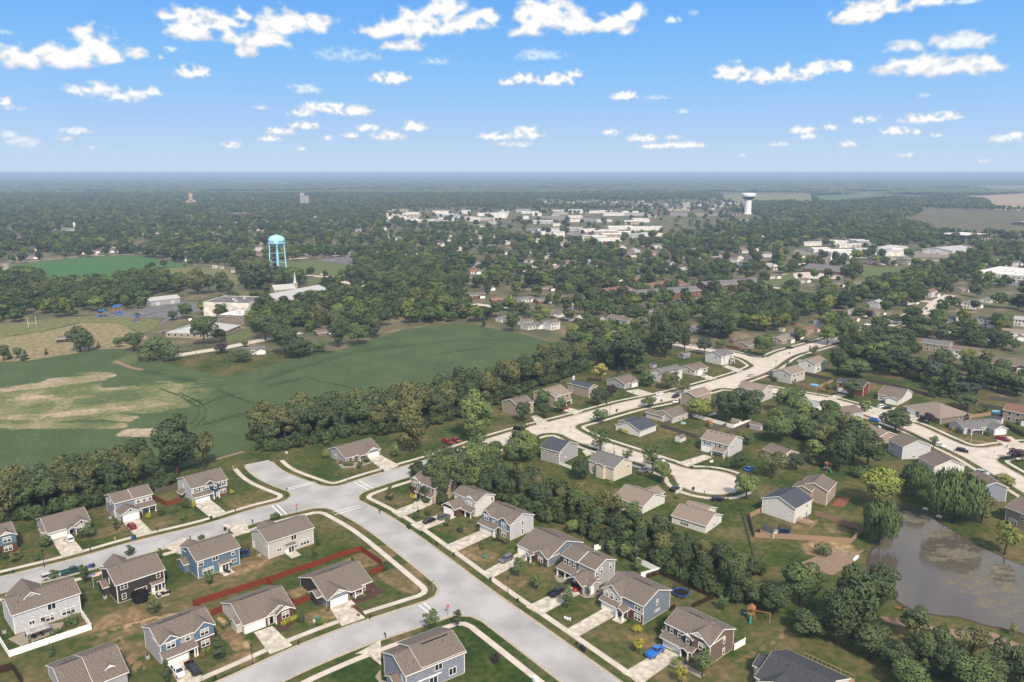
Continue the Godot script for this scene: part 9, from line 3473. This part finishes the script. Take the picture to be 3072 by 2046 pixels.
const SHEDS := [
	[83,-456,40.0,3.6,2.8,1.6,"siding_grey","roof_d","barrel","grey barn-shaped shed behind the cream house"],
	[71.9,-324.1,45.0,4.2,2.8,1.5,"siding_white","roof_w","barrel","white barn-shaped shed on open lawn"],
	[81.0,-233.1,-50.0,4.4,3.2,1.9,"siding_tan","roof_d","barrel","tan barn-shaped shed with dark roof against wooden fence"],
	[101.9,-346.6,-45.0,4.0,3.0,1.6,"siding_tan","roof_t","barrel","tan barn-shaped shed under the dark maple"],
	[195,-564,40.0,3.6,3.0,2.0,"siding_cream","roof_r","gable","small cream shed with reddish roof at wood edge"],
	[211,-587,40.0,3.6,3.0,1.8,"brick_red","roof_d","barrel","dark red barn-shaped shed at wood edge"],
	[109.2,-340.0,-42.0,5.0,3.4,2.3,"siding_grey","roof_w","gable","grey playhouse shed with white doors and steps"],
	[149,-525,40.0,4.2,3.0,1.7,"siding_brown","roof_w","barrel","brown shed beside the white box trailer"],
	[230.7,-356.4,-45.0,4.6,3.4,2.2,"siding_dark","roof_d","gable","black garden shed beside round pool"],
	[221.7,-349.3,-45.0,5.0,3.6,2.0,"siding_pale","roof_d","barrel","grey barn-shaped shed behind the brick ranch house"],
	[-303,-527,20.0,8.0,6.0,2.8,"bark","roof_w","gable","open picnic shelter with brown roof on dry meadow"],
]
const DECK := [96.0,-242.6,-47.0]
const DECKMAN := [96.7,-243.7]
const PED := [-22.9, -201.5]
const BOAT := [102.1,-217.9]
const BENCHES := [[101.1,-189.5,150.0,"reddish wooden bench on the near pond shore","play_wood"],[140.1,-252.3,-40.0,"white garden bench beside the large willow","white_metal"],[141.4,-246.0,-40.0,"white garden bench lower on the pond slope","white_metal"]]
const FLAGS := [[-115.4,-200.9,4.2,"striped flag on pole beside the charcoal house"],[192.3,-317.6,7.5,"striped flag on white pole in stone bed"]]
const POOLS := [
	[230.6,-362.4,2.7,"round above-ground pool beside black shed",1.1],
	[78.2,-348.0,1.2,"blue paddling pool behind the cross-gabled house",0.35],
	[162.9,-414.5,2.4,"large blue paddling pool inside brown fence",0.3],
	[312,-685,3.0,"above-ground pool behind dark fence beside white house",1.2],
]
const POLES := [
	[-191.8,-471.1,8.6,40.0],
	[-162.9,-443.6,9.0,40.0],
	[-163.8,-465.5,5.0,40.0],
	[-128.7,-494.3,8.6,40.0],
	[-654.2,-1033.8,11.5,40.0],
	[-612.5,-1061.7,11.3,40.0],
	[-594.2,-1091.1,15.5,40.0],
	[-576.4,-1098.7,13.2,40.0],
	[-532.7,-1122.1,11.1,40.0],
	[-279.4,-615.1,11.2,40.0],
	[-219.5,-1013.8,12.3,40.0],
	[-204.1,-826.3,5.9,40.0],
	[315.4,-929.0,9.7,40.0],
	[678.6,-1987.4,20.5,40.0],
	[287.5,-1581.9,48.3,40.0],
	[452.3,-2189.0,44.3,40.0],
	[-198.8,-1098.7,14.8,40.0],
	[-436.5,-1245.9,10.5,40.0],
]
const ROCKS := [
	[93.7,-223.2,0.7],
	[101.0,-221.8,0.8],
	[99.0,-219.8,0.8],
	[93.9,-224.6,0.4],
	[93.7,-220.0,0.6],
	[95.6,-220.5,0.4],
	[92.8,-215.1,0.7],
	[97.3,-216.7,0.4],
	[95.2,-221.2,0.4],
	[97.8,-221.5,0.4],
	[102.0,-220.9,0.5],
	[99.8,-221.1,0.7],
	[95.7,-214.8,0.7],
	[102.4,-221.4,0.5],
	[94.4,-219.2,0.4],
	[97.9,-219.5,0.6],
	[100.3,-220.2,0.5],
	[92.4,-216.2,0.6],
	[93.7,-217.8,0.7],
	[102.3,-218.0,0.4],
	[97.9,-225.2,0.4],
	[97.5,-222.6,0.6],
]
const PLAY := [[-326,-624,20.0,1.5,"blue-slide play structure on dark safety surface"],[-320,-636,60.0,1.9,"tall play tower with blue roofs and wide slide"],[-290,-606,10.0,1.1,"small play structure on its own dark pad"]]
const GOALS := [[-355,-579,55.0,"white goal post standing in the playing field"]]
const LAMPS := [
	[-60.4,-165.8,5.3,"black lantern street lamp on the verge"],
	[-135.8,-212.7,5.6,"black lantern street lamp on the verge"],
	[-1.1,-197.5,5.1,"black lantern street lamp on the verge"],
	[46.1,-360.1,5.4,"black lantern street lamp on the verge"],
	[7.3,-341.5,5.1,"black lantern street lamp on the verge"],
	[123.7,-437.4,5.4,"black lantern street lamp on the verge"],
	[153.6,-450.7,5.1,"black lantern street lamp on the verge"],
	[156.6,-392.8,4.9,"black lantern street lamp on the verge"],
	[-27.9,-309.1,4.5,"black lantern street lamp on the verge"],
	[41.2,-306.5,4.8,"black lantern street lamp on the verge"],
	[-79.3,-263.5,3.2,"black lantern street lamp on the verge"],
]
const MAILBOXES := [
	[-84.4,-241.5,220.0],
	[-36.4,-184.7,40.0],
	[-51.7,-173.5,40.0],
	[-31.0,-176.3,220.0],
	[-44.3,-249.6,-45.0],
	[-28.5,-233.5,-45.0],
	[-22.9,-225.9,-45.0],
	[-17.2,-218.9,-45.0],
	[-5.9,-204.1,-45.0],
	[-5.8,-203.8,-48.0],
	[1.7,-192.9,-48.0],
	[15.7,-172.8,-50.0],
	[-142.2,-208.5,40.0],
	[-127.3,-222.1,40.0],
	[-113.2,-236.0,40.0],
	[-100.1,-229.7,220.0],
	[-93.3,-250.7,40.0],
	[-84.4,-241.6,220.0],
	[-134.7,-199.7,220.0],
	[-117.9,-215.8,220.0],
	[-66.9,-159.7,40.0],
	[-49.4,-287.1,40.0],
	[68.4,-265.8,0.0],
	[41.7,-306.5,-135.0],
	[205.3,-314.2,0.0],
]
const BINS := [
	[-33.5,-238.7,45.0,"bin_green",0.06],
	[-32.9,-237.7,45.0,"bin_green",0.06],
	[16.7,-171.8,45.0,"bin_dark",0.06],
	[17.2,-170.8,45.0,"bin_dark",0.06],
	[-118.4,-230.4,45.0,"bin_blue",0.06],
	[-118.0,-230.9,45.0,"bin_green",0.06],
	[-122.1,-212.0,45.0,"bin_blue",0.06],
	[-121.4,-212.4,45.0,"bin_dark",0.06],
	[-99.3,-245.0,45.0,"bin_green",0.06],
	[-91.7,-236.6,45.0,"bin_dark",0.06],
	[50.1,-365.8,45.0,"bin_dark",0.2],
	[74.7,-383.3,45.0,"bin_blue",0.06],
	[46.8,-379.5,45.0,"bin_green",0.06],
	[69.5,-291.0,45.0,"bin_dark",0.06],
	[65.4,-269.9,45.0,"bin_dark",0.06],
	[175,-490,45.0,"bin_blue",0.06],
]
const HYDRANTS := [[-47.2,-181.9,"yellow fire hydrant on lawn between the ranch houses"],[-123.9,-230.4,"yellow fire hydrant beside the upper street sidewalk"],[-108.1,-292.0,"yellow fire hydrant at the dead end"]]
const UTIL := [
	[-49.7,-184.6,1.0,0.8,0.8,"play_green","green utility box among shrubs"],
	[-50.4,-183.6,0.5,0.7,0.5,"galv","grey utility pedestal among shrubs"],
	[13.6,-185.2,0.35,0.7,0.35,"white_metal","white utility pedestal on lawn"],
	[14.2,-184.8,0.45,0.6,0.45,"white_metal","white utility pedestal on lawn"],
	[14.8,-184.4,0.3,0.8,0.3,"white_metal","white utility pedestal on lawn"],
	[-8.2,-218.0,0.9,0.8,0.8,"play_green","green utility box on drying lawn"],
	[5.3,-159.6,1.0,1.1,1.0,"white_metal","white utility cabinet beside the sidewalk"],
	[-92.0,-308.2,0.9,0.7,0.8,"galv","grey utility box at the dead end lawn"],
]
const STOPS := [
	[-72.5,-250.7,40.0,"red stop sign beside the upper street crosswalk"],
	[-16.6,-187.1,35.0,"red stop sign on the lower street corner"],
	[25.8,-335.8,60.0,"red stop sign at the concrete side street"],
	[-60.8,-277.9,-50.0,"red stop sign at the green corner lawn"],
]
const STREET_SIGNS := [
	[-21.5,-199.1,"green street name sign on the sidewalk corner"],
	[14.5,-331.9,"green street name sign at the concrete junction"],
	[192.4,-301.6,"green street name sign at the purple tree corner"],
	[155,-475,"green street name sign on the grass corner"],
]
const CARS := [
	["suv","car_white",-76.1,0.19,-162.0,-47.0,"white suv with black roof parked beside the dark pickup"],
	["pickup","car_black",-73.1,0.19,-163.0,-47.0,"dark grey pickup on the twin-gabled house drive"],
	["suv","car_white",-137.5,0.19,-229.3,133.0,"white suv parked at the arched porch house"],
	["suv","car_red",-122.4,0.19,-238.3,133.0,"dark red suv on the garage wing drive"],
	["pickup","car_green",-125.8,0.08,-209.0,40.0,"dark green pickup with cap parked along the street"],
	["van","car_silver",-130.0,0.08,-206.1,40.0,"silver van parked behind the green pickup"],
	["sedan","car_black",-27.0,0.19,-242.7,45.0,"black sedan on the white house drive"],
	["suv","car_grey",-22.5,0.19,-245.4,45.0,"grey suv ahead of the black sedan"],
	["suv","car_grey",-1.7,0.19,-216.0,-135.0,"grey suv on the slate blue house drive"],
	["pickup","car_black",12.3,0.19,-197.1,45.0,"black pickup with open bed on the open-garage drive"],
	["sedan","car_red",18.5,0.1,-200.0,-135.0,"red car standing inside the open garage"],
	["pickup","car_blue",34.1,0.19,-169.6,45.0,"bright blue pickup with grey bed cover on drive"],
	["pickup","car_red",-27.4,0.19,-320.4,-50.0,"dark red pickup in front of the cream house"],
	["sedan","car_red",-23.8,0.19,-322.5,-50.0,"bright red car beside the red pickup"],
	["sedan","car_white",76.2,0.08,-395.6,43.0,"white sedan parked along the concrete road"],
	["sedan","car_white",106.8,0.08,-431.5,130.0,"white sedan on the brick-gabled house drive"],
	["sedan","car_silver",134.2,0.08,-433.1,30.0,"silver sedan parked at the junction kerb"],
	["pickup","car_grey",147.0,0.08,-438.2,30.0,"grey-blue pickup beside the cream corner house"],
	["suv","car_black",83.2,0.08,-390.6,220.0,"black suv beside the brown-grey house"],
	["sedan","car_white",82.0,0.08,-381.6,220.0,"white car half hidden by the brown-grey house"],
	["pickup","car_grey",50.2,0.08,-287.1,45.0,"grey pickup beside the cream house wing"],
	["sedan","car_silver",58.5,0.08,-299.3,-45.0,"silver car behind the airy street tree"],
	["sedan","car_black",58.7,0.08,-269.9,45.0,"dark car on the umbrella patio house drive"],
	["suv","car_black",72.0,0.08,-260.3,0.0,"dark suv beyond the taupe-roofed white house"],
	["sedan","car_blue",91.2,0.08,-289.4,40.0,"blue car at the edge of the olive maple"],
	["suv","car_white",180.2,0.08,-372.7,20.0,"white suv on the white garage house drive"],
	["sedan","car_black",181.7,0.08,-370.4,20.0,"black sedan beside the white suv"],
	["suv","car_blue",166.9,0.08,-350.8,-40.0,"blue suv parked under the dark round tree"],
	["suv","car_black",184.5,0.08,-309.9,-40.0,"black suv driving towards the junction"],
	["pickup","car_red",209.5,0.08,-323.8,-50.0,"red pickup nosing out of the brick garage"],
	["sedan","car_white",178.6,0.08,-316.8,-60.0,"white car behind the small street tree"],
	["suv","car_silver",178.4,0.08,-285.1,-40.0,"silver suv behind the blue-grey house roof"],
	["pickup","car_black",197.8,0.08,-524.5,-10.0,"black pickup on the drive of the grey-roofed house"],
	["suv","car_black",180.8,0.08,-506.0,-10.0,"black open-top suv on the tan house drive"],
	["sedan","car_white",266.7,0.08,-587.3,-10.0,"white car between the street maples"],
	["suv","car_black",294.9,0.08,-619.7,-10.0,"black suv on a far drive"],
	["suv","car_black",347.4,0.08,-658.8,60.0,"black suv driving up the far street"],
	["sedan","car_black",330.7,0.08,-641.4,50.0,"black sedan parked on the far street"],
	["suv","car_grey",315.0,0.08,-626.6,60.0,"grey suv parked nose to the kerb"],
	["sedan","car_silver",51.6,0.08,-596.3,40.0,"silver car on the white houses drive"],
	["sedan","car_black",32.2,0.08,-616.9,40.0,"black car on the white houses drive"],
	["suv","car_red",67.2,0.08,-583.4,40.0,"dark red suv beside the blue spruce"],
	["sedan","car_red",25.3,0.08,-369.4,40.0,"red car behind the round street trees"],
	["sedan","car_black",285.6,0.08,-447.5,-30.0,"black car on the brown hipped house drive"],
]
const CAR_ROWS := [
	["car parked beside the brick apartment blocks","cars at the brick apartments",["car_white","car_silver","car_black","car_grey","car_red","car_navy"],[179,-746,177,-726,153,-704,135,-694,131,-692,123,-686,117,-687,183,-738,148,-702]],
	["car in the row parked at the red and white dealer lot","cars at the dealer lot",["car_red","car_white","car_white","car_red"],[442,-997,445,-996,448,-994,452,-992,455,-991,458,-989,461,-987,465,-986,468,-984,471,-983,474,-981,478,-979]],
	["car parked beside the shops and yards beyond the church","cars at the far shops",["car_white","car_silver","car_black","car_grey","car_red","car_navy"],[482,-1161,483,-1157,489,-1164,497,-1170,465,-1091,419,-1021,422,-1021,313,-790,309,-786,507,-941,508,-938,510,-931]],
	["car parked in front of the houses facing the corn field","cars by the corn field",["car_white","car_silver","car_black","car_grey","car_red","car_navy"],[-648,-1030,-633,-1050,-633,-1059,-622,-1048,-591,-1094,-587,-1094,-579,-1110,-565,-1122,-561,-1125,-553,-1122]],
	["car parked beside the low hipped school building","cars at the school",["car_white","car_silver","car_black","car_grey","car_red","car_navy"],[-265,-612,-249,-606,-247,-557,-261,-611]],
	["car parked on the pale lots of the town shops","cars on the town lots",["car_white","car_silver","car_black","car_grey","car_red","car_navy"],[59,-1403,67,-1387,75,-1371,86,-1403,94,-1387,101,-1371,113,-1403,120,-1387,127,-1371,139,-1403,147,-1387,154,-1371,111,-1505,121,-1511,131,-1498,137,-1505]],
	["car on the pale road beside the mown field","cars by the mown field",["car_white","car_silver","car_black","car_grey","car_red","car_navy"],[-213,-890,-227,-1062]],
]
